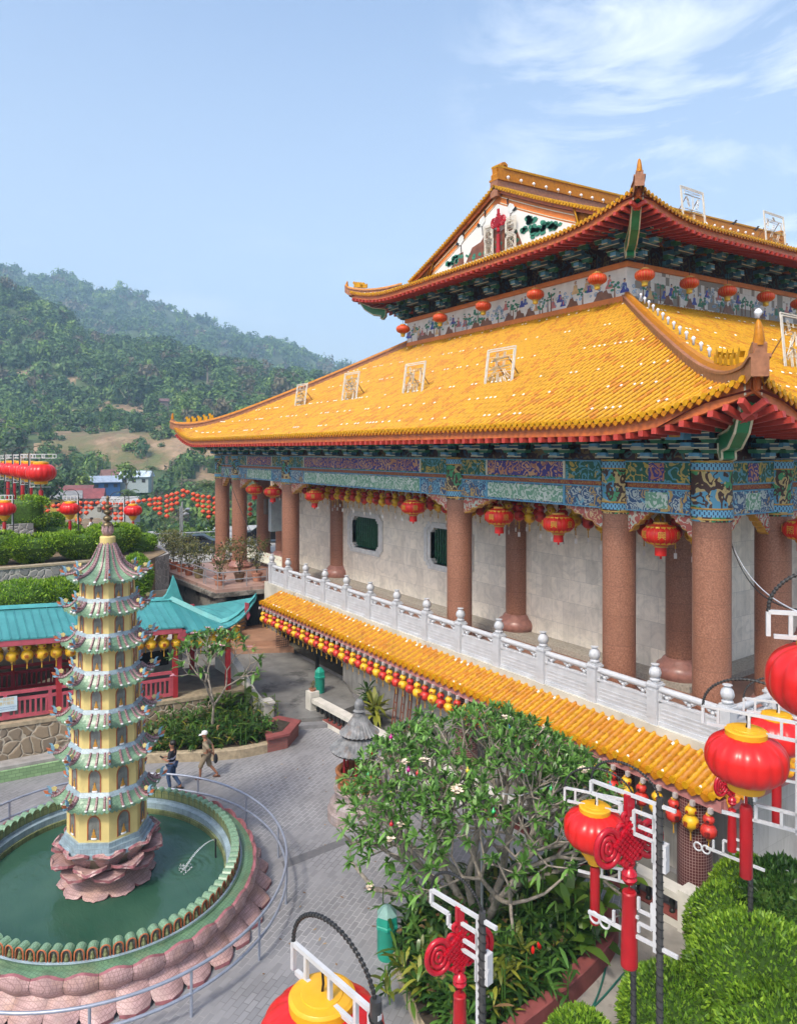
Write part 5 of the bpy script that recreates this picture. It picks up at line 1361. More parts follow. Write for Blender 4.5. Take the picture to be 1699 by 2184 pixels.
# ---- structures behind the walkway: tan wall and grey opening, brick heaps under the terrace
mb = MB(); mb.bb(-39.9, -39.6, -8, 11.6, 0, 4.4); tag(mb.build('back_wall', mat('tan_render', (.36, .31, .23), .85, .25, .8, spot=((.15, .12, .09), .7, .55))), 'tan stained retaining wall behind the covered walkway', 'wall')
KIO = empty('grey_shed', (-36.5, 9.5, 1.2), 'small grey block building with dark window behind the walkway', 'shed'); mb = MB(); mb.bb(-37.5, -36.2, 7.9, 11.3, .2, 2.55); mb.build('wall', mat('grey_block', (.40, .39, .37), .8, .15), KIO); mb = MB(); mb.bb(-36.2, -36.16, 8.6, 10.6, 1.35, 2.1); mb.build('window', DARKHOLE, KIO)
BOUL = MB()
def rock(name, c, r, label, m, seed=0, sq=.6):
    rr = random.Random(seed); mb = MB(); n = 14; prof = []
    V = []; k = 9
    for i in range(k):
        ph = -PI / 2 * .7 + PI * .85 * i / (k - 1)
        for j in range(n):
            a = 2 * PI * j / n; q = r * (1 + .22 * math.sin(3 * a + seed) * math.cos(2 * ph) + rr.uniform(-.06, .06)); V.append((c[0] + q * math.cos(ph) * math.cos(a) * .7, c[1] + q * math.cos(ph) * math.sin(a) * 1.6, c[2] + q * sq * math.sin(ph)))
    F = [(i * n + j, i * n + (j + 1) % n, (i + 1) * n + (j + 1) % n, (i + 1) * n + j) for i in range(k - 1) for j in range(n)] + [tuple((k - 1) * n + j for j in range(n))]
    mb.add(V, F); return tag(mb.build(name, m, smooth=True), label, 'boulder')
rock('boulder', (-37.6, 3.7, 2.1), 1.5, 'large pale tan boulder lying behind the red back fence', mat('tan_boulder', (.27, .22, .165), .9, .3, 1.5, .3, 4), 4, .75)
STEPB = mat('terracotta_step', (.34, .19, .12), .6, .15, 2)
slab('terracotta_stair', [(-37.9, 18.3), (-40.0, 14.2), (-43, 14.2), (-43, 18.5)], .3, .62, STEPB); slab('terracotta_stair', [(-38.5, 18.3), (-40.4, 14.6), (-43, 14.6), (-43, 18.5)], .6, .92, STEPB)
# heaps of bricks and roof tiles on pallets
WOODP = mat('weathered_pallet_wood', (.17, .12, .08), .85, .3, 5); BRKR = mat('red_brick', (.26, .075, .05), .8, .3, 4); TILY = mat('stacked_amber_tile', (.46, .24, .06), .5, .3, 4)
def crate(p, s, rz, fill, label, seed):
    e = empty('pallet_crate', p, label, 'crate', None, rz); mb = MB(); L, W_, H = s
    for z in np.linspace(.06, H - .04, 5):
        for y in (-W_ / 2, W_ / 2): mb.box((0, y, z), (L, .03, .08))
        for x in (-L / 2, L / 2): mb.box((x, 0, z), (.03, W_, .08))
    for x in (-L / 2 + .05, 0, L / 2 - .05): 
        for y in (-W_ / 2, W_ / 2): mb.box((x, y * 1.03, H / 2), (.08, .03, H))
    o = mb.build('slats', WOODP, None); o.parent = e
    rr = random.Random(seed); mb = MB(); mb.box((0, 0, H * .45), (L - .1, W_ - .1, H * .8), m=1)
    for k in range(60):
        x, y = rr.uniform(-L / 2, L / 2) * .9, rr.uniform(-W_ / 2, W_ / 2) * .9; M = Matrix.Rotation(rr.uniform(0, 3), 3, 'Z') @ Matrix.Rotation(rr.uniform(-.5, .5), 3, 'X')
        z = H * .9 + rr.uniform(0, .35) * (1 - abs(2 * x / L) ** 2)
        if fill is TILY: mb.tube([Vector((x, y, z)) - M @ Vector((.12, 0, 0)), Vector((x, y, z)) + M @ Vector((.12, 0, 0))], .07, 8, m=1)
        else: mb.box((x, y, z), (.24, .12, .08), M=M, m=1)
    o = mb.build('tile_heap' if fill is TILY else 'brick_heap', [fill, fill], None); o.parent = e
crate((-41.3, 15.6, .92), (1.3, 1.0, .62), .5, TILY, 'slatted pallet crate heaped with amber roof tiles at the stair head', 1)
crate((-42.6, 16.4, .92), (1.3, 1.0, 1.05), .5, TILY, 'taller pallet crate behind, amber roof tiles spilling over its top', 2)
crate((-42.0, 14.2, .34), (1.4, 1.0, 1.15), .5, BRKR, 'pallet crate filled with dark red bricks under the terrace corner', 3)
crate((-43.6, 13.7, .34), (1.4, 1.0, 1.3), .4, BRKR, 'brick filled pallet crate half hidden behind the red walkway post', 4)
mb = MB(); M = Matrix.Rotation(.45, 3, 'Z') @ Matrix.Rotation(-.28, 3, 'X'); mb.box((-40.75, 14.3, .85), (1.25, .05, 1.0), M=M); tag(mb.build('leaning_board', mat('grey_board', (.33, .32, .30), .8, .2)), 'grey flat board leaning against the brick crates', 'board')
mb = MB(); 
for k in range(14): mb.box((-40.2 + .25 * (k % 4) , 14.9 + .12 * (k // 8), .70 + .085 * (k // 4)), (.23, .11, .075), .4)
tag(mb.build('brick_stack', BRKR), 'short stack of loose red bricks in front of the tile crates', 'bricks')
# lattice gate and post under the skirt roof
mb = MB()
for k in range(7): mb.beam((-38.1, 17.3 + .12 * k, .7), (-38.1, 17.3 + .12 * k, 2.1), .02, .02)
for k in range(11): mb.beam((-38.1, 17.3, .7 + .13 * k), (-38.1, 18.05, .7 + .13 * k), .02, .02)
tag(mb.build('lattice_gate', mat('dark_lattice', (.05, .035, .025), .7)), 'dark wooden lattice gate standing beside the terracotta stair', 'gate')
mb = MB(); mb.bb(-33.3, -33.15, 17.3, 17.45, .3, 3.2); tag(mb.build('support_post', BLACK), 'thin black post holding up the yellow skirt roof', 'post')
# white S-curved stair wall by the planter
WW = empty('curved_wall', (-29.6, 12.9, 0), 'white S curved parapet wall sweeping down to a square pier beside the steps', 'wall')
w0 = np.array([-34.6, 12.55]); w1 = np.array([-29.3, 12.75]); wd = (w1 - w0) / np.linalg.norm(w1 - w0); wl = np.linalg.norm(w1 - w0)
top = [(wl * f, .95 + 1.25 * (.5 + .5 * math.cos(PI * min(1, max(0, (f - .25) / .68)))) ) for f in np.linspace(0, 1, 18)]
mb = MB(); mb.prism([(0, -.1)] + top + [(wl, -.1)], (w0[0], w0[1], 0), (wd[0], wd[1], 0), (0, 0, 1), .26); mb.build('parapet', WSTN, WW)
mb = MB()
for (a, b) in zip(top[:-1], top[1:]): mb.beam((w0[0] + wd[0] * a[0], w0[1] + wd[1] * a[0], a[1] + .03), (w0[0] + wd[0] * b[0], w0[1] + wd[1] * b[0], b[1] + .03), .34, .07)
mb.build('coping', WSTN, WW)
mb = MB(); mb.bb(-29.32, -28.85, 12.55, 13.0, 0, 1.05); mb.bb(-29.36, -28.81, 12.51, 13.04, 1.05, 1.13); mb.bb(-29.3, -28.87, 12.57, 12.98, 1.13, 1.20); mb.build('pier', WSTN, WW)
# ================================================================== HILLS, VALLEY AND FAR THINGS
def ip(x, xs, ys): return np.interp(x, xs, ys)
NEARU = [-700, -300, 0, 41, 88, 132, 166, 200, 276, 345, 408, 470, 533, 650, 800, 1100]
NEARV = [520, 565, 611, 624, 640, 659, 693, 718, 740, 748, 765, 793, 805, 830, 860, 900]
FARU = [-700, -300, 0, 30, 60, 95, 130, 165, 200, 300, 400, 500, 600, 725, 850, 1100]
FARV = [490, 540, 576, 580, 594, 600, 600, 609, 622, 650, 682, 712, 742, 782, 820, 880]
def fbm(x, y, s, o=4):
    v = 0; a = 1
    for k in range(o): v = v + a * np.sin(x * s * 1.7 + 1.3 * k + 2 * np.sin(y * s * .9 + k)) * np.cos(y * s * 1.3 - .7 * k + 1.5 * np.sin(x * s * .6 + 2 * k)); s *= 2.1; a *= .5
    return v
US = np.linspace(-700, 1100, 220)
DS = np.concatenate([np.linspace(72, 110, 6), np.linspace(125, 600, 60), np.linspace(630, 850, 10), np.linspace(900, 1350, 34), np.linspace(1400, 1900, 6)])
def hz(u, d):
    nv, fv = ip(u, NEARU, NEARV), ip(u, FARU, FARV)
    z_near = lambda v, dd: 12 + (962 - v) * dd / 1533
    k = [(72, -1.5), (110, -6), (150, -8.5), (190, -7.5), (240, -3.5), (275, 4), (300, 16), (350, 25), (420, 38)]
    zr = z_near(nv, 600); zf = z_near(fv, 1350)
    ds = [a for a, b in k] + [500, 600, 700, 850, 1100, 1350, 1900]
    z4 = 38; zs_ = [b for a, b in k] + [z4 + (zr - z4) * .45, zr, zr * .92, zr * .95 + 8, (zr + zf) * .52, zf, zf * .6]
    return ip(d, ds, zs_)
def terrain_pt(u, d):
    l = (u - 849.5) / 1533 * d; x, y = FW[0] * d + RT[0] * l, FW[1] * d + RT[1] * l
    z = hz(u, d) + fbm(x, y, .012) * np.interp(d, [100, 250, 600, 1900], [.2, 1.8, 7, 16])
    return np.array([x, y, z])
BARE = [(30, 300, 870, 1000)]
def bareness(u, v, x, y):
    """1 on the dug tan slope"""
    b = max(0, 1 - ((u - 250) / 215) ** 2) * max(0, 1 - ((v - 935) / 78) ** 2)
    b = max(b, .95 * max(0, 1 - ((u - 330) / 150) ** 2) * max(0, 1 - ((v - 980) / 34) ** 2))
    return b + .38 * math.sin(x * .13 + 1.2 * math.sin(y * .07)) * math.sin(y * .13)
TP = np.array([[terrain_pt(u, d) for d in DS] for u in US])
def pv(p): d = p[0] * FW[0] + p[1] * FW[1]; l = p[0] * RT[0] + p[1] * RT[1]; return 849.5 + 1533 * l / d, 962 - (p[2] - 12) * 1533 / d
F = []; MI = []; ND = len(DS)
for i in range(len(US) - 1):
    for j in range(ND - 1):
        F.append((i * ND + j, (i + 1) * ND + j, (i + 1) * ND + j + 1, i * ND + j + 1))
        c = TP[i, j]; u, v = pv(c); MI.append(1 if 230 < DS[j] < 470 and bareness(u, v, c[0], c[1]) > .22 else 0)
UNDER = mat('undergrowth', (.055, .085, .025), .95, .5, .05, spot=((.03, .06, .015), .02, .5))
def m_tan():
    t = NT('tan_bare_soil'); f = t.noise(.06, 6, .65); g = t.noise(.35, 4, .6, vec=t.n('VectorMath', {0: t.co(), 1: (1, 1, .25)}, operation='MULTIPLY'))
    c = t.ramp(f, [(.36, (.10, .13, .04)), (.44, (.20, .15, .07)), (.54, (.29, .20, .12)), (.75, (.37, .27, .17))])
    c = t.mix(t.ramp(g, [(.55, 0), (.75, .55)]), c, (.25, .15, .09)); c = t.mix(t.ramp(t.noise(.022, 5, .7), [(.46, 0), (.56, .85)]), c, (.11, .11, .04)); c = t.mix(t.ramp(t.noise(.11, 4, .7), [(.52, 0), (.60, .7)]), c, (.17, .11, .06)); t.bump(g, .8, 1.5); return t.set(c, .95)
tag(quick_mesh('hills', TP.reshape(-1, 3), F, [UNDER, m_tan()], MI, smooth=True), kind='structure')
# broad valley floor and far ground to the horizon
tag(quick_mesh('ground', [(-9000, -9000, -9.2), (9000, -9000, -9.2), (9000, 9000, -9.2), (-9000, 9000, -9.2)], [(0, 1, 2, 3)], mat('far_ground', (.05, .075, .028), .95, .4, .01)), kind='structure')
# solid hillside carrying the temple precinct
mb = MB(); mb.prism([(-69, -60), (60, -60), (60, 110), (-69, 110)], (0, 0, -5.3), (1, 0, 0), (0, 1, 0), 10.4); tag(mb.build('embankment', mat('packed_earth', (.13, .115, .085), .95, .3, .5)), kind='structure')

# ---- trees
LEAF_A = leafmat('forest_leaf', (.06, .13, .025), (.13, .215, .04), .25, .6)
LEAF_B = leafmat('forest_leaf_dark', (.032, .08, .022), (.07, .14, .034), .25, .6)
LEAF_C = leafmat('forest_leaf_bright', (.11, .20, .03), (.20, .29, .05), .3, .6)
LEAF_D = leafmat('forest_leaf_dry', (.17, .12, .065), (.25, .19, .11), .2, .7)
BARK = mat('grey_bark', (.20, .17, .13), .9, .3, 6, .2, 20); BARKD = mat('dark_bark', (.07, .055, .04), .9, .3, 6)
def leaf_quads(C, D, N, L, Wd, fold=.0):
    """diamond leaves: centres C, long axis D, normals N"""
    C, D, N = (np.asarray(q, float) for q in (C, D, N)); D = D / np.linalg.norm(D, axis=1, keepdims=True)
    S = np.cross(D, N); S = S / np.maximum(1e-6, np.linalg.norm(S, axis=1, keepdims=True)); L = np.asarray(L).reshape(-1, 1) * np.ones((len(C), 1)); Wd = np.asarray(Wd).reshape(-1, 1) * np.ones((len(C), 1))
    V = np.stack([C, C + D * L * .45 + S * Wd * .5, C + D * L, C + D * L * .45 - S * Wd * .5], 1).reshape(-1, 3)
    return V, np.arange(len(C) * 4).reshape(-1, 4)
def rnd_dirs(n, rng): v = rng.normal(size=(n, 3)); return v / np.linalg.norm(v, axis=1, keepdims=True)
def crown(n, rx, ry, rz, size, rng, lobes=7, hollow=.45, flat=0.0):
    """leaf clumps gathered in several lobes of an uneven crown, centred on the origin"""
    ld = rnd_dirs(lobes, rng) * np.array([1, 1, .8]); ls = rng.uniform(.42, .68, lobes)
    k = rng.integers(0, lobes, n); d = rnd_dirs(n, rng)
    r = (hollow + (1 - hollow) * rng.random(n) ** .6)[:, None]
    p = ld[k] * .55 + d * r * ls[k][:, None]
    if flat: p[:, 2] *= (1 - flat)
    C = p * np.array([rx, ry, rz])
    N = d + rng.normal(size=(n, 3)) * .35 + np.array([0, 0, .45]); Dv = np.cross(N, rnd_dirs(n, rng)); Dv[:, 2] -= .25
    return leaf_quads(C, Dv, N, size * rng.uniform(.7, 1.4, n), size * rng.uniform(.5, .9, n))
# far forest: one mass of crowns on the slopes
def forestmat(name, a, b):
    t = NT(name); f = t.noise(.05, 3, .6); r = t.n('NewGeometry', out=8)
    c = t.ramp(t.math('ADD', t.math('MULTIPLY', f, .75), t.math('MULTIPLY', r, .25)), [(.32, tuple(x * .6 for x in a)), (.5, a), (.68, b)]); m = t.set(c, .7)
    tr = t.n('BsdfTranslucent', {'Color': c}); t.t.links.new(t.n('MixShader', {0: .25, 1: t.b.outputs[0], 2: tr}), t.t.nodes['Material Output'].inputs[0]); return m
FOR_A = forestmat('forest_mid', (.075, .165, .035), (.16, .25, .055)); FOR_B = forestmat('forest_deep', (.045, .115, .036), (.095, .175, .05)); FOR_C = forestmat('forest_fresh', (.125, .24, .035), (.23, .33, .06)); FOR_D = forestmat('forest_dry', (.13, .12, .06), (.20, .16, .10))
rng = np.random.default_rng(11)
var = [crown(170, 1, 1, 1, .36, rng, lobes=6) for _ in range(6)]; varf = [crown(80, 1, 1, 1, .48, rng, lobes=5) for _ in range(6)]
VV, FF, MM = [], [], []; nv = 0; cnt = 0
def field(n, u0, u1, d0, d1, r0, r1, skip_bare=True, wts=(.42, .36, .12, .10)):
    global nv
    for _ in range(n):
        u = rng.uniform(u0, u1); d = math.sqrt(rng.uniform(d0 * d0, d1 * d1)); p = terrain_pt(u, d); uu, v = pv(p)
        if skip_bare and 225 < d < 480 and bareness(uu, v, p[0], p[1]) > .24 and rng.random() < .80: continue
        r = rng.uniform(r0, r1); V, F = (varf if d > 850 else var)[rng.integers(0, 6)]; a = rng.uniform(0, 6.28); c, s = math.cos(a), math.sin(a)
        Rm = np.array([[c, -s, 0], [s, c, 0], [0, 0, 1]]); h = rng.uniform(.75, 1.35)
        VV.append(((V * np.array([1, 1, h]) * r) @ Rm.T + p + np.array([0, 0, r * h * .75])).astype(np.float32)); FF.append(F + nv); nv += len(V)
        MM.append(np.full(len(F), rng.choice(4, p=wts), np.int32))
field(1500, -520, 900, 880, 1420, 7, 12); field(1500, -560, 800, 400, 620, 4.2, 7.5); field(500, -560, 800, 610, 880, 6, 10)
field(620, -560, 700, 290, 440, 2.2, 5.2); field(330, -500, 620, 180, 300, 2.6, 4.6); field(200, -450, 620, 110, 185, 2.2, 3.6)
for _ in range(5200):
    u = rng.uniform(0, 480); d = rng.uniform(285, 420); p = terrain_pt(u, d); uu, v = pv(p)
    if bareness(uu, v, p[0], p[1]) < .2 or math.sin(p[0] * .05 + 2 * math.sin(p[1] * .03)) + rng.normal() * .6 < .35: continue
    r = rng.uniform(.8, 2.7); V, F = varf[rng.integers(0, 6)]
    VV.append((V * np.array([1, 1, .8]) * r + p + np.array([0, 0, r * .5])).astype(np.float32)); FF.append(F + nv); nv += len(V); MM.append(np.full(len(F), rng.choice(4, p=(.35, .35, .15, .15)), np.int32))
tag(quick_mesh('forest', np.concatenate(VV), np.concatenate(FF), [FOR_A, FOR_B, FOR_C, FOR_D], np.concatenate(MM)), 'dense tropical forest covering the hillsides beyond the valley', 'forest', kind='stuff')
# single trees one can tell apart
def tree(name, loc, h, r, lm, label, cat='tree', group=None, n=420, size=.6, trunk=.25, bare=.35, bm=None, rz=1.0, lobes=8, limbs=True, seed=0, flat=0.0, lean=0.0):
    e = empty(name, loc, label, cat, group); rg = np.random.default_rng(seed + 5)
    ch = h * (1 - bare); V, F = crown(n, r, r, ch / 2 * rz, size, rg, lobes, flat=flat); cz = h * bare + ch / 2
    o = quick_mesh('crown', V + [0, 0, cz], F, [lm]); o.parent = e
    mb = MB(); mb.tube([(0, 0, -.4), (lean * .3, 0, h * bare * .5), (lean, 0, h * bare), (lean * .6, .1, cz)], [trunk, trunk * .8, trunk * .62, trunk * .3], 8)
    if limbs:
        for k in range(5):
            a = 2.4 * k + seed; z0 = h * bare * (.85 + .1 * k); mb.tube([(lean, 0, z0), (lean + r * .35 * math.cos(a), r * .35 * math.sin(a), z0 + ch * .22), (r * .65 * math.cos(a), r * .65 * math.sin(a), z0 + ch * .42)], [trunk * .4, trunk * .28, trunk * .1], 6)
    o = mb.build('trunk', bm or BARK, None, smooth=True); o.parent = e; return e
def at_hill(u, d): return tuple(terrain_pt(u, d))
def put_tree(u, v, d, hpx, wpx, lm, label, **k):
    """crown centre u, foot v, in survey pixels at distance d"""
    p = DD(u, v, d); return tree('tree', tuple(p), hpx * d / 1533, wpx / 2 * d / 1533, lm, label, **k)
put_tree(278, 880, 420, 95, 70, LEAF_B, 'big round dark green tree standing above the bare slope', n=700, size=2.2, trunk=.6, bare=.15, seed=1)
put_tree(398, 895, 380, 68, 60, LEAF_C, 'bright green round tree at the right edge of the bare slope', n=500, size=2.0, trunk=.5, bare=.15, seed=2)
put_tree(443, 850, 470, 100, 36, LEAF_B, 'tall tree with long bare pale trunk and small flat crown', n=200, size=2.2, trunk=.9, bare=.58, seed=3)
put_tree(155, 965, 330, 90, 64, LEAF_B, 'open crowned tree on the bare slope with pale forked trunk', n=300, size=1.7, trunk=.5, bare=.35, seed=4)
put_tree(80, 912, 330, 36, 36, LEAF_B, 'small dark rounded tree at the top left of the bare slope', n=250, size=1.3, trunk=.3, bare=.12, seed=5)
put_tree(282, 950, 310, 26, 26, LEAF_B, 'small dark ball shaped bush tree alone on the tan slope', n=300, size=1.0, trunk=.3, bare=.05, seed=6)
put_tree(215, 965, 310, 40, 40, LEAF_A, 'low green bushy tree in the middle of the tan slope', n=260, size=1.3, trunk=.3, bare=.15, seed=7)
put_tree(345, 965, 300, 62, 60, LEAF_A, 'dense green tree clump right of the tan slope below the eave corner', n=520, size=1.5, trunk=.4, bare=.08, seed=8)
put_tree(385, 960, 300, 34, 36, LEAF_B, 'low dark green shrubby tree under the temple eave tip', n=260, size=1.2, trunk=.3, bare=.06, seed=9)
put_tree(25, 1000, 260, 95, 80, LEAF_B, 'large dark green tree at the far left edge of the slope', n=520, size=1.6, trunk=.4, bare=.15, seed=10)
put_tree(405, 985, 270, 34, 28, LEAF_A, 'grey green round shrub tree at the foot of the tan cliff', n=200, size=1.1, trunk=.2, bare=.05, seed=11)
put_tree(437, 1000, 240, 34, 40, LEAF_A, 'straggly green shrub tree beside the temple end columns', n=200, size=1.0, trunk=.2, bare=.1, seed=12)
put_tree(270, 1050, 180, 70, 52, LEAF_C, 'airy light green tree in front of the blue roofed houses', n=300, size=.9, trunk=.2, bare=.2, seed=13)
put_tree(183, 1050, 170, 42, 40, LEAF_C, 'small bright green tree left of the blue walled house', n=260, size=.8, trunk=.2, bare=.12, seed=14)
put_tree(105, 1080, 130, 85, 70, LEAF_B, 'broad dark tree behind the row of tall red lanterns', n=520, size=.8, trunk=.25, bare=.12, seed=15)
put_tree(25, 1075, 120, 85, 90, LEAF_B, 'dark bushy tree at the left edge behind the lantern row', n=480, size=.8, trunk=.25, bare=.1, seed=16)
put_tree(160, 1040, 190, 48, 46, LEAF_B, 'dark green tree between lantern row and red roofed houses', n=320, size=.9, trunk=.25, bare=.12, seed=17)
tr = put_tree(405, 1170, 66, 52, 150, LEAF_A, 'wide flat topped flamboyant tree spreading below the strings of red lanterns', n=1300, size=.42, trunk=.25, bare=.30, seed=18, flat=.55, lobes=14)
put_tree(300, 1172, 72, 60, 50, LEAF_A, 'green bushy tree just behind the bronze pagoda spire', n=420, size=.5, trunk=.2, bare=.1, seed=19)
put_tree(455, 1130, 90, 62, 60, LEAF_C, 'light green tree seen between the end columns of the temple', n=420, size=.6, trunk=.2, bare=.1, seed=20)
put_tree(545, 1150, 90, 60, 70, LEAF_A, 'green tree behind the temple gallery seen past its columns', n=420, size=.6, trunk=.2, bare=.1, seed=21)
put_tree(585, 1140, 95, 30, 24, LEAF_C, 'small yellow green tree behind the grey switch boxes', n=220, size=.5, trunk=.15, bare=.1, seed=22)
# coconut palms
PALM = leafmat('palm_frond', (.05, .10, .025), (.11, .16, .04), .25, .5)
def palm(loc, h, fl, label, seed, group=None):
    e = empty('palm_tree', loc, label, 'palm', group); rr = random.Random(seed); mb = MB(); V = []; F = []; n = 0
    for k in range(15):
        a = 2 * PI * k / 15 + rr.uniform(-.2, .2); el = rr.uniform(-.1, 1.0); pts = []
        for i in range(7):
            x = i / 6; q = fl * x; pts.append(Vector((math.cos(a) * q * math.cos(el) , math.sin(a) * q * math.cos(el), h + q * math.sin(el) - fl * .62 * x * x)))
        sd = Vector((-math.sin(a), math.cos(a), 0))
        for i in range(1, 7):
            t = (pts[i] - pts[i - 1]).normalized()
            for s in (-1, 1):
                for f in (0, .5):
                    p = pts[i - 1].lerp(pts[i], f); ll = fl * .30 * (1 - .5 * i / 6); q = p + sd * s * ll + t * ll * .5 - Vector((0, 0, ll * .45))
                    V += [p, p + t * fl * .05, q + t * .02, q]; F.append((n, n + 1, n + 2, n + 3)); n += 4
    o = quick_mesh('fronds', [tuple(v) for v in V], F, [PALM]); o.parent = e
    mb.tube([(0, 0, -.3), (.12, 0, h * .5), (0, 0, h)], [h * .022, h * .017, h * .014], 8); o = mb.build('trunk', BARK, None, smooth=True); o.parent = e
for i, (u, v, d, hp, fp, lb) in enumerate(((325, 1050, 180, 50, 26, 'coconut palm beside the light blue house'), (388, 1045, 200, 46, 24, 'small coconut palm near the tan cliff foot'), (440, 1080, 110, 46, 40, 'yellowish coconut palm hanging over the red lantern strings'), (275, 1090, 120, 40, 32, 'coconut palm right of the bronze spire'), (352, 1150, 82, 46, 36, 'dark coconut palm behind the lantern columns'), (388, 1165, 80, 36, 30, 'short coconut palm next to the flat topped flamboyant tree'), (347, 855, 470, 42, 22, 'slim coconut palm on the upper forest edge'), (208, 1010, 220, 30, 22, 'little palm left of the blue house'))):
    palm(tuple(DD(u, v, d)), hp * d / 1533, fp * d / 1533, lb, i)
for i, (u, v, d, hp) in enumerate(((330, 868, 470, 52), (356, 880, 450, 50), (196, 860, 450, 60), (204, 866, 440, 70), (312, 1010, 200, 40))):
    mb = MB(); p = Vector(DD(u, v, d)); h = hp * d / 1533; mb.tube([p, p + Vector((.3, .2, h * .5)), p + Vector((0, .3, h))], [h * .018, h * .014, h * .006], 6)
    for k in range(4): a = 1.7 * k; mb.tube([p + Vector((.2, .2, h * (.55 + .1 * k))), p + Vector((h * .1 * math.cos(a), h * .1 * math.sin(a), h * (.72 + .1 * k)))], [h * .006, h * .003], 5)
    tag(mb.build('dead_tree', BARK), ['bare pale dead tree among dark trees on the ridge', 'leafless pale trunk beside the palm on the forest edge', 'bare grey tree left of the big round tree', 'taller bare grey tree next to the big round tree', 'bare palm stump in the valley beside the light blue house'][i], 'tree')
# ---- houses in the valley
def house(name, u, v, d, w, dp, h, rz, wallc, roofc, label, wins=3, rise=.28):
    p = DD(u, v, d); e = empty(name, tuple(p), label, 'house', None, YAW + rz)
    mb = MB(); mb.bb(-w / 2, w / 2, -dp / 2, dp / 2, -2, h); o = mb.build('wall', mat(name + '_wall_%d' % u, wallc, .8, .1), None); o.parent = e
    mb = MB(); r = dp * rise; V = [(-w / 2 - .5, -dp / 2 - .6, h - .1), (w / 2 + .5, -dp / 2 - .6, h - .1), (w / 2 + .5, dp / 2 + .6, h - .1), (-w / 2 - .5, dp / 2 + .6, h - .1), (-w / 2 - .5, 0, h + r), (w / 2 + .5, 0, h + r)]
    mb.add(V, [(0, 1, 5, 4), (2, 3, 4, 5), (0, 4, 3), (1, 2, 5), (0, 3, 2, 1)]); o = mb.build('roof', mat(name + '_roof_%d' % u, roofc, .6, .25, 1.0), None); o.parent = e
    for k in range(wins):
        mb = MB(); x = -w / 2 + w * (k + .5) / wins; mb.bb(x - .5, x + .5, -dp / 2 - .05, -dp / 2 + .05, h * .35, h * .75); o = mb.build('window', DARKHOLE, None); o.parent = e
house('blue_house', 224, 1045, 205, 7.5, 6, 2.4, .5, (.02, .09, .24), (.26, .32, .40), 'house with bright blue wall and grey blue sheet roof at the slope foot')
house('brown_house', 250, 1040, 215, 8, 8, 3.2, .5, (.25, .22, .18), (.18, .09, .07), 'house with rust brown roof joined behind the blue house')
house('pale_house', 292, 1035, 210, 8, 6, 2.6, .1, (.32, .38, .38), (.42, .50, .58), 'pale house with light blue roof below the tan cliff')
house('red_gable_house', 178, 1088, 150, 7.5, 5.5, 2.6, .3, (.42, .40, .35), (.20, .05, .05), 'white walled house with dark red gabled roof behind the spire', rise=.35)
house('long_red_house', 152, 1080, 165, 9, 6, 3.2, .2, (.3, .2, .15), (.17, .06, .055), 'long low house with maroon roof left of the gabled house')
house('yellow_house', 140, 1092, 148, 5.5, 5, 3.0, .4, (.55, .36, .05), (.20, .20, .20), 'small yellow house with grey roof left of the red gable', 2)
house('grey_house', 258, 1100, 140, 6, 5, 2.4, .1, (.32, .32, .30), (.30, .30, .30), 'grey walled house half hidden behind palms and lantern strings', 4)
house('hill_villa', 398, 723, 1180, 17, 12, 7, .2, (.6, .6, .6), (.6, .6, .6), 'white flat villa high on the far hillside')
house('shed_house', 360, 868, 400, 9, 6, 3, .4, (.15, .12, .10), (.13, .07, .065), 'small dark brown roofed hut beside the bright round tree', 1)
# ================================================================== UPPER GARDEN on the left
GARD = [(-41, -14), (-41, 11.0), (-43.5, 12.6), (-54, 13.4), (-69, 14), (-69, -14)]
slab('garden_bed', GARD, 2.0, 5.95, mat('dry_garden_soil', (.20, .145, .085), .95, .35, 1.5))
mb = MB(); mb.prism([(-40.7, -14), (-40.7, 10.6), (-41.05, 10.6), (-41.05, -14)], (0, 0, 4.0), (1, 0, 0), (0, 1, 0), 4.2); mb.prism([(-40.7, 10.6), (-43.2, 12.7), (-51, 13.9), (-51, 13.6), (-43.4, 12.4), (-41.05, 10.6)], (0, 0, 3.9), (1, 0, 0), (0, 1, 0), 4.0)
tag(mb.build('stone_wall', RUB_G), 'long grey stone retaining wall above the turquoise walkway roof', 'wall')
mb = MB(); mb.prism([(-40.65, -14), (-40.65, 10.6), (-41.1, 10.6), (-41.1, -14)], (0, 0, 6.14), (1, 0, 0), (0, 1, 0), .10); tag(mb.build('wall_coping', KERB), 'pale coping strip topping the grey stone retaining wall', 'coping')
slab('upper_bed', [(-47.4, -14), (-47.4, 6.0), (-50, 6.6), (-69, 7), (-69, -14)], 5.0, 7.55, MATS['dry_garden_soil'])
mb = MB(); mb.prism([(-47.0, -14), (-47.0, 5.9), (-51, 6.8), (-51, 6.4), (-47.4, 5.5), (-47.4, -14)], (0, 0, 6.75), (1, 0, 0), (0, 1, 0), 2.0); tag(mb.build('stone_wall', RUB_G), 'short upper stone wall under the tallest clipped hedge', 'wall')
slab('upper_road', [(-52, 11), (-52, 30), (-75, 34), (-75, 8), (-60, 9)], 3.0, 3.8, mat('pale_road', (.34, .34, .33), .8, .2, 1))
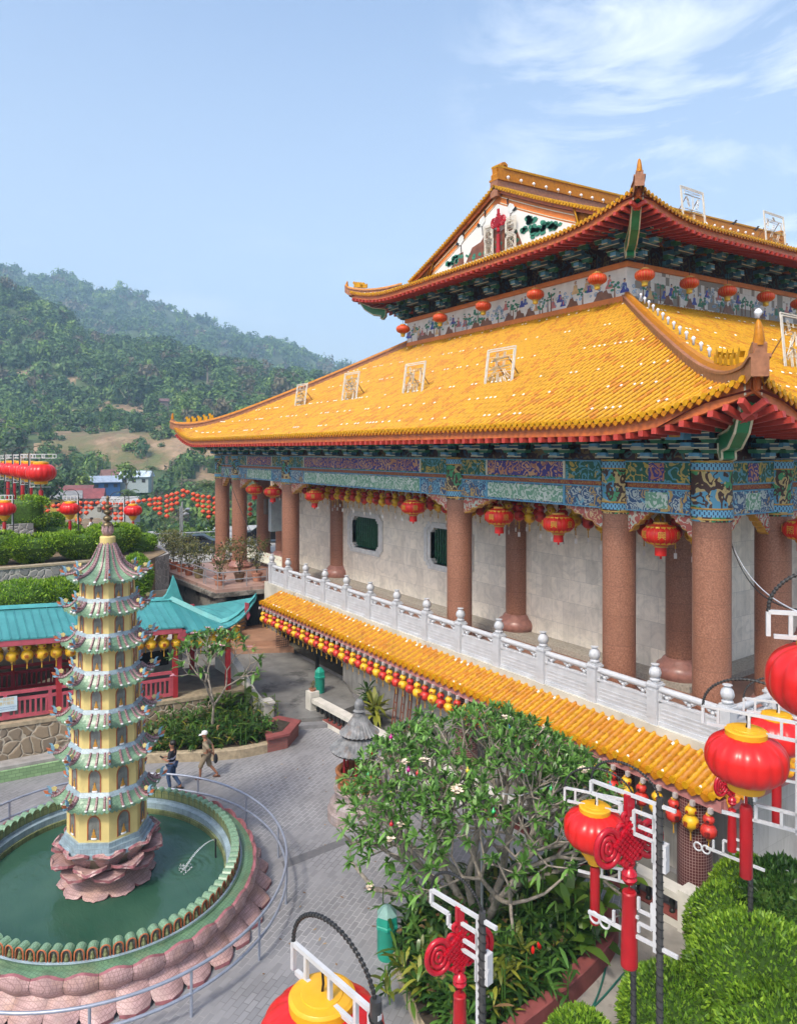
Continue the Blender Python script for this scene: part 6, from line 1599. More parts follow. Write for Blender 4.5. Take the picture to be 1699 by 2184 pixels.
# ================================================================== PLANTS near the plaza
HEDGE = leafmat('hedge_leaf', (.15, .29, .015), (.30, .46, .03), .35, .5); HEDGE2 = leafmat('bright_shrub_leaf', (.15, .31, .022), (.30, .48, .04), .35, .5)
SHRUBD = leafmat('deep_green_leaf', (.045, .12, .02), (.09, .20, .035), .25, .4); LILY = leafmat('lily_leaf', (.030, .085, .014), (.085, .16, .024), .25, .32)
LILYY = leafmat('yellowish_leaf', (.14, .17, .02), (.26, .27, .035), .3, .4); BANANA = leafmat('broad_leaf', (.055, .13, .018), (.14, .24, .03), .35, .3)
PLUML = leafmat('plumeria_leaf', (.075, .19, .03), (.17, .34, .07), .3, .35); PETALP = mat('pink_blossom', (.62, .34, .40), .6, .25, 30); PETALW = mat('cream_blossom', (.72, .60, .46), .6, .2, 30)
DRYL = leafmat('dry_leaf', (.22, .12, .05), (.34, .23, .11), .2, .7)
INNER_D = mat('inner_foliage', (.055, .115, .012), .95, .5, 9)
def surf_leaves(n, pts, nrm, size, rng, wid=.45, up=.35, jit=.8):
    D = nrm + rng.normal(size=(n, 3)) * jit * .6 + np.array([0, 0, up]); N = nrm + rng.normal(size=(n, 3)) * .5
    N = np.cross(np.cross(D, N), D)
    return leaf_quads(pts, D, N, size * rng.uniform(.6, 1.3, n), size * wid * rng.uniform(.7, 1.2, n))
def hedge_shape(kind, L, W_, H, n, rng):
    """surface samples of a clipped shape: 'box' or 'bowl' (narrower foot) or 'dome'"""
    P_ = []; N_ = []
    d = rnd_dirs(n, rng); e = .35 if kind == 'box' else (.55 if kind == 'bowl' else 1.0)
    q = np.sign(d) * np.abs(d) ** e; mx = 1.0
    if kind != 'dome': q = q / np.maximum(1e-6, (np.abs(q) ** (2 / e)).sum(1, keepdims=True) ** (e / 2))
    x, y, z = q[:, 0] * L / 2, q[:, 1] * W_ / 2, (q[:, 2] * .5 + .5) * H
    if kind == 'bowl':
        s = .30 + .70 * np.clip(z / H / .62, 0, 1) ** .8; x, y = x * s, y * s
    bump = 1 + .035 * np.sin(x * 5 + 1.3) * np.cos(y * 6) + rng.normal(size=n) * .022
    return np.stack([x * bump, y * bump, z * (1 + rng.normal(size=n) * .015)], 1), d
def hedge(name, loc, kind, L, W_, H, label, lm=HEDGE, n=3800, size=.17, rz=0.0, group=None, seed=0, foot=None, cat='hedge'):
    rg = np.random.default_rng(seed + 40); P_, N_ = hedge_shape(kind, L, W_, H, n, rg)
    V, F = surf_leaves(n, P_ - N_ * .05, N_, size, rg)
    e = empty(name, loc, label, cat, group, rz); o = quick_mesh('foliage', V, F, [lm]); o.parent = e
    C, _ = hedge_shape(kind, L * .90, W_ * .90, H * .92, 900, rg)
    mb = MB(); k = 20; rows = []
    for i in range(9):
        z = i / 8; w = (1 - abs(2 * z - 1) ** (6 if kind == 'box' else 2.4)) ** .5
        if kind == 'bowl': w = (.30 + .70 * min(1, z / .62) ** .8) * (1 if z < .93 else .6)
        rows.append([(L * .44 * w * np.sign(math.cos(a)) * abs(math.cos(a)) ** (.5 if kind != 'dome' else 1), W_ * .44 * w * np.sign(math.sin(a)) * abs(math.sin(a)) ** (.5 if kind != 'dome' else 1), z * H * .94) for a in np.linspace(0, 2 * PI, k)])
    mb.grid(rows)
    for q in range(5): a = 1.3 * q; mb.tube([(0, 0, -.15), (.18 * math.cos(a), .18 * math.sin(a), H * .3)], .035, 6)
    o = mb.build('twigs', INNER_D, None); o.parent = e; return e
# clipped hedges in the upper garden
def gx(u, v, x): p = XP(u, v, x); return float(p[1])
hedge('bowl_hedge', (-43.4, gx(68, 1190, -43.4), 5.95), 'bowl', 2.6, 3.0, 1.5, 'bowl clipped hedge with gnarled foot behind the stone wall beside the leftmost lantern', n=5200, seed=1)
hedge('bowl_hedge', (-43.6, gx(170, 1190, -43.6), 5.95), 'bowl', 2.6, 3.0, 1.55, 'larger bowl clipped hedge directly left of the pagoda spire', n=5600, seed=2)
hedge('box_hedge', (-44.2, gx(240, 1180, -44.2), 5.95), 'bowl', 2.5, 2.8, 1.75, 'dark wide clipped hedge directly right of the pagoda spire', n=5200, seed=3)
hedge('round_shrub', (-45.0, gx(297, 1185, -45.0), 5.2), 'bowl', 1.9, 2.0, 1.75, 'small loose rounded shrub on short trunk beside the garden path', n=2400, lm=HEDGE2, seed=4)
hedge('box_hedge', (-48.5, gx(22, 1110, -48.5), 7.5), 'box', 2.8, 4.0, 1.75, 'tall square clipped hedge on top of the upper stone wall', n=5200, seed=5)
hedge('box_hedge', (-50.5, gx(92, 1150, -50.5), 5.9), 'box', 2.0, 2.4, 2.1, 'stepped flat topped hedge behind the upper stone wall, the higher of two', n=3400, lm=HEDGE2, seed=6)
hedge('box_hedge', (-49.0, gx(112, 1160, -49.0), 5.9), 'box', 1.8, 3.2, 1.5, 'low flat topped hedge in front of the stepped hedge', n=3400, lm=HEDGE2, seed=7)
hedge('bowl_hedge', (-43.6, gx(0, 1190, -43.6), 5.95), 'bowl', 2.0, 1.6, 1.75, 'hedge cut by the left picture edge under a lantern tassel', n=2400, seed=8)
hedge('dome_shrub', (-39.3, gx(42, 1290, -39.3), 3.9), 'dome', 2.4, 4.0, 1.8, 'wide round shrub dotted with yellow flowers below the stone wall', n=5200, lm=HEDGE2, seed=9, cat='shrub')
hedge('dome_shrub', (-39.3, gx(125, 1285, -39.3), 4.1), 'dome', 2.2, 2.6, 1.55, 'smaller round shrub left of the pagoda top roof', n=3600, lm=HEDGE, seed=10, cat='shrub')
hedge('dome_shrub', (-39.5, gx(290, 1270, -39.5), 4.1), 'dome', 1.6, 1.7, 2.4, 'upright rounded shrub just right of the pagoda top roof', n=3200, lm=HEDGE2, seed=11, cat='shrub')
mb = MB(); rr = random.Random(3)
for k in range(20): mb.lathe([(.003, -.05), (.05, 0), (.003, .04)], 6, (-52.0 + rr.uniform(-.4, .4), 15 + rr.uniform(-.8, .6), 6.0 + rr.uniform(0, .3)))
# ---- planter beside the walkway
PLA = [(-28.95, 6.2), (-28.2, 7.7), (-27.15, 9.6), (-26.75, 10.6), (-26.65, 11.5), (-26.7, 12.2), (-27.5, 12.9), (-28.8, 12.55), (-30.75, 12.5), (-30.9, 9.5), (-30.95, 6.0)]
PEMP = empty('planter_bed', (-28.5, 9.8, 0), 'kerbed planting bed at the far end of the plaza beside the walkway', 'planter')
slab('soil', PLA, -.05, .30, SOIL, None, PEMP)
mb = MB(); mb.grid([[(x + .06, y, -.02), (x + .06, y, .33), (x, y, .36), (x - .24, y, .36), (x - .26, y, .28)] for x, y in PLA[:6]]); mb.build('kerb', KERB, PEMP)
def m_brickred():
    t = NT('red_brick_courses'); w = t.flat(); br = t.t.nodes.new('ShaderNodeTexBrick'); t.t.links.new(w, br.inputs['Vector'])
    for k, v in dict(Scale=1.0, Color1=(.27, .09, .075, 1), Color2=(.20, .07, .06, 1), Mortar=(.16, .10, .09, 1)).items(): br.inputs[k].default_value = v
    br.inputs['Mortar Size'].default_value = .008; br.inputs['Brick Width'].default_value = .24; br.inputs['Row Height'].default_value = .085; return t.set(br.outputs[0], .7)
BRKC = m_brickred(); REDCAP = mat('red_painted_coping', (.24, .065, .06), .7, .2, 3)
BX = empty('brick_planter', (-27.4, 12.3, 0), 'small red brick planter box with red coping at the foot of the steps', 'planter')
mb = MB(); mb.prism([(-26.6, 11.7), (-26.55, 12.55), (-27.5, 13.5), (-28.4, 13.0), (-28.2, 12.2)], (0, 0, .25), (1, 0, 0), (0, 1, 0), .56); mb.build('brickwork', BRKC, BX)
mb = MB(); mb.prism([(-26.5, 11.62), (-26.45, 12.6), (-27.5, 13.62), (-28.5, 13.05), (-28.3, 12.15)], (0, 0, .575), (1, 0, 0), (0, 1, 0), .09); mb.build('coping', REDCAP, BX)
mb = MB(); mb.prism([(-26.85, 12.0), (-26.85, 12.45), (-27.5, 13.1), (-28.05, 12.85), (-27.9, 12.4)], (0, 0, .62), (1, 0, 0), (0, 1, 0), .03); mb.build('soil', SOIL, BX)
def inside(poly, x, y):
    c = False; j = len(poly) - 1
    for i in range(len(poly)):
        if (poly[i][1] > y) != (poly[j][1] > y) and x < (poly[j][0] - poly[i][0]) * (y - poly[i][1]) / (poly[j][1] - poly[i][1]) + poly[i][0]: c = not c
        j = i
    return c
def blade_leaves(C, D, L, W_, droop, rng):
    """long leaves of 3 segments that arch over: returns V,F"""
    n = len(C); D = D / np.linalg.norm(D, axis=1, keepdims=True); S = np.cross(D, [0, 0, 1.0]); S /= np.maximum(1e-6, np.linalg.norm(S, axis=1, keepdims=True))
    V = []; 
    for x, w in ((0, .25), (.3, .9), (.6, 1.0), (.85, .55), (1.0, .04)):
        p = C + D * (L * x)[:, None] - np.array([0, 0, 1.0]) * (droop * L * x * x)[:, None]
        V += [p - S * (W_ * w / 2)[:, None], p + S * (W_ * w / 2)[:, None]]
    V = np.stack(V, 1); F = []
    base = np.arange(n)[:, None] * 10
    F = np.concatenate([base + np.array([2 * k, 2 * k + 1, 2 * k + 3, 2 * k + 2]) for k in range(4)], 1).reshape(-1, 4)
    return V.reshape(-1, 3), F
def clump(h, n, L, W_, rng, spread=.25, tilt=.75):
    """one leafy stem plant with arching blades, at the origin"""
    a = rng.uniform(0, 2 * PI, n); z = rng.uniform(.1, 1, n) * h; el = rng.uniform(.2, tilt + .4, n)
    C = np.stack([np.cos(a) * .03, np.sin(a) * .03, z], 1); C[:, :2] += (rng.normal(size=(1, 2)) * spread * z[:, None] / max(h, .01) * .4)
    D = np.stack([np.cos(a) * np.cos(el), np.sin(a) * np.cos(el), np.sin(el)], 1)
    return blade_leaves(C, D, L * rng.uniform(.6, 1.2, n), W_ * rng.uniform(.8, 1.2, n), rng.uniform(.25, .7, n), rng)
def plant(name, loc, h, n, L, W_, lm, label, cat='plant', group=None, seed=0, spread=.25, stems=1, tilt=.75, flower=None):
    e = empty(name, loc, label, cat, group); rg = np.random.default_rng(seed + 90); VV, FF, m = [], [], 0; mb = MB()
    for s in range(stems):
        V, F = clump(h * rg.uniform(.75, 1.1), n, L, W_, rg, spread, tilt); off = np.array([*rg.normal(size=2) * spread, 0]) if stems > 1 else np.zeros(3)
        VV.append(V + off); FF.append(F + m); m += len(V); mb.tube([tuple(off), tuple(off + [0, 0, h * .95])], .012 + .004 * h, 5)
    o = quick_mesh('leaves', np.concatenate(VV), np.concatenate(FF), [lm]); o.parent = e
    o = mb.build('stem', SHRUBD, None); o.parent = e
    if flower:
        for k in range(3):
            f = MB(); f.lathe([(.01, 0), (.035, .03), (.045, .10), (.02, .17), (.003, .19)], 7, (rg.normal() * .2, rg.normal() * .2, h * rg.uniform(.8, 1.05))); o = f.build('flower', flower, None); o.parent = e
    return e
# low undergrowth fills both beds (nobody could count it); the taller plants stand out of it
def undergrowth(name, poly, z, n, L, W_, mats, wts, label, rng, hmax=.5):
    xs = [p[0] for p in poly]; ys = [p[1] for p in poly]; P_ = []
    while len(P_) < n:
        x, y = rng.uniform(min(xs), max(xs)), rng.uniform(min(ys), max(ys))
        if inside(poly, x, y): P_.append((x, y, z + rng.uniform(0, hmax)))
    C = np.array(P_); a = rng.uniform(0, 2 * PI, n); el = rng.uniform(.1, 1.25, n); D = np.stack([np.cos(a) * np.cos(el), np.sin(a) * np.cos(el), np.sin(el)], 1)
    V, F = blade_leaves(C, D, L * rng.uniform(.5, 1.2, n), W_ * rng.uniform(.7, 1.3, n), rng.uniform(.2, .8, n), rng)
    mi = np.repeat(rng.choice(len(mats), n, p=wts), 4); return tag(quick_mesh(name, V, F, mats, mi), label, 'undergrowth', kind='stuff')
rng = np.random.default_rng(21)
undergrowth('undergrowth', [(-28.9, 6.4), (-27.4, 9.6), (-27.0, 11.9), (-28.6, 12.3), (-30.7, 12.3), (-30.8, 6.3)], .30, 2600, .52, .075, [LILY, SHRUBD, LILYY, DRYL], (.62, .2, .12, .06), 'mixed strappy green undergrowth in the far planting bed', rng, .45)
k = 0
for (x, y, h, lm, st, lb) in ((-28.9, 8.3, .75, LILY, 9, 'tuft of dark lily leaves nearest the pagoda roofs in the far bed'), (-28.3, 9.6, .8, LILY, 9, 'leafy lily clump behind the man in the striped shirt'), (-27.7, 10.7, .75, LILY, 9, 'dark lily clump behind the man in the white cap'), (-28.6, 11.3, 1.0, LILY, 10, 'tall leafy clump in the middle of the far bed'), (-29.8, 9.2, .9, SHRUBD, 9, 'green clump against the rubble wall'), (-30.1, 11.2, 1.1, BANANA, 8, 'broad leaved clump by the curved white wall'), (-27.4, 12.35, .4, SHRUBD, 10, 'low green herb filling the small brick planter'), (-29.5, 12.2, .9, LILYY, 7, 'yellow green clump at the foot of the curved white wall')):
    z = .62 if k == 6 else .3; plant('lily_clump', (x, y, z), h, 11, .55 if k != 6 else .25, .075 if lm is not BANANA else .16, lm, lb, seed=k, spread=.45 if k != 6 else .3, stems=st); k += 1
plant('banana_plant', (-30.2, 12.1, .4), 1.9, 10, 1.0, .32, BANANA, 'banana plant with tall broad leaves beside the curved white wall', seed=40, stems=2, spread=.3, tilt=1.0)
plant('banana_plant', (-29.4, 13.2, .35), .9, 5, .7, .2, BANANA, 'young banana plant leaning over the square white pier', seed=41, tilt=.9)
# ---- plumeria trees: forked fleshy branches ending in leaf rosettes
def plumeria(name, loc, stems, levels, label, rx, ry, ztop, zlow, leafL, seed, flower, nfl, bulbs, trunk=.09, bark=BARK, hang=.0):
    e = empty(name, loc, label, 'tree'); rr = random.Random(seed); rg = np.random.default_rng(seed); mb = MB(); tips = []
    def grow(p, d, L, r, lev):
        if lev == 0 or L < .12: tips.append((p, d)); return
        d2 = (d + Vector((0, 0, .10))).normalized(); mid = p + d * L * .5 + Vector((rr.uniform(-.04, .04), rr.uniform(-.04, .04), 0)) * L; q = mid + d2 * L * .5
        # keep the crown inside its dome
        f = math.sqrt((q.x / rx) ** 2 + (q.y / ry) ** 2)
        zmax = ztop * math.sqrt(max(0.02, 1 - .62 * min(1, f) ** 2))
        if f > 1.0 or q.z > zmax: tips.append((p, d)); return
        mb.tube([p, mid, q], [r, r * .86, r * .72], 6, cap=False)
        m = 3 if rr.random() < .55 else 2; a0 = rr.uniform(0, 6.28)
        ax = d2.orthogonal().normalized(); bx = d2.cross(ax)
        for k in range(m):
            a = a0 + 2 * PI * k / m + rr.uniform(-.3, .3); sp = rr.uniform(.42, .72)
            nd = (d2 * math.cos(sp) + (ax * math.cos(a) + bx * math.sin(a)) * math.sin(sp)); nd.z = max(nd.z, -.15) + .05; nd.normalize()
            grow(q, nd, L * rr.uniform(.70, .90), r * .70, lev - 1)
    for (d, L) in stems: grow(Vector((0, 0, 0)), Vector(d).normalized(), L, trunk, levels)
    o = mb.build('branches', bark, None, smooth=True); o.parent = e
    C, D, LL = [], [], []
    for p, d in tips:
        if rr.random() < .34: continue
        ax = d.orthogonal().normalized(); bx = d.cross(ax); n = rr.randint(3, 6)
        for k in range(n):
            a = 2.4 * k + rr.random(); sp = rr.uniform(.30, 1.05); v = (d * .6 + Vector((0, 0, .4))) * math.cos(sp) + (ax * math.cos(a) + bx * math.sin(a)) * math.sin(sp)
            C.append(p + d * rr.uniform(-.06, .04)); D.append(v); LL.append(leafL * rr.uniform(.6, 1.15))
    V, F = blade_leaves(np.array(C), np.array(D), np.array(LL), np.array(LL) * .27, rg.uniform(.1, .45, len(C)), rg)
    o = quick_mesh('leaves', V, F, [PLUML]); o.parent = e
    tp = [t for t in tips]; rr.shuffle(tp); fb = 0
    for p, d in tp[:nfl]:
        f = MB()
        for k in range(9):
            c = p + d * .12 + Vector((rr.uniform(-.09, .09), rr.uniform(-.09, .09), rr.uniform(0, .09))); 
            for j in range(5): a = 2 * PI * j / 5; u = Vector((math.cos(a), math.sin(a), .5)) * .055; w = Vector((-math.sin(a), math.cos(a), 0)) * .022; f.add([tuple(c), tuple(c + u * .6 + w), tuple(c + u), tuple(c + u * .6 - w)], [(0, 1, 2, 3)])
        o = f.build('blossom', flower, None); o.parent = e
    return e, tp
PBX, PBY = -13.55, 11.6
BARKP = mat('lichened_bark', (.24, .21, .17), .85, .45, 8, .2, 30)
PT_, tips = plumeria('plumeria_tree', (PBX, PBY, .25), [((-.25, .1, 1), 1.5), ((.35, .28, 1), 1.45), ((.05, -.35, 1), 1.4), ((-.65, -.30, .75), 1.45), ((.3, .85, .8), 1.45), ((.7, -.2, .9), 1.4), ((-.7, -.95, .55), 1.6), ((-.95, -.5, .6), 1.5)], 7,
    'large spreading plumeria tree with pale forked branches and dark pointed leaves in the front bed', 3.6, 3.5, 5.3, 1.0, .27, 5, PETALW, 16, 0, trunk=.12, bark=BARKP)
PT2, tips2 = plumeria('plumeria_tree', (-28.75, 10.15, .30), [((.05, .05, 1), 1.25)], 6, 'smaller plumeria tree with pink blossom clusters in the far bed', 2.3, 2.3, 4.3, 1.0, .42, 8, PETALP, 9, 0, trunk=.075, bark=BARKP)
# coloured fairy-light globes hung in the big plumeria
BC_ = [(.5, .02, .03), (.02, .22, .5), (.05, .5, .16), (.55, .45, .02), (.5, .02, .25)]; BN = ['red', 'blue', 'green', 'yellow', 'magenta']
for k, (p, d) in enumerate(tips[20:60]):
    c = k % 5; q = Vector(PT_.location) + p + Vector((.05, -.05, -.10)); mb = MB(); mb.lathe([(.004, -.055), (.036, -.035), (.05, 0), (.036, .035), (.012, .05), (.012, .09)], 8, tuple(q))
    tag(mb.build('light_globe', mat('globe_' + BN[c], BC_[c], .25, .1), None, smooth=True), BN[c] + ' fairy light globe hanging among the leaves of the large plumeria', 'light globe', BN[c] + ' light globes in the large plumeria')
# grey lamp post and drooping cable among the branches
mb = MB(); p = Vector(DD(1027, 1700, 17.2)); mb.tube([(p.x, p.y, .2), (p.x, p.y, p.z + .3)], .035, 8); tag(mb.build('pole', GREY_METAL), 'thin grey pole rising through the plumeria crown', 'pole')
WIREW = mat('white_cable', (.55, .57, .60), .5, .1); WIREB = mat('black_cable', (.015, .015, .015), .6, .1)
def cable(pts, r, m, label, name='cable'):
    mb = MB(); mb.tube(pts, r, 6); return tag(mb.build(name, m, smooth=True), label, 'cable')
def cat_(p, q, sag, n=16): p, q = Vector(p), Vector(q); return [tuple(p.lerp(q, f) - Vector((0, 0, sag * 4 * f * (1 - f)))) for f in np.linspace(0, 1, n)]
cable([tuple(DD(u, v, 16.6)) for u, v in ((866, 1630), (868, 1690), (880, 1735), (910, 1765), (912, 1815), (945, 1815), (985, 1770), (1010, 1690), (1028, 1672), (1060, 1692), (1110, 1697), (1160, 1680), (1190, 1665))], .014, WIREW, 'white cable looping through the crown of the large plumeria')
fl = [G(u, v, .012) for u, v in [(rng.uniform(560, 1000), rng.uniform(1600, 2150)) for _ in range(70)]]
V, F = leaf_quads(fl, rnd_dirs(70, rng) * [1, 1, .1], np.array([[0, 0, 1.]] * 70), .13 * rng.uniform(.5, 1.2, 70), .05); tag(quick_mesh('fallen_leaves', V, F, [DRYL]), 'dry leaves fallen on the grey paving', 'fallen leaves', kind='stuff')
# ---- front planting bed
FB = [(-14.35, 9.6), (-13.2, 9.1), (-12.1, 8.75), (-11.3, 8.6), (-10.6, 10.0), (-10.85, 11.6), (-11.3, 13.6), (-11.7, 14.25), (-12.6, 14.6), (-14.2, 14.1), (-15.3, 12.8), (-15.0, 10.9)]
FBE = empty('front_planter', (-12.8, 11.6, 0), 'large planting bed with tan kerb on one side and red painted kerb on the other', 'planter')
slab('soil', FB, -.05, .27, SOIL, None, FBE)
def kerb_run(pts, m, name, h=.34, w=.26):
    mb = MB(); n = len(pts); rows = []
    for i in range(n):
        t = Vector((*pts[min(i + 1, n - 1)], 0)) - Vector((*pts[max(i - 1, 0)], 0)); t.normalize(); s = Vector((-t.y, t.x, 0)); p = Vector((*pts[i], 0))
        rows.append([tuple(p - s * w / 2), tuple(p - s * w / 2 + Vector((0, 0, h - .02))), tuple(p - s * (w / 2 - .02) + Vector((0, 0, h))), tuple(p + s * (w / 2 - .02) + Vector((0, 0, h))), tuple(p + s * w / 2 + Vector((0, 0, h - .02))), tuple(p + s * w / 2)])
    mb.grid(rows); return mb.build(name, m, FBE)
def smooth_pts(pts, k=3):
    for _ in range(k):
        q = [pts[0]]
        for a, b in zip(pts[:-1], pts[1:]): q += [(a[0] * .75 + b[0] * .25, a[1] * .75 + b[1] * .25), (a[0] * .25 + b[0] * .75, a[1] * .25 + b[1] * .75)]
        pts = q + [pts[-1]]
    return pts
kerb_run(smooth_pts([(-15.3, 12.8), (-15.1, 10.8), (-14.35, 9.55), (-13.2, 9.1), (-12.1, 8.75), (-11.3, 8.5)]), KERB, 'kerb', .22, .22)
RK = [tuple(G(u, v, .42)[:2]) for u, v in ((1090, 2182), (1150, 2140), (1225, 2075), (1280, 2020), (1305, 1975), (1300, 1945), (1270, 1925))]
kerb_run(smooth_pts([(-10.3, 8.9)] + RK), REDCAP, 'red_kerb', .46, .34)
FB2 = [(-14.3, 9.8), (-12.2, 9.0), (-11.2, 8.9), (-10.9, 10.2), (-11.2, 11.8), (-11.7, 13.8), (-12.6, 14.3), (-14.2, 13.8), (-15.0, 12.7), (-14.8, 11.0)]
undergrowth('undergrowth', FB2, .28, 4200, .52, .085, [LILY, SHRUBD, LILYY, DRYL], (.68, .20, .07, .05), 'dense dark strappy undergrowth under the large plumeria', rng, .6)
sp = [(-14.2, 10.3, .9, SHRUBD, 'glossy leafy clump right behind the near teal bin'), (-13.6, 9.6, .6, LILY, 'low dark clump at the tan kerb of the front bed'), (-12.9, 9.4, .7, LILYY, 'yellow striped ginger clump at the front kerb'), (-12.2, 9.3, .7, LILY, 'strappy clump left of the lower crimson knot'), (-11.6, 9.3, .6, SHRUBD, 'clump half hidden by the lower crimson knot tube'),
      (-11.5, 10.4, 1.1, LILYY, 'tall yellow green ginger stems right of the lower crimson knot'), (-11.35, 11.2, .9, SHRUBD, 'ginger clump with red flower cones by the red kerb'), (-11.9, 11.0, 1.0, LILY, 'dark clump in the middle of the front bed'), (-12.5, 12.3, 1.0, LILY, 'shaded clump behind the plumeria trunks'), (-13.2, 13.2, .9, LILY, 'shaded lily clump at the rear of the front bed'), (-14.3, 12.4, .8, LILY, 'lily clump at the plaza side of the front bed'), (-11.9, 12.6, .8, SHRUBD, 'fern like clump next to the red kerb bend')]
for i, (x, y, h, lm, lb) in enumerate(sp):
    plant('ginger_clump' if lm is LILYY else 'lily_clump', (x, y, .27), h, 12, .50, .085, lm, lb, seed=60 + i, spread=.4, stems=9, flower=SILK_RED if i == 6 else None)
for i, (x, y, h, lb) in enumerate(((-12.0, 13.7, 1.9, 'tall broad leaved canna under the left red lantern'), (-11.55, 13.2, 1.7, 'broad leaved canna by the hanging red tube'), (-12.7, 13.6, 1.8, 'broad leaved canna at the rear bed edge'), (-11.95, 12.9, 1.4, 'shorter broad leaved canna in front of the others'))):
    plant('canna_plant', (x, y, .27), h, 9, .75, .26, BANANA, lb, seed=80 + i, stems=4, spread=.35, tilt=1.1)
# ---- clipped shrubs in the right foreground
def big_shrub(loc, L, W_, H, label, lm, n, size, seed, kind='dome'):
    return hedge('clipped_shrub', loc, kind, L, W_, H, label, lm, n, size, seed=seed, cat='shrub')
def shrub_at(u, v, ztop, r, h, label, lm, n, seed, size=.13, ry=1.0):
    p = G(u, v, ztop); return big_shrub((p[0], p[1], ztop - h), 2 * r, 2 * r * ry, h * 1.04, label, lm, n, size, seed)
shrub_at(1445, 2090, 1.5, 1.15, 1.6, 'yellow green clipped shrub behind the dark lamp pole', HEDGE2, 9000, 70, .11)
shrub_at(1620, 1985, 2.4, 1.45, 2.5, 'large mid green clipped shrub at the right picture edge', HEDGE2, 12000, 71, .12)
shrub_at(1545, 1900, 1.9, .85, 2.0, 'small dense clipped shrub beside the mosaic pillar foot', HEDGE2, 6000, 72, .11)
shrub_at(1590, 1835, 2.2, .85, 2.3, 'golden green shrub below the hanging red tubes', HEDGE, 6000, 73, .11)
shrub_at(1670, 1850, 2.5, 1.0, 2.6, 'feathery dark green shrub at the right edge behind the large one', SHRUBD, 6000, 74, .16)
shrub_at(1665, 2120, 2.0, 1.2, 2.1, 'leafy shrub in the lower right corner', HEDGE2, 9000, 75, .12)
shrub_at(1240, 2172, 1.0, .70, 1.05, 'light green shrub rising at the bottom edge beside the path', HEDGE2, 4500, 76, .11)
for i, pts in enumerate((((1300, 2000), (1290, 2075), (1265, 2150), (1230, 2182)), ((1330, 2075), (1275, 2140), (1225, 2180)))):
    mb = MB(); mb.tube([tuple(G(u, v, .03)) for u, v in smooth_pts(list(pts))], .022, 8); tag(mb.build('garden_hose', mat('green_hose', (.02, .13, .10), .45, .1), smooth=True), ['teal garden hose along the red kerb', 'teal garden hose crossing the pale path'][i], 'hose')
mb = MB(); p = G(1478, 1985, 0); mb.prism([(-.34, 0), (.34, 0), (.24, .62), (-.22, .62)], tuple(p), (RT[0], RT[1], 0), (0, 0, 1), .5); tag(mb.build('stone_block', mat('rough_tan_block', (.30, .26, .20), .9, .3, 6, .3, 20)), 'rough tan concrete block in front of the balustrade end pier', 'block')
# ---- potted trees on the tiled terrace
POT_T = mat('terracotta_pot', (.36, .12, .06), .7, .2, 4); POT_O = mat('olive_glazed_pot', (.20, .16, .07), .35, .3, 4); POT_P = mat('pale_terracotta_pot', (.40, .19, .12), .7, .2, 4); POT_B = mat('brown_pot', (.15, .09, .05), .4, .3, 4)
SPARSE = leafmat('sparse_olive_leaf', (.09, .11, .03), (.20, .19, .06), .3, .5)
def potted(u, v, h, pm, r, label, seed, lm=SPARSE, y=None):
    p = G(u, v, FLOOR); e = empty('potted_tree', (p[0] - .0, p[1] + .12, FLOOR), label, 'potted plant', 'potted trees along the terrace railing'); mb = MB(); mb.lathe([(r * .68, 0), (r * .95, r * 1.35), (r * 1.06, r * 1.36), (r * 1.06, r * 1.6), (r * .93, r * 1.6), (r * .9, r * 1.45)], 20); o = mb.build('pot', pm, None, smooth='auto'); o.parent = e
    mb = MB(); rr = random.Random(seed); rg = np.random.default_rng(seed); ends = []
    for k in range(6):
        a = 1.05 * k + rr.random(); q = Vector((0, 0, r * 1.4)); pts = [q]
        for j in range(4): q = q + Vector((math.cos(a) * .10 * (1 + j * .4), math.sin(a) * .10 * (1 + j * .4), h * .24)) ; pts.append(q); ends += [q] * (j + 1)
        mb.tube(pts, [.022, .018, .014, .010, .005], 5)
    o = mb.build('stem', BARKD, None); o.parent = e; n = 560
    C = np.array([tuple(rr.choice(ends)) for _ in range(n)]) + rg.normal(size=(n, 3)) * np.array([.16, .16, .14]); V, F = leaf_quads(C, rnd_dirs(n, rg) + [0, 0, .3], rnd_dirs(n, rg), .20 * rg.uniform(.6, 1.3, n), .07)
    o = quick_mesh('leaves', V, F, [lm]); o.parent = e; return e
z2 = lambda x, y: ((600 + x / 2.427) * .5331, (2100 + y / 2.427) * .5331)
for i, (x, y, h, pm, r, lb) in enumerate(((152, 405, 2.0, POT_T, .30, 'terracotta potted tree at the far end of the terrace railing'), (212, 430, 2.1, POT_T, .30, 'terracotta potted tree, second from the far railing corner'), (282, 455, 1.9, POT_T, .31, 'terracotta potted tree half behind a railing post'), (362, 488, 1.7, POT_T, .31, 'terracotta potted tree with sparse top next to the olive pot'), (455, 515, 1.6, POT_O, .33, 'potted tree in an olive glazed pot above the teal roof horn'), (660, 585, 1.8, POT_P, .36, 'potted bush in a pale terracotta pot at the terrace corner'), (852, 550, 2.1, POT_B, .34, 'tall potted tree in a dark glazed pot with tan rim'), (1022, 545, 2.0, POT_P, .35, 'potted tree in a tan and brown pot nearest the marble balustrade'))):
    potted(*z2(x, y), h, pm, r, lb, i)
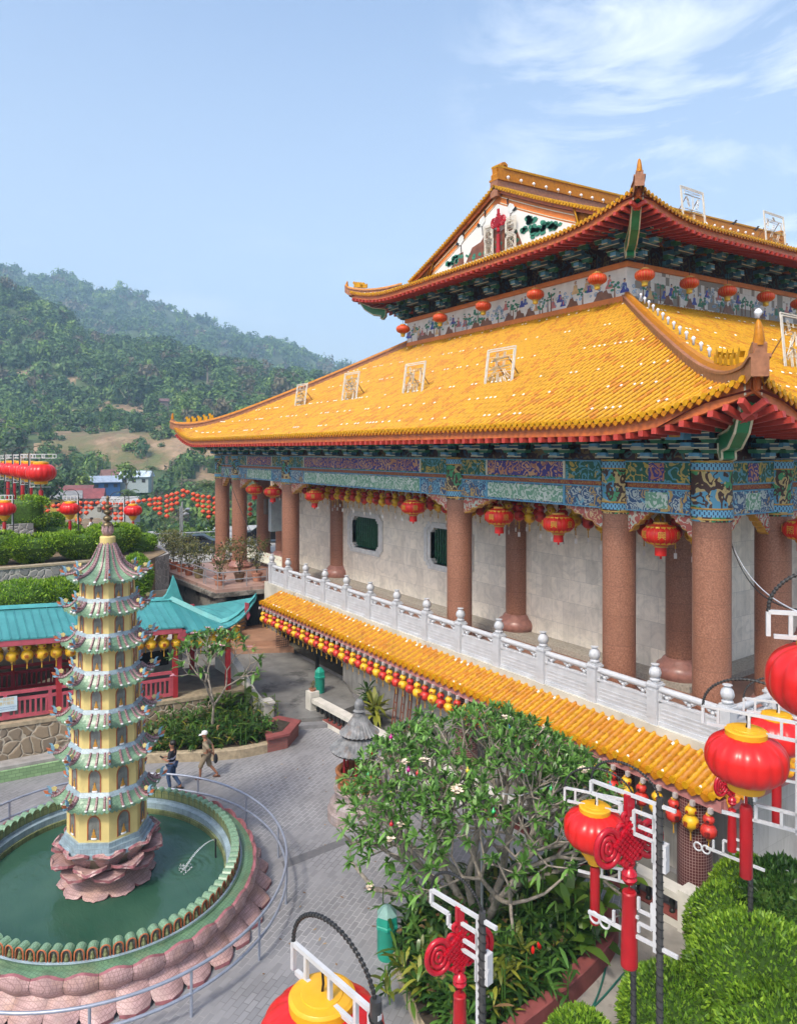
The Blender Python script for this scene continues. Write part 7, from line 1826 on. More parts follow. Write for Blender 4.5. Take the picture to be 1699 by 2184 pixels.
# small plants by the forecourt
def pot_plant(name, p, r, h, L, W_, lm, label, n=26, pm=POT_B, seed=0):
    e = empty(name, p, label, 'potted plant'); mb = MB(); mb.lathe([(r * .7, 0), (r, h * .2), (r * 1.05, h * .21), (r * .9, h * .2)], 16); o = mb.build('pot', pm, None, smooth='auto'); o.parent = e
    rg = np.random.default_rng(seed); V, F = clump(h * .6, n, L, W_, rg, .2, 1.1); o = quick_mesh('leaves', V + [0, 0, h * .15], F, [lm]); o.parent = e; return e
pot_plant('birds_nest_fern', tuple(G(800, 1545, .12)), .30, 1.1, 1.15, .18, LILYY, 'big yellow green bird nest fern in a pot against the lower wall', 46, BLACK, 1)
pot_plant('spiky_plant', tuple(G(783, 1500, .30)), .25, 1.0, .65, .10, SHRUBD, 'dark green spiky potted plant behind the bird nest fern', 44, BLACK, 2)
gp_ = g0 + gd * .22; pot_plant('bowl_plant', (gp_.x, gp_.y, 1.15), .16, .5, .16, .03, SPARSE, 'little round plant in a brown bowl on the balustrade end pier', 60, POT_P, 3)
mb = MB()
LAD = mat('rusty_red_steel', (.20, .065, .035), .6, .35, 6)
def scaffold(o, lab):
    e = empty('scaffold_frame', o, lab, 'scaffold frame', 'scaffold frames leaning on the lower wall')
    def q(x, z, k=0): return (x, .28 * (2.3 - z) / 2.3 * -1 + k, z)
    for x in (-.62, .62, -.42, .42):
        mb = MB(); mb.tube([q(x, 0), q(x, 2.1 if abs(x) > .5 else 1.85)], .03, 6); ob = mb.build('tube', LAD, None); ob.parent = e
    for z in (2.1, 1.85):
        mb = MB(); mb.tube([q(-.62, z), q(.62, z)], .03, 6); ob = mb.build('tube', LAD, None); ob.parent = e
    for s in (-1, 1):
        for z in (.4, .75, 1.1, 1.45):
            mb = MB(); mb.tube([q(s * .62, z), q(s * .42, z)], .02, 6); ob = mb.build('rung', LAD, None); ob.parent = e
scaffold((-25.1, 17.3, .12), 'rusty red scaffold frame leaning against the lower wall'); scaffold((-24.75, 17.45, .12), 'second rusty scaffold frame tucked behind the first')
# ================================================================== INCENSE PAVILION, BINS, BENCHES
IX, IY = -20.35, 12.2
INC = empty('incense_burner', (IX, IY, 0), 'round grey two tiered tile roofed incense burner with ochre drum', 'incense burner')
def m_slate():
    t = NT('lichen_slate'); f = t.noise(4, 5, .65); c = t.ramp(f, [(.3, (.08, .085, .09)), (.55, (.20, .205, .21)), (.75, (.32, .32, .32))]); c = t.mix(t.ramp(t.noise(1.8, 4), [(.55, 0), (.7, .8)]), c, (.20, .12, .07)); return t.set(c, .85)
SLATE = m_slate()
def fluted(r0, z0, r1, z1, n, name):
    mb = MB(); P_ = []
    for j in range(n * 4):
        a = 2 * PI * j / (n * 4); h = (0, .03, .045, .03)[j % 4]; sc = 1.0 if j % 4 else .965
        P_.append([(IX + r * sc_ * math.cos(a), IY + r * sc_ * math.sin(a), z + h * (r / r0)) for x in np.linspace(0, 1, 8) for r, z, sc_ in [((r0 * (1 - x) + r1 * x) , z0 + (z1 - z0) * x ** 1.35, sc if x == 0 else 1)]])
    mb.grid(P_, close_u=True); mb.build(name, SLATE, INC)
fluted(.98, 2.22, .45, 2.78, 34, 'lower_roof'); fluted(.66, 2.72, .16, 3.36, 28, 'upper_roof')
mb = MB(); mb.lathe([(.95, 2.20), (.5, 2.30), (.45, 2.7)], 32, (IX, IY, 0), cap=False); mb.lathe([(.62, 2.70), (.3, 2.8)], 32, (IX, IY, 0), cap=False); mb.build('soffit', mat('sooty_soffit', (.05, .04, .035), .9), INC)
mb = MB(); mb.lathe([(.20, 3.30), (.17, 3.40), (.21, 3.44), (.14, 3.50), (.17, 3.60), (.15, 3.72), (.10, 3.80), (.02, 3.84)], 16, (IX, IY, 0)); mb.build('finial', SLATE, INC, smooth='auto')
OCH = mat('ochre_terracotta', (.27, .105, .035), .6, .45, 6, .4, 14)
mb = MB(); mb.lathe([(.66, .95), (.72, 1.0), (.70, 1.1), (.74, 1.3), (.78, 1.45), (.80, 1.52), (.72, 1.56), (.62, 1.5), (.60, 1.1)], 32, (IX, IY, 0)); mb.build('drum', OCH, INC, smooth='auto')
mb = MB()
for k in range(22):
    a = 2 * PI * k / 22; mb.lathe([(.003, -.05), (.05, 0), (.003, .05)], 6, (IX + .76 * math.cos(a), IY + .76 * math.sin(a), 1.25 + .06 * math.sin(3 * a)))
mb.build('relief', OCH, INC)
for k in range(6):
    a = 2 * PI * k / 6 + .3; mb = MB(); mb.tube([(IX + .52 * math.cos(a), IY + .52 * math.sin(a), 1.45), (IX + .52 * math.cos(a), IY + .52 * math.sin(a), 2.35)], .04, 8); mb.build('pillar', REDW, INC)
mb = MB(); mb.lathe([(1.05, 0), (1.05, .3), (1.0, .36), (.98, .5), (.84, .62), (.80, .8), (.86, .95), (.70, .98)], 32, (IX, IY, 0)); mb.build('base', m_mosaic_tile('faded_mosaic', (.34, .27, .25), (.2, .16, .15), 8, .12, .6, (.22, .25, .28)), INC, smooth='auto')
TEALB = mat('teal_plastic', (.012, .26, .18), .42, .12, 3); TEALT = mat('dusty_teal', (.17, .30, .27), .7, .25, 5)
def bin_(p, label):
    e = empty('litter_bin', p, label, 'litter bin'); mb = MB(); mb.lathe([(.22, 0), (.235, .05), (.235, .72), (.245, .74)], 24); o = mb.build('body', TEALB, None, smooth='auto'); o.parent = e
    mb = MB(); mb.lathe([(.285, .74), (.285, .80), (.26, .82), (.26, 1.02)], 6, ph=.5); o = mb.build('hood', TEALB, None); o.parent = e
    mb = MB(); mb.lathe([(.265, 1.02), (.10, 1.20), (.06, 1.22), (.01, 1.23)], 6, ph=.5); o = mb.build('lid', TEALT if 'near' in label else TEALB, None); o.parent = e
    mb = MB(); mb.box((.26 * math.cos(YAW + 1.8), .26 * math.sin(YAW + 1.8), .90), (.03, .22, .10), YAW + 1.8); o = mb.build('slot', DARKHOLE, None); o.parent = e
bin_(tuple(G(825, 2040, 0)), 'near teal litter bin with dusty hexagonal lid beside the front bed'); bin_((-30.9, 16.3, .34), 'far teal litter bin on the concrete forecourt')
# curved white benches on the tiled terrace
BENCH = mat('cream_bench', (.62, .62, .52), .45, .1, 3); 
def bench(x0, x1, y, label):
    e = empty('garden_bench', ((x0 + x1) / 2, y, FLOOR), label, 'bench', 'curved cream benches by the temple gallery'); L = abs(x1 - x0) / 2
    mb = MB(); prof = [(-.42, .42), (-.30, .40), (-.05, .40), (.08, .46), (.16, .62), (.22, .85), (.24, .95)]
    mb.grid([[(x, yy, z) for yy, z in prof] for x in np.linspace(-L, L, 9)]); mb.grid([[(x, yy + .05, z - .05) for yy, z in prof][::-1] for x in np.linspace(-L, L, 9)]); o = mb.build('seat', BENCH, None, smooth='auto'); o.parent = e
    mb = MB()
    for k in range(6): mb.lathe([(.002, 0), (.05, 0), (.002, .004)], 8, (-L * .6 + k * L * .24, .12, 0)) if False else mb.prism([(.05 * math.cos(a), .05 * math.sin(a)) for a in np.linspace(0, 6.28, 9)[:-1]], (-L * .6 + k * L * .24, .165, .72), (1, 0, 0), (0, .25, 1), .012)
    o = mb.build('motif', mat('pink_motif', (.50, .14, .12), .6), None); o.parent = e
    for s in (-1, 1):
        mb = MB(); mb.prism([(-.3, 0), (-.2, 0), (-.12, .3), (.05, .3), (.12, 0), (.22, 0), (.16, .45), (-.34, .40)], (s * L * .6, 0, 0), (0, 1, 0), (0, 0, 1), .10); o = mb.build('leg', BENCH, None); o.parent = e
bench(-54.3, -49.3, 20.9, 'curved cream bench with red motifs, the farther of two'); bench(-49.1, -44.6, 20.8, 'curved cream bench with red motifs nearest the marble balustrade')
# electrical boxes on the gallery end
mb = MB(); mb.bb(-47.6, -47.1, 21.0, 21.9, 6.3, 8.6); tag(mb.build('switch_box', mat('grey_blue_cabinet', (.28, .34, .37), .45, .15)), 'grey blue electrical cabinet on the wall end between the columns', 'cabinet')
mb = MB(); mb.bb(-48.9, -48.5, 21.2, 21.9, 7.4, 8.5); tag(mb.build('switch_box', mat('brown_cabinet', (.14, .11, .085), .6, .2)), 'small brown electrical box left of the grey cabinet', 'cabinet')
# parked cars on the road behind the terrace
def car(p, rz, col, label):
    e = empty('parked_car', p, label, 'car', None, rz); mb = MB(); pr = [(-2.1, .3), (-2.15, .7), (-1.9, .95), (-1.2, 1.0), (-.6, 1.42), (.7, 1.45), (1.35, 1.05), (2.0, .9), (2.15, .6), (2.1, .3)]
    mb.prism(pr, (0, 0, 0), (1, 0, 0), (0, 0, 1), 1.7); o = mb.build('body', mat('car_' + label[:4], col, .25, .1, Metallic=.3), None); o.parent = e
    mb = MB(); mb.prism([(-1.05, 1.02), (-.58, 1.36), (.62, 1.38), (1.15, 1.05)], (0, 0, 0), (1, 0, 0), (0, 0, 1), 1.72); o = mb.build('window', mat('car_glass', (.01, .012, .015), .1), None); o.parent = e
    for x in (-1.35, 1.35):
        for y in (-.8, .8):
            mb = MB(); mb.tube([(x, y - .11, .33), (x, y + .11, .33)], .33, 18); w = mb.build('wheel', BLACK, None); w.parent = e; mb = MB(); mb.tube([(x, y - .12, .33), (x, y + .12, .33)], .2, 12); r = mb.build('rim', GREY_METAL, None); r.parent = w
car(tuple(G(415, 1178, 3.8)), YAW + .2, (.03, .04, .06), 'dark blue parked car behind the potted trees'); car(tuple(G(535, 1172, 3.8) + np.array([-4, 3, 0])), YAW + .1, (.012, .012, .014), 'black parked car seen between the gallery columns')
# back railing and little white balustrade at the road edge
BRL = empty('road_railing', tuple(G(430, 1150, 3.8)), 'pale pipe railing along the road edge behind the terrace', 'railing')
pA, pB = np.array(G(290, 1165, 3.8)), np.array(G(640, 1150, 3.8))
for h in (1.0, .55):
    mb = MB(); mb.tube([tuple(pA + [0, 0, h]), tuple(pB + [0, 0, h])], .05, 8); mb.build('rail', GREY_METAL, BRL)
for f in np.linspace(0, 1, 9):
    p = pA + (pB - pA) * f; mb = MB(); mb.tube([tuple(p), tuple(p + [0, 0, 1.0])], .05, 8); mb.build('post', GREY_METAL, BRL)
# birds, street lamp
for i, (u, v) in enumerate(((1564, 478), (1611, 491))):
    p = DD(u, v, 50); mb = MB(); mb.prism([(-.22, .02), (-.1, .10), (.05, .18), (.10, .28), (.17, .28), (.24, .24), (.17, .22), (.15, .08), (.02, 0), (-.02, -.08), (-.04, 0)], tuple(p), (RT[0], RT[1], 0), (0, 0, 1), .10); tag(mb.build('crow', BLACK), ['dark bird perched on the ridge tiles, the nearer one', 'dark bird perched farther along the ridge'][i], 'bird')
# character frames on the roofs
FRW = mat('white_frame_tube', (.66, .62, .54), .5, .15, 6)
def char_frame(c, w, h, tilt, ch, label, rz=0.0, props=True, kind='roof'):
    e = empty('character_frame', c, label, 'sign', None, rz); M = Matrix.Rotation(-tilt, 4, 'X')
    mb = MB()
    for d in (0, .09):
        a = w / 2 - d; b = h / 2 - d
        P4 = [M @ Vector((-a, 0, -b)), M @ Vector((a, 0, -b)), M @ Vector((a, 0, b)), M @ Vector((-a, 0, b))]
        for i in range(4): mb.beam(P4[i], P4[(i + 1) % 4], .045, .045)
    for z in (-.33, -.0, .33): mb.beam(M @ Vector((-w / 2, .02, z * h)), M @ Vector((w / 2, .02, z * h)), .015, .015)
    o = mb.build('frame', FRW, None); o.parent = e
    me = text_mesh(ch, h * .80, .012); mb = MB(); xs = [v.co.x for v in me.vertices]; ys = [v.co.y for v in me.vertices]; cx_, cy_ = (max(xs) + min(xs)) / 2, (max(ys) + min(ys)) / 2; sx_ = (w * .78) / (max(xs) - min(xs)); sy_ = (h * .82) / (max(ys) - min(ys))
    mesh_to_mb(mb, me, M @ Matrix(((sx_, 0, 0, -cx_ * sx_), (0, 0, -1, 0), (0, sy_, 0, -cy_ * sy_), (0, 0, 0, 1)))); bpy.data.meshes.remove(me)
    # open tube outline of the character: keep only its edge walls
    o = mb.build('character', FRW, None); o.parent = e
    wf = o.modifiers.new('tubes', 'WIREFRAME'); wf.thickness = .02; wf.use_even_offset = False
    if props:
        mb = MB()
        for s in (-1, 1): mb.beam(M @ Vector((s * w * .25, .03, h * .3)), Vector((s * w * .25, 1.1, -h * .28)), .035, .035)
        o = mb.build('prop', mat('prop_wood', (.22, .11, .04), .7), None); o.parent = e
    return e
def roof_sign(u, v, y, w, h, ch, label):
    p = YP(u, v, y); char_frame((p[0], p[1], p[2]), w, h, R(8), ch, label)
roof_sign(641, 851, 20.6, 1.45, 1.95, '善', 'white framed character sign on the lower roof, nearest the left hip'); roof_sign(746, 835, 20.6, 1.65, 2.2, '寶', 'white framed character sign on the lower roof, second from the left hip')
roof_sign(881, 818, 20.6, 1.72, 2.1, '祝', 'white framed character sign in the middle of the lower roof'); roof_sign(1064, 793, 20.6, 1.75, 2.05, '恭', 'largest looking white framed character sign on the lower roof')
def side_sign(u, v, x, w, h, ch, label): p = XP(u, v, x); char_frame((p[0], p[1], p[2]), w, h, R(5), ch, label, R(90))
side_sign(1478, 449, -23.6, 2.1, 2.4, '平', 'white character frame standing on the upper roof slope, nearer one'); side_sign(1652, 497, -23.6, 2.3, 2.4, '安', 'white character frame standing on the upper roof slope, farther one'); side_sign(1698, 745, -14.5, 2.0, 2.7, '福', 'white character frame on the right lower roof slope at the picture edge')
# small character frames and red knot on the gable
gpos = lambda u, v: YP(u, v, YG - .45)
for (u, v, w, h, ch, lb) in ((1041, 498, .75, .95, '萬', 'small white character frame upper left of the gable knot'), (1042, 528, .75, .95, '寶', 'small white character frame lower left of the gable knot'), (1088, 483, .85, 1.1, '吉', 'small white character frame upper right of the gable knot'), (1088, 513, .85, 1.05, '家', 'small white character frame lower right of the gable knot')):
    char_frame(tuple(gpos(u, v)), w, h, 0, ch, lb, props=False)
# ================================================================== LANTERNS
def lantern_body(r, h, ribs, n=64, depth=.06, k=2.6):
    pr = []
    for t in np.linspace(-1, 1, 21):
        z = t * h / 2; rr = r * (1 - abs(t) ** k) ** (1 / k) if abs(t) < 1 else 0
        pr.append((max(rr, r * .34), z))
    mb = MB(); mb.lathe(pr, n, ribs=ribs, ribd=depth); return mb
def gold_ring_profile(r, z0, z1): return [(r, z0), (r * 1.02, z0 + (z1 - z0) * .1), (r * 1.02, z1 - (z1 - z0) * .1), (r, z1)]
# --- big plastic lantern of the lamp poles
def make_big_lantern(tube_len=1.0, drum=False):
    e = empty('red_lantern', (0, 0, 0), 'x', 'lantern')
    def add(mb, name, m, sm='auto'): o = mb.build(name, m, None, smooth=sm); o.parent = e; return o
    add(lantern_body(.54, .70, 16, 96, .045, 2.4), 'body', LANT_RED, True)
    mb = MB(); mb.lathe([(.28, .30), (.285, .39), (.26, .40), (.255, .405), (.18, .41), (.175, .42), (.08, .425), (.01, .43)], 48, ribs=48, ribd=.03); add(mb, 'top_cap', LANT_YEL)
    mb = MB(); mb.lathe([(.20, -.44), (.245, -.43), (.26, -.36), (.25, -.30)], 48, ribs=48, ribd=.04); add(mb, 'bottom_cap', LANT_YEL)
    if drum: mb = MB(); mb.lathe([(.13, -.60), (.135, -.58), (.135, -.52), (.20, -.50), (.20, -.43)], 32, ribs=32, ribd=.04); add(mb, 'drum', LANT_YEL)
    mb = MB(); mb.tube([(0, 0, -.58 if drum else -.44), (0, 0, -.66)], .02, 6); mb.lathe([(.075, -.66 - tube_len), (.085, -.645 - tube_len), (.085, -.70), (.07, -.66), (.03, -.65)], 20); add(mb, 'tassel', KNOT_RED if False else SILK_TUBE)
    mb = MB(); mb.tube([(0, 0, .42), (.02, 0, .50), (0, 0, .62)], .012, 6); add(mb, 'hanger', BLACK)
    return e
SILK_TUBE = mat('red_plastic_tube', (.36, .006, .010), .35, .12, 3)
bl0 = make_big_lantern(); bl1 = make_big_lantern(drum=True)
FRAMEW = mat('white_steel_frame', (.50, .51, .52), .45, .12, 4, spot=((.35, .22, .12), 5.0, .74))
def lamp_pole(base, rz, h, arm, label, group, style='grid', arch=True, lower=True, gap=1.15, ph=.05):
    """pole at the origin, arm along local +X at height h; returns the hook point"""
    e = empty('lamp_pole', base, label, 'lamp pole', group, rz)
    def add(mb, name, m, sm=False): o = mb.build(name, m, None, smooth=sm); o.parent = e
    mb = MB(); mb.tube([(0, 0, 0), (0, 0, h + .12)], ph, 12); add(mb, 'pole', DARK_POLE, 'auto')
    mb = MB(); n = int(min(h, 6) / .12)
    mb.tube([((ph + .006) * math.cos(t), (ph + .006) * math.sin(t), h - t * .12 / 6.2832) for t in np.arange(0, n * 6.2832, .7)], .008, 4)
    add(mb, 'cable_ties', BLACK)
    mb = MB()
    if style == 'grid':
        mb.beam((-.25, 0, h), (arm, 0, h), .045, .05); mb.beam((arm, 0, h), (arm, 0, h - .20), .045, .05); mb.beam((arm, 0, h - .20), (.62, 0, h - .20), .045, .05); mb.beam((.62, 0, h - .20), (.62, 0, h - .36), .045, .05); mb.beam((.62, 0, h - .36), (.42, 0, h - .36), .045, .05)
        for (x0, z0, x1, z1) in ((.42, -.22, .42, -.58), (.42, -.22, .09, -.22), (.09, -.22, .09, -.44), (.09, -.44, .34, -.44), (.42, -.58, .10, -.58), (.10, -.58, .10, -.90), (.10, -.90, .0, -.90)): mb.beam((x0, 0, h + z0), (x1, 0, h + z1), .04, .045)
        mb.beam((.075, 0, h), (.075, 0, h - 2.25), .04, .055); zl = h - 2.15
        mb.beam((-.28, 0, zl), (arm + .05, 0, zl), .045, .05)
        for (x0, z0, x1, z1) in ((.12, .62, .12, .22), (.12, .22, .34, .22), (.34, .22, .34, .08), (.34, .42, .34, .62), (.34, .42, .12, .42), (.55, .04, .55, .30), (.55, .30, .34, .30), (.76, .04, .76, .22)): mb.beam((x0, 0, zl + z0), (x1, 0, zl + z1), .038, .042)
        for x in (.92, 1.10): mb.tube([(x + .085 * math.cos(t), 0, zl - .05 + .085 * math.sin(t)) for t in np.linspace(0, 2 * PI, 15)[:-1]], .018, 6, closed=True)
    elif style == 'rail':
        mb.beam((-.05, 0, h), (arm, 0, h), .04, .04); mb.beam((-.05, 0, h - .24), (arm - .05, 0, h - .24), .04, .04); mb.beam((arm, 0, h), (arm, 0, h - .24), .04, .04)
        for x in np.linspace(.25, arm - .2, 3): mb.beam((x, 0, h), (x, 0, h - .24), .036, .036)
        mb.beam((.06, 0, h), (.06, 0, h - gap - .5), .04, .05)
        if lower:
            zl = h - gap - .45; mb.beam((-.05, 0, zl), (arm * .8, 0, zl), .04, .04); mb.beam((-.05, 0, zl + .22), (arm * .45, 0, zl + .22), .04, .04); mb.beam((arm * .45, 0, zl), (arm * .45, 0, zl + .22), .04, .04); mb.beam((arm * .2, 0, zl), (arm * .2, 0, zl + .22), .04, .04)
    add(mb, 'frame', FRAMEW)
    if arch:
        mb = MB(); pts = [(arm * .5 + arm * .5 * math.cos(t) - 0.0, 0, h + .02 + .40 * arm ** .6 * math.sin(t)) for t in np.linspace(0, PI, 20)]; mb.tube(pts, .015, 8); add(mb, 'arch', DARK_POLE, True)
        mb = MB(); k = 0
        for i in range(len(pts) - 1):
            for f in (0, .5):
                p = Vector(pts[i]).lerp(Vector(pts[i + 1]), f); mb.lathe([(.015, -.018), (.022, 0), (.015, .018)], 6, tuple(p))
        add(mb, 'light_string', BLACK)
    return e
def pole_with_lantern(u, v, d, du_dir, h_above, label_p, label_l, group_p, proto, used, scale=1.0, arm=1.2, hang=.55, style='rail', tube=1.0, hook=None, drop=0.0):
    """lantern centre seen at (u, v), distance d; du_dir = heading from the pole towards the lantern in plan"""
    c = Vector(DD(u, v, d)); rz = du_dir; ax = Vector((math.cos(rz), math.sin(rz), 0)); hk = arm * (hook or .55)
    base = c - ax * hk; h = c.z + .62 * scale
    lamp_pole((base.x, base.y, drop), rz, h - drop, arm, label_p, group_p, style, gap=1.0 * scale)
    L = place(proto, used, tuple(c), 0, label_l, None, scale); return L
CL = math.atan2(RT[1], RT[0]) + PI            # heading towards picture left
GP = 'lamp poles with white frames'
pole_with_lantern(1590, 1617, 10.0, CL - .6, 0, 'dark lamp pole with white frame carrying the largest red lantern', 'largest red plastic lantern with yellow caps in front of the marble balustrade', GP, bl0, False, 1.0, 1.25)
pole_with_lantern(1268, 1768, 13.4, CL - .45, 0, 'lamp pole behind the upper crimson knot holding a red lantern', 'dark red lantern with yellow scalloped cap half behind the upper crimson knot', GP, bl1, False, 1.06, 1.25)
pole_with_lantern(687, 2224, 6.3, CL - .82, 0, 'lamp pole at the bottom edge with arched light string', 'red lantern with broad yellow top seen from above at the bottom edge', GP, bl0, True, 1.06, 1.15, hook=.62)
pole_with_lantern(1768, 1455, 7.0, CL - .3, 0, 'lamp pole outside the right edge', 'red lantern cut by the right picture edge above the largest one', GP, bl0, True, 1.05, 1.2)
pole_with_lantern(1655, 1568, 13.6, CL - .45, 0, 'lamp pole right of the largest lantern', 'red lantern behind the largest one at the terrace corner', GP, bl0, True, 1.0, 1.25)
# three lanterns on single poles in the upper garden, and the far row
for (u, v, d, s, lp, ll) in ((10, 1085, 40, 1.12, 'slim pole with lantern at the left picture edge', 'red lantern with yellow collar hanging at the left picture edge'), (150, 1085, 42.5, 1.05, 'slim pole with lantern in front of the bowl hedges', 'red lantern with yellow collar just left of the pagoda spire'), (284, 1089, 44, 1.0, 'slim pole with lantern right of the pagoda spire', 'red lantern with yellow collar right of the pagoda spire')):
    c = Vector(DD(u, v, d)); ax = Vector((math.cos(CL + PI), math.sin(CL + PI), 0)); b = c - ax * .5 * (-1 if u < 200 else 1) * 1.0
    lamp_pole((b.x, b.y, 5.9), CL if u < 200 else CL, c.z + .75 - 5.9, .9, lp, 'slim lamp poles in the garden', 'rail', True, False, ph=.03)
    place(bl1, True, tuple(c), 0, ll, None, s)
row = [(88, 1008, 45, 'nearest and rightmost'), (66, 1005, 49, 'second from the right'), (49, 1003, 53, 'third from the right'), (31, 1001, 57, 'fourth from the right'), (18, 1000, 61, 'fifth from the right'), (-3, 1000, 65, 'sixth, cut by the picture edge,')]
for i, (u, v, d, w) in enumerate(row):
    c = Vector(DD(u, v, d)); ax = Vector((RT[0], RT[1], 0)); b = c - ax * .75
    lamp_pole((b.x, b.y, 7.4), CL + PI, c.z + 1.15 - 7.4, 1.7, w + ' tall pole of the lantern row on the left'.replace('tall pole', 'tall lamp pole'), 'tall lamp poles in a row on the left', 'rail', True, True, gap=1.6, ph=.05)
    place(bl0, True, tuple(c), 0, w + ' tall red lantern of the row at the left', 'red lanterns in a row at the left', 1.65)
# --- crimson knots with long tubes
def make_knot():
    e = empty('chinese_knot', (0, 0, 0), 'x', 'knot ornament'); S = .42
    def add(mb, name, m=KNOT_RED): o = mb.build(name, m, None, smooth='auto'); o.parent = e
    mb = MB(); mb.prism([(0, S), (S, 0), (0, -S), (-S, 0)], (0, 0, 0), (1, 0, 0), (0, 0, 1), .13)
    n = 7
    for i in range(n):
        for j in range(n):
            a, b = (i + .5) / n * 2 - 1, (j + .5) / n * 2 - 1; x, z = (a + b) / 2 * S, (a - b) / 2 * S
            for s in (-1, 1): mb.lathe([(.034, -.01), (.03, .022), (.014, .04), (.003, .043)], 6, (0, 0, 0)) if False else mb.prism([(.036 * math.cos(q), .036 * math.sin(q)) for q in np.linspace(0, 2 * PI, 7)[:-1]], (x, s * .075, z), (1, 0, 0), (0, 0, 1), .05)
    add(mb, 'lattice')
    for s in (-1, 1):                                                     # big double loops at both sides
        for k, (w, h, r) in enumerate(((.27, .34, .062), (.16, .21, .052), (.065, .09, .045))):
            mb = MB(); cx = s * (S * .62 + .24); mb.tube([(cx + w * math.cos(t), 0, -.03 + h * math.sin(t) - s * 0) for t in np.linspace(0, 2 * PI, 25)[:-1]], r, 10, closed=True); add(mb, 'side_loop')
    for (x, z, r) in ((-.20, .28, .085), (.20, .28, .085), (-.20, -.28, .085), (.20, -.28, .085), (0, .42, .09), (-.09, .50, .07), (.09, .50, .07), (0, -.42, .09), (-.10, .38, .06), (.10, -.38, .06)):
        mb = MB(); mb.tube([(x + r * math.cos(t), 0, z + r * math.sin(t)) for t in np.linspace(0, 2 * PI, 15)[:-1]], .045, 8, closed=True); add(mb, 'small_loop')
    mb = MB(); mb.bb(-.085, .085, -.055, .055, .52, .92); mb.tube([(-.05, -.06, .52), (-.05, -.06, .90)], .03, 8); mb.tube([(.05, -.06, .52), (.05, -.06, .90)], .03, 8); add(mb, 'strap')
    mb = MB(); mb.lathe([(.05, -.50), (.12, -.56), (.15, -.62), (.12, -.67), (.15, -.72), (.10, -.80), (.03, -.84)], 16); mb.tube([(-.13 , 0, -.66), (.13, 0, -.66)], .07, 10); add(mb, 'lower_knot')
    mb = MB(); mb.tube([(0, 0, -.82), (0, 0, -.95)], .02, 6); mb.lathe([(.155, -2.42), (.165, -2.40), (.165, -2.36), (.135, -1.02), (.14, -.99), (.12, -.96), (.03, -.95)], 24); add(mb, 'tassel', SILK_TUBE)
    return e
kn0 = make_knot()
def knot_pole(u, v, d, label_k, label_p, used, s=1.0):
    c = Vector(DD(u, v, d)); rz = CL - .80; ax = Vector((math.cos(rz), math.sin(rz), 0)); b = c - ax * .62 * s
    lamp_pole((b.x, b.y, 0), rz, c.z + .92 * s, 1.45 * s, label_p, GP, 'grid')
    k = place(kn0, used, tuple(c), CL + .38, label_k, None, s)
    mb = MB(); q = Vector((b.x, b.y, c.z - .05)) + Vector((-RT[0], -RT[1], 0)) * -.07; mb.box(tuple(q), (.10, .12, .42), rz); mb.box(tuple(q + Vector((.0, 0, 0)) + Vector((-FW[0], -FW[1], 0)) * .062), (.03, .03, .05), rz)
    tag(mb.build('driver_box', FRAMEW), 'pale electrical box on the pole of the ' + label_k.split(' chinese')[0] + ' knot', 'electrical box')
knot_pole(1341, 1795, 11.2, 'upper crimson chinese knot with long red tube beside the skirt roof', 'wire wrapped dark pole holding the upper crimson knot', False, .80)
knot_pole(980, 2025, 10.2, 'lower crimson chinese knot with long red tube above the front bed', 'wire wrapped grey pole holding the lower crimson knot', True, .66)
knot_pole(1560, 1668, 15.2, 'far crimson chinese knot peeping out below the largest lantern', 'dark pole of the far crimson knot under the largest lantern', True, .6)
# gable knot
def gable_knot():
    c = gpos(1062, 472); return place(kn0, True, tuple(c), PI, 'tall red chinese knot fixed on the white gable picture', None, .80)
gable_knot()
# --- silk lanterns under the upper eave
def make_silk(m, r, h, name, rib=.008):
    e = empty(name, (0, 0, 0), 'x', 'lantern')
    o = lantern_body(r, h, 20, 60, .05, 2.2).build('body', m, None, smooth=True); o.parent = e
    mb = MB()
    for k in range(20):
        a = 2 * PI * (k + .0) / 20; mb.tube([(r * 1.0 * (max(.34, (1 - abs(t) ** 2.2) ** (1 / 2.2) if abs(t) < 1 else .34)) * math.cos(a) * .965, r * max(.34, (1 - abs(t) ** 2.2) ** (1 / 2.2) if abs(t) < 1 else .34) * math.sin(a) * .965, t * h / 2) for t in np.linspace(-1, 1, 9)], rib, 4)
    o = mb.build('gilt_ribs', GOLD, None); o.parent = e
    return e
def finish_silk(e, r, h, tassel, tm):
    def add(mb, name, m): o = mb.build(name, m, None, smooth='auto'); o.parent = e
    mb = MB(); mb.lathe([(r * .36, h / 2 - .02), (r * .38, h / 2 + .03), (r * .36, h / 2 + .05)], 24); add(mb, 'top_cap', GOLD)
    mb = MB(); mb.lathe([(r * .36, -h / 2 - .05), (r * .38, -h / 2 - .03), (r * .36, -h / 2 + .02)], 24); add(mb, 'bottom_cap', GOLD)
    mb = MB(); mb.lathe([(r * .34, -h / 2 - .05 - tassel), (r * .33, -h / 2 - .05)], 24, ribs=24, ribd=.1); mb.tube([(0, 0, -h / 2 - tassel), (0, 0, -h / 2 - tassel * 1.6)], .035, 8); add(mb, 'tassel', tm)
    mb = MB(); mb.tube([(0, 0, h / 2), (0, 0, h / 2 + .9)], .012, 5); add(mb, 'hanger', BLACK)
s0 = make_silk(SILK_ORG, .46, .56, 'silk_lantern'); finish_silk(s0, .46, .56, .16, mat('yellow_fringe', (.66, .42, .02), .6))
ul = [(859, 702, 27.0, 'first, at the left corner'), (938, 678, 27.1, 'second from the left corner'), (1030, 653, 27.2, 'third from the left corner'), (1141, 628, 27.2, 'third left of the near corner'), (1273, 595, 27.2, 'just left of the near mural corner')]
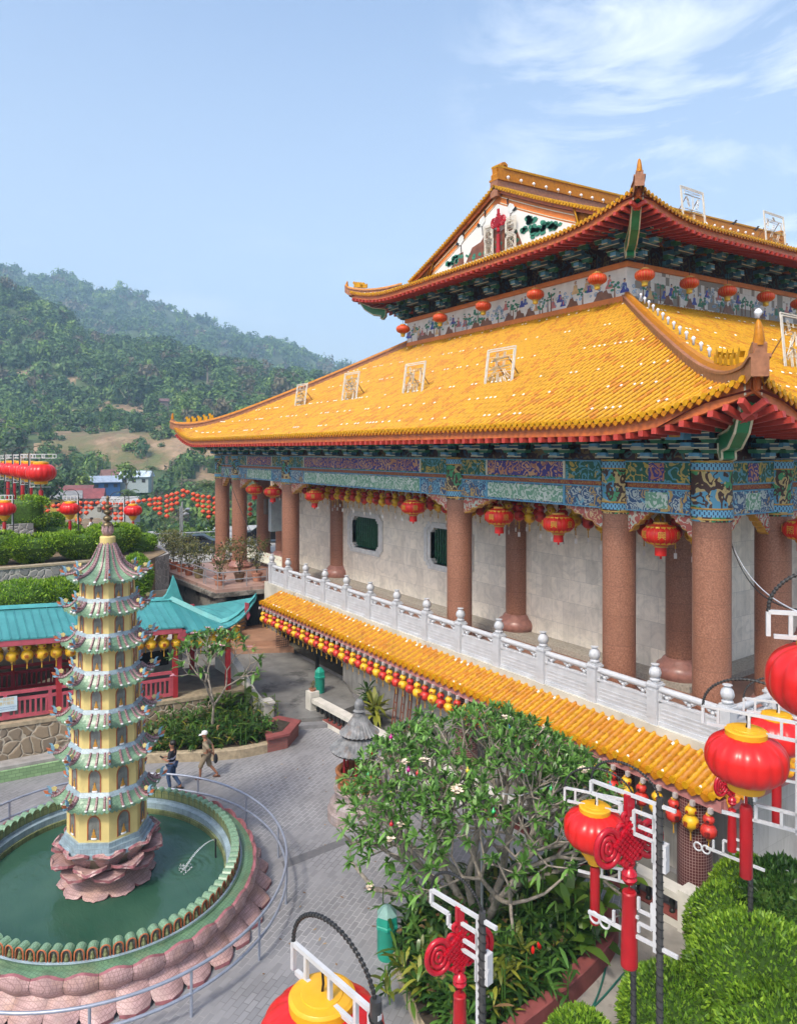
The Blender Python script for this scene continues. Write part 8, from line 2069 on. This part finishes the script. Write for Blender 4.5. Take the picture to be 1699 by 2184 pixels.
for i, (u, v, y, w) in enumerate(ul): place(s0, i > 0, tuple(YP(u, v, y)), 0, 'orange silk lantern under the front upper eave, ' + w, 'silk lanterns under the upper eave', 1.0)
for i, (u, v, w) in enumerate(((1374, 587, 'just right of the near mural corner'), (1469, 604, 'second right of the near corner'), (1550, 621, 'third right of the near corner'), (1632, 633, 'fourth right of the near corner'), (1703, 648, 'cut by the right picture edge'))):
    place(s0, True, tuple(XP(u, v, -21.2)), 0, 'orange silk lantern under the side upper eave, ' + w, 'silk lanterns under the upper eave', 1.0)
# --- big red lanterns in the gallery, with gilt characters
s1 = make_silk(SILK_RED, .58, .68, 'gallery_lantern', .0025); finish_silk(s1, .58, .68, .26, SILK_RED)
mb = MB()
for k, ch in enumerate('佛光普照興景'):
    a = 2 * PI * k / 6; me = text_mesh(ch, .26, .004); n = np.array([math.cos(a), math.sin(a), 0]); t_ = np.array([-math.sin(a), math.cos(a), 0])
    mesh_to_mb(mb, me, Matrix(((t_[0], 0, n[0], n[0] * .575), (t_[1], 0, n[1], n[1] * .575), (0, 1, 0, .0), (0, 0, 0, 1)))); bpy.data.meshes.remove(me)
for z, rr_, s in ((.27, .36, 1), (-.27, .36, -1)):
    for k in range(16): a = 2 * PI * k / 16; mb.prism([(-.07, 0), (.07, 0), (.05, -.05 * s), (0, -.09 * s), (-.05, -.05 * s)], (rr_ * 1.16 * math.cos(a), rr_ * 1.16 * math.sin(a), z), (-math.sin(a), math.cos(a), 0), (-.6 * math.cos(a) * s, -.6 * math.sin(a) * s, 1), .01)
o = mb.build('gilt_lettering', mat('bright_gilt', (.70, .45, .06), .3, .1, Metallic=.4), None); o.parent = s1
gl = [(543, 1044, 'between the two farthest columns, the left one'), (582, 1049, 'between the far columns, the right one'), (671, 1058, 'at the left end of the long bay'), (881, 1082, 'in front of the wall before the second column'), (1064, 1102, 'left of the middle inner column'), (1190, 1117, 'left of the column nearest the corner'), (1408, 1140, 'in the short bay beside the corner column'), (1712, 1130, 'at the right picture edge behind the side columns')]
for i, (u, v, w) in enumerate(gl): place(s1, i > 0, tuple(YP(u, v, YC + (.0 if u < 1500 else 3.0))), .2 * i, 'red gallery lantern with gilt lettering, ' + w, 'large red lanterns in the gallery', 1.0)
# --- gourd lanterns
def make_gourd(m, ink, name):
    e = empty(name, (0, 0, 0), 'x', 'lantern')
    def add(mb, nm, mm, sm='auto'): o = mb.build(nm, mm, None, smooth=sm); o.parent = e
    mb = MB(); pr = []
    for t in np.linspace(-1.35, 1.32, 11): pr.append((.205 * math.cos(t) if abs(t) < 1.5 else .05, .19 * math.sin(t)))
    for t in np.linspace(-1.0, 1.3, 9): pr.append((.145 * math.cos(t), .29 + .125 * math.sin(t)))
    mb.lathe(pr, 20); add(mb, 'body', m, True)
    mb = MB()
    for k, ch in enumerate('佛光寶燈'):
        a = 2 * PI * k / 4 + .4; me = text_mesh(ch, .15, .002); n = np.array([math.cos(a), math.sin(a), 0]); t_ = np.array([-math.sin(a), math.cos(a), 0])
        mesh_to_mb(mb, me, Matrix(((t_[0], 0, n[0], n[0] * .207), (t_[1], 0, n[1], n[1] * .207), (0, 1, 0, -.02), (0, 0, 0, 1)))); bpy.data.meshes.remove(me)
        mb.prism([(.04 * math.cos(q), .04 * math.sin(q)) for q in np.linspace(0, 6.28, 7)[:-1]], tuple(n * .147 + [0, 0, .29]), tuple(t_), (0, 0, 1), .006)
    add(mb, 'ink_lettering', ink)
    mb = MB(); mb.lathe([(.07, .40), (.075, .43), (.05, .44)], 12); mb.lathe([(.05, -.24), (.055, -.18)], 12); mb.tube([(.05 * math.cos(t), 0, .44 + .09 * math.sin(t)) for t in np.linspace(0, PI, 7)], .008, 4); add(mb, 'cap_rings', GOLD)
    mb = MB(); mb.lathe([(.016, -.48), (.02, -.46), (.012, -.26), (.006, -.24)], 6); add(mb, 'tassel', TASSEL_Y)
    return e
gy0, gr0 = make_gourd(GOURD_Y, INK_RED, 'yellow_gourd_lantern'), make_gourd(GOURD_R, INK_DARK, 'red_gourd_lantern')
ORD = ['', 'first', 'second', 'third', 'fourth', 'fifth', 'sixth', 'seventh', 'eighth', 'ninth', 'tenth', 'eleventh', 'twelfth', 'thirteenth', 'fourteenth', 'fifteenth', 'sixteenth', 'seventeenth', 'eighteenth', 'nineteenth', 'twentieth']
def nth(n):
    if n <= 20: return ORD[n]
    return {2: 'twenty', 3: 'thirty', 4: 'forty', 5: 'fifty'}[n // 10] + ('-' + ORD[n % 10] if n % 10 else '').replace('-', ' ') if n % 10 else {2: 'twentieth', 3: 'thirtieth', 4: 'fortieth', 5: 'fiftieth'}[n // 10]
used = [False, False]; cnt2 = [0, 0]
for k in range(56):
    c = k % 2; proto = (gr0, gy0)[c]; a = 10.62 + k * .503; cnt2[c] += 1
    place(proto, used[c], (-a, 16.58, 2.44 + .02 * math.sin(k * 1.7)), 1.1 * k, ('red', 'yellow')[c] + ' gourd lantern under the skirt roof, ' + nth(cnt2[c]) + ' ' + ('red', 'yellow')[c] + ' one from the near corner', ('red', 'yellow')[c] + ' gourd lanterns under the skirt roof'); used[c] = True
# gourds hanging in the gallery: two rows, each with a paper tag below
TAGM = mat('white_paper_tag', (.70, .66, .62), .7, .05); RIB = mat('dull_red_gourd', (.38, .04, .025), .45, .15, 3)
for rowi, (y, a0, a1, st, zz, rn) in enumerate(((20.35, 13.0, 40.0, .60, 9.38, 'front'), (21.3, 16.0, 47.5, .66, 9.45, 'rear'))):
    k = 0
    for a in np.arange(a0, a1, st):
        c = k % 2; k += 1
        o = place((gr0, gy0)[c], True, (-a, y, zz + .05 * math.sin(2.1 * k)), 1.3 * k, ('red', 'yellow')[c] + ' gourd lantern, ' + rn + ' gallery row, ' + nth((k + 1) // 2) + ' ' + ('red', 'yellow')[c] + ' one from the near end', ('red', 'yellow')[c] + ' gourd lanterns in the ' + rn + ' gallery row', 1.12)
        mb = MB(); mb.tube([(0, 0, -.46), (0, 0, -.60)], .004, 4); mb.box((0, 0, -.68), (.085, .006, .16)); t_ = mb.build('paper_tag', TAGM, None); t_.parent = o
# yellow gourds under the walkway roof
k = 0
for y in np.arange(-3.0, 12.4, .52):
    k += 1; place(gy0, True, (wx(.12, y), y, 3.70 + zs(y) if y < 9.7 else 3.62), 2.2 * k, 'yellow gourd lantern under the turquoise roof edge, front row, ' + nth(k) + ' counting towards the temple', 'yellow gourd lanterns under the turquoise roof', 1.15)
k = 0
for y in np.arange(-2.8, 9.2, .62):
    k += 1; place(gy0, True, (wx(-.45, y), y, 3.75 + zs(y)), 2.2 * k, 'shaded yellow gourd lantern, rear row under the turquoise roof, ' + nth(k) + ' towards the temple', 'shaded yellow gourd lanterns behind the front row', 1.1)
# --- strings of round red lanterns over the valley edge
rl = empty('round_lantern', (0, 0, 0), 'x', 'lantern')
mb = lantern_body(.30, .44, 12, 24, .05, 2.1); o = mb.build('body', mat('orange_red_paper', (.60, .07, .025), .5, .15, 3), None, smooth=True); o.parent = rl
mb = MB(); mb.lathe([(.10, .20), (.10, .26)], 10); mb.lathe([(.10, -.26), (.10, -.20)], 10); mb.tube([(0, 0, -.26), (0, 0, -.36)], .03, 5); o = mb.build('caps', GOLD, None); o.parent = rl
za = lambda x, y: (x / 1.8878 * .5331, (1800 + y / 1.8878) * .5331)
chains = [(255, 430, 1), (288, 432, 1), (322, 432, 2), (363, 424, 2), (407, 423, 1), (448, 418, 2), (489, 408, 2), (530, 405, 3), (608, 400, 3), (654, 400, 3), (693, 402, 2), (740, 400, 1), (788, 402, 2), (830, 406, 3), (875, 406, 4), (918, 406, 5), (965, 400, 2), (1008, 396, 1), (1050, 388, 1), (1090, 382, 1), (1133, 376, 2), (1174, 370, 3), (1209, 368, 4), (1262, 350, 5), (1300, 338, 4), (1338, 328, 3), (1385, 308, 2), (1418, 318, 1), (1462, 334, 2), (1494, 345, 3), (1535, 352, 4), (1578, 356, 5), (1624, 364, 4), (1668, 372, 3), (1720, 380, 3), (1830, 400, 4), (1890, 410, 3), (1960, 415, 3)]
u_ = False; DCH = 58.0; tops = []
for ci, (x, y, n) in enumerate(chains):
    u, v = za(x, y); p0 = Vector(DD(u, v, DCH)); tops.append(p0 + Vector((0, 0, .35)))
    for j in range(n):
        q = p0 - Vector((0, 0, .40 * j)); place(rl, u_, tuple(q), 0, 'small red lantern, ' + nth(j + 1) + ' down in valley string ' + nth(ci + 1) + ' from the left', 'round red lanterns strung over the valley', .66); u_ = True
mb = MB()
for a, b in zip(tops[:-1], tops[1:]): mb.tube([a, b], .015, 5)
tag(mb.build('cable', WIREB), 'thin cable carrying the strings of round red lanterns over the valley', 'cable')
for i, (u, v0, v1) in enumerate(((385, 1085, 1160), (389, 1075, 1155))):
    p, q = Vector(DD(u, v1, 57)), Vector(DD(u, v0 - 5, 57)); mb = MB(); mb.tube([p - Vector((0, 0, 3)), q], .06, 8); mb.tube([q - Vector((0, 0, .8)), q - Vector((0, 0, .6)) + Vector((.5, .3, .1))], .03, 6); mb.lathe([(.05, -.1), (.25, 0), (.05, .1)], 10, tuple(q - Vector((0, 0, .55)) + Vector((.5, .3, .0))))
    tag(mb.build('street_lamp', GREY_METAL), ['grey floodlight post below the lantern strings, nearer one', 'grey street lamp post rising to the top of the lantern strings'][i], 'lamp post')
# cables across the picture
cable(cat_(DD(1560, 1165, 21.5), DD(1699, 1300, 9), .4), .012, WIREB, 'black cable slanting down in front of the side columns'); cable(cat_(DD(1560, 1160, 21.4), DD(1705, 1307, 8.6), .3), .010, WIREW, 'grey cable beside the black one in front of the side columns')
cable(cat_(DD(560, 1180, 40), DD(470, 962, 52), .6), .02, WIREB, 'thin dark wire rising from the terrace to the temple end column')
# ================================================================== PEOPLE
def skin_mesh(pts, edges, rad, name, m, parent, sub=2):
    me = bpy.data.meshes.new(name); me.from_pydata([tuple(p) for p in pts], edges, []); o = bpy.data.objects.new(name, me); COL.objects.link(o)
    md = o.modifiers.new('s', 'SKIN'); md.use_smooth_shade = True
    if not me.skin_vertices: me.skin_vertices.new()
    for i, r in enumerate(rad):
        me.skin_vertices[0].data[i].radius = r if hasattr(r, '__len__') else (r, r); me.skin_vertices[0].data[i].use_root = (i == 0)
    o.modifiers.new('u', 'SUBSURF').levels = sub
    dg = bpy.context.evaluated_depsgraph_get(); nm = bpy.data.meshes.new_from_object(o.evaluated_get(dg)); bpy.data.objects.remove(o); bpy.data.meshes.remove(me)
    nm.name = name; nm.materials.clear(); nm.materials.append(m); q = bpy.data.objects.new(name, nm); COL.objects.link(q)
    if parent is not None: q.parent = parent
    for p in nm.polygons: p.use_smooth = True
    return q
class Rig:
    def __init__(s): s.p = []; s.e = []; s.r = []
    def pt(s, p, r, par=None):
        s.p.append(Vector(p)); s.r.append(r); i = len(s.p) - 1
        if par is not None: s.e.append((par, i))
        return i
    def chain(s, start, seq):
        for p, r in seq: start = s.pt(p, r, start)
        return start
SKIN_T = mat('tan_skin', (.27, .125, .07), .5, .1, 8); SKIN_P = mat('light_skin', (.46, .26, .18), .5, .1, 8); HAIR = mat('black_hair', (.012, .010, .009), .5, .2, 20)
def person(loc, rz, label, skin, arms, legs, shirt, lower, hair='short', lower_len='long', sleeve='short', lean=0.0, head_turn=0.0, scale=1.0, shoes=BLACK, skirt=False, shirt_bottom=.88):
    """local +Y is ahead; arms / legs give elbow-wrist and knee-ankle positions for (left, right)"""
    e = empty('person', loc, label, 'person', None, rz); e.scale = (scale,) * 3
    b = Rig(); L = lambda z: lean * (z - .9)
    pel = b.pt((0, L(.95), .95), (.145, .105)); w = b.pt((0, L(1.10), 1.10), (.13, .095), pel); ch = b.pt((0, L(1.30) - .01, 1.30), (.15, .11), w); nb = b.pt((0, L(1.43), 1.43), (.07, .06), ch); hb = b.pt((0, L(1.50) + .015, 1.50), (.058, .058), nb)
    h1 = b.pt((.01 * head_turn, L(1.56) + .03, 1.56), (.075, .085), hb); h2 = b.pt((0, L(1.64) + .015, 1.635), (.080, .095), h1); b.pt((0, L(1.70), 1.70), (.055, .065), h2)
    hx, hy = math.sin(head_turn), math.cos(head_turn)
    ns = b.pt((hx * .115, L(1.57) + .02 + hy * .115, 1.575), (.014, .016), h1)
    for s in (-1, 1): b.pt((s * .085 * hy, L(1.58) + .0 - s * .085 * hx, 1.58), (.016, .026), h1)
    sh = Rig(); sp = sh.pt((0, L(.95), shirt_bottom), (.175, .13)); sw = sh.pt((0, L(1.08), 1.08), (.155, .118), sp); sc_ = sh.pt((0, L(1.28) - .01, 1.28), (.172, .128), sw); sn = sh.pt((0, L(1.41), 1.405), (.095, .075), sc_)
    for k, s in enumerate((-1, 1)):
        el, wr = (Vector(q) for q in arms[k]); so = Vector((s * .185, L(1.36), 1.365))
        i = b.pt(so, .058, ch); i = b.pt(so.lerp(el, .5), .047, i); i = b.pt(el, .040, i); i = b.pt(el.lerp(wr, .4), .040, i); i = b.pt(wr, .027, i)
        d = (wr - el).normalized(); sd = d.cross(Vector((0, 0, 1))); sd = sd.normalized() if sd.length > .1 else Vector((1, 0, 0)); pl = wr + d * .055; p_ = b.pt(pl, (.036, .020), i)
        for f in range(4): t = (f - 1.5) * .019; q = b.pt(pl + d * .045 + sd * t, .0085, p_); b.pt(pl + d * (.085 - .012 * abs(f - 1.3)) + sd * t - Vector((0, 0, .018)), .0075, q)
        t1 = b.pt(wr + d * .045 - sd * .038 * s, .0095, p_); b.pt(wr + d * .085 - sd * .045 * s, .008, t1)
        j = sh.pt(so + Vector((0, 0, -.005)), .078, sc_); j = sh.pt(so.lerp(el, .55), .066, j)
        if sleeve == 'short': sh.pt(so.lerp(el, .85), .062, j)
        else: j = sh.pt(el, .055, j); sh.pt(el.lerp(wr, .85), .042, j)
    lo = Rig(); lp = lo.pt((0, L(.93), .96), (.168, .125)); 
    sh_objs = []
    for k, s in enumerate((-1, 1)):
        kn, an = (Vector(q) for q in legs[k]); hp = Vector((s * .095, 0, .88))
        i = b.pt(hp, .088, pel); i = b.pt(hp.lerp(kn, .55), .072, i); i = b.pt(kn, .054, i); i = b.pt(kn.lerp(an, .35), .055, i); i = b.pt(an, .036, i)
        ft = an + Vector((0, .13, -.045)); i2 = b.pt(an + Vector((0, .02, -.04)), .036, i); b.pt(ft, (.036, .020), i2)
        if not skirt:
            j = lo.pt(hp, .115, lp); j = lo.pt(hp.lerp(kn, .5), .098, j)
            if lower_len == 'long': j = lo.pt(kn, .078, j); j = lo.pt(kn.lerp(an, .5), .070, j); lo.pt(kn.lerp(an, .93), .062, j)
            elif lower_len == 'knee': j = lo.pt(kn, .098, j); lo.pt(kn.lerp(an, .22), .096, j)
            else: lo.pt(hp.lerp(kn, .75), .098, j)
        mb = MB(); a0 = an + Vector((0, .045, -.075)); mb.box(tuple(a0), (.085, .26, .025)); mb.tube([(a0.x - .04, a0.y + .02, a0.z + .01), (a0.x, a0.y + .05, a0.z + .065), (a0.x + .04, a0.y + .02, a0.z + .01)], .012, 6); o = mb.build('shoe', shoes, None); o.parent = e
    skin_mesh(b.p, b.e, b.r, 'body', skin, e)
    skin_mesh(sh.p, sh.e, sh.r, 'shirt', shirt, e)
    if skirt:
        mb = MB(); mb.lathe([(.30, .42), (.25, .6), (.19, .85), (.15, 1.0), (.14, 1.05)], 24, sy=.8, ribs=10, ribd=.06); o = mb.build('skirt', lower, None, smooth='auto'); o.parent = e
    else: skin_mesh(lo.p, lo.e, lo.r, 'trousers' if lower_len == 'long' else 'shorts', lower, e)
    hz_ = 1.635; yy = L(1.64) + .0
    if hair in ('short', 'bun'):
        mb = MB(); mb.lathe([(.093, -.03), (.101, .0), (.100, .05), (.075, .095), (.03, .112), (.002, .114)], 16, (0, yy - .012, hz_), sy=1.12); o = mb.build('hair', HAIR if hair == 'short' else mat('brown_hair', (.07, .035, .02), .5, .2, 20), None, smooth=True); o.parent = e
        if hair == 'bun': mb = MB(); mb.lathe([(.003, -.05), (.045, -.02), (.05, .01), (.003, .05)], 10, (0, yy - .12, hz_ + .04)); o = mb.build('hair_bun', MATS['brown_hair'], None, smooth=True); o.parent = e
    if hair == 'cap':
        mb = MB(); mb.lathe([(.104, .0), (.106, .04), (.088, .09), (.04, .115), (.002, .118)], 18, (0, yy, hz_), sy=1.12); mb.prism([(-.085, .08), (.085, .08), (.07, .19), (0, .22), (-.07, .19)], (0, yy, hz_ + .005), (1, 0, 0), (0, 1, -.25), .014)
        o = mb.build('cap', mat('white_cotton', (.66, .65, .63), .8, .05), None, smooth='auto'); o.parent = e
    for s in (-1, 1):
        mb = MB(); mb.lathe([(.002, -.009), (.010, 0), (.002, .009)], 6, (s * .033 * hy + hx * .085, yy + .022 + .075 * hy + .0 - s * .03 * hx, 1.605)); o = mb.build('eye', HAIR, None); o.parent = e
    return e
KHAKI = mat('khaki_cotton', (.30, .245, .165), .85, .12, 6); KHAKID = mat('dark_khaki', (.22, .175, .115), .85, .12, 6)
ts = NT('striped_cotton'); qz = ts.sep()[2]
STRIPE = ts.set(ts.ramp(qz, [(0, (.018, .02, .028)), (.93 - .9 + .90, (.55, .56, .66)), (.99, (.55, .56, .66)), (1.0, (.018, .02, .028))], 'CONSTANT'), .85)
zr = ts.n('MapRange', {0: qz, 1: .80, 2: 1.45}); rmp = ts.ramp(zr, [(0, (.018, .018, .03)), (.16, (.55, .56, .68)), (.36, (.018, .018, .03)), (.50, (.55, .56, .68)), (.60, (.018, .02, .028)), (.92, (.015, .018, .024))], 'CONSTANT'); ts.t.links.new(rmp, ts.b.inputs['Base Color'])
DENIM = mat('blue_denim', (.035, .07, .15), .85, .35, 7); WCOT = MATS['white_cotton'] if 'white_cotton' in MATS else mat('white_cotton', (.66, .65, .63), .8, .05)
tk = NT('speckled_cloth'); SPECK = tk.set(tk.ramp(tk.noise(28, 2), [(.45, (.05, .05, .05)), (.55, (.42, .41, .38))]), .85)
ORGC = mat('orange_cotton', (.58, .11, .02), .8, .1); DKC = mat('dark_cloth', (.02, .022, .028), .85, .2); SANDAL = mat('brown_sandal', (.10, .045, .03), .7, .2)
HD = CL - PI / 2
m1 = G(441, 1660, 0)
person((m1[0], m1[1], 0), HD + .05, 'man in white cap and khaki clothes walking with hands clasped behind his back', SKIN_T, (((-.24, -.16, 1.12), (-.06, -.24, .92)), ((.24, -.16, 1.12), (.04, -.25, .90))), (((-.09, .20, .50), (-.09, .22, .09)), ((.09, -.06, .50), (.09, -.38, .12))), KHAKI, KHAKID, 'cap', 'knee', lean=.10, shoes=SANDAL)
bx_ = Vector((m1[0], m1[1], 0)) - Vector((math.cos(CL), math.sin(CL), 0)) * .33; mb = MB(); mb.lathe([(.02, .55), (.07, .60), (.085, .72), (.06, .84), (.03, .90)], 10, (bx_.x, bx_.y, 0), sx=.7); tag(mb.build('black_bag', DKC, None, smooth=True), 'small black bag held behind his back by the man in the white cap', 'bag')
m2 = G(367, 1684, 0)
person((m2[0], m2[1], 0), HD - .12, 'young man in black and white striped shirt and jeans looking at his phone', SKIN_T, (((-.24, .02, 1.10), (-.08, .27, 1.10)), ((.24, .02, 1.10), (.07, .27, 1.12))), (((-.09, .10, .50), (-.09, .02, .09)), ((.09, -.02, .50), (.09, -.30, .12))), STRIPE, DENIM, 'short', 'long', lean=-.03, head_turn=-.1)
ph_ = Vector((m2[0], m2[1], 1.15)) + Vector((math.cos(CL), math.sin(CL), 0)) * .36; mb = MB(); mb.box(tuple(ph_), (.15, .085, .014), CL, M=Matrix.Rotation(CL, 3, 'Z') @ Matrix.Rotation(-.5, 3, 'Y')); tag(mb.build('phone', BLACK), 'black phone held in both hands by the man in the striped shirt', 'phone')
m3 = G(486, 1205, FLOOR)
person((m3[0], m3[1], FLOOR), HD + .3, 'woman in white top and grey patterned skirt lifting a camera on the terrace', SKIN_P, (((-.20, .22, 1.30), (-.06, .33, 1.58)), ((.20, .22, 1.30), (.06, .33, 1.58))), (((-.08, .03, .48), (-.08, .0, .09)), ((.08, .02, .48), (.08, -.02, .09))), WCOT, SPECK, 'bun', skirt=True)
hv = Vector((math.cos(CL + .3), math.sin(CL + .3), 0)); c3 = Vector((m3[0], m3[1], FLOOR)); mb = MB(); mb.box(tuple(c3 + hv * .42 + Vector((0, 0, 1.62))), (.07, .13, .09), CL + .3); mb.tube([tuple(c3 + hv * .45 + Vector((0, 0, 1.62))), tuple(c3 + hv * .54 + Vector((0, 0, 1.62)))], .035, 10); tag(mb.build('camera_body', BLACK), 'black camera raised to the face of the woman on the terrace', 'camera')
mb = MB(); mb.prism([(-.14, 0), (.14, 0), (.15, .22), (.12, .38), (-.12, .38), (-.15, .22)], tuple(c3 - hv * .20 + Vector((0, 0, .98))), (-hv.y, hv.x, 0), (0, 0, 1), .16); tag(mb.build('backpack', mat('wine_backpack', (.14, .02, .025), .7, .2)), 'dark red backpack worn by the woman with the camera', 'backpack')
for (u, vtop, d, h, lb, sk, st, lw, ht, rz) in ((168, 1095, 49.5, 1.72, 'man in orange shirt standing behind the clipped hedges with hands at his chest', SKIN_T, ORGC, DKC, 'short', HD + 1.2), (195, 1104, 49.5, 1.68, 'man in white shirt seen side on behind the clipped hedges', SKIN_T, WCOT, DKC, 'short', HD)):
    p = DD(u, vtop, d); person((p[0], p[1], p[2] - h), rz, lb, sk, (((-.25, .03, 1.12), (-.07, .24, 1.18)), ((.25, .03, 1.12), (.08, .24, 1.20))), (((-.09, .03, .49), (-.09, 0, .09)), ((.09, .02, .49), (.09, 0, .09))), st, lw, ht, 'long', 'short' if 'orange' in lb else 'long', scale=h / 1.72)
p = G(328, 1196, FLOOR); person((p[0], p[1], FLOOR), HD + PI + .4, 'person in dark blue top and shorts half hidden behind the far potted trees', SKIN_P, (((-.25, .0, 1.10), (-.22, .12, .86)), ((.25, .0, 1.10), (.22, .12, .86))), (((-.09, .03, .49), (-.09, 0, .09)), ((.09, .02, .49), (.09, 0, .09))), mat('navy_cotton', (.03, .04, .09), .85, .1), DKC, 'short', 'short')
# ================================================================== AIR
mb = MB(); mb.bb(-2400, 900, -1300, 1900, -10.6, 560); hz_o = mb.build('haze', None or mat('haze_surface', (1, 1, 1), 1)); tag(hz_o, 'pale haze in the valley air', None, kind='stuff')
hm = bpy.data.materials.new('haze'); hm.use_nodes = True; nt = hm.node_tree; nt.nodes.clear()
ou = nt.nodes.new('ShaderNodeOutputMaterial'); vv = nt.nodes.new('ShaderNodeVolumePrincipled'); vv.inputs['Color'].default_value = (.50, .73, 1.0, 1); vv.inputs['Density'].default_value = .00038; vv.inputs['Anisotropy'].default_value = .0
nt.links.new(vv.outputs[0], ou.inputs['Volume']); hz_o.data.materials.clear(); hz_o.data.materials.append(hm)
bpy.context.view_layer.update()
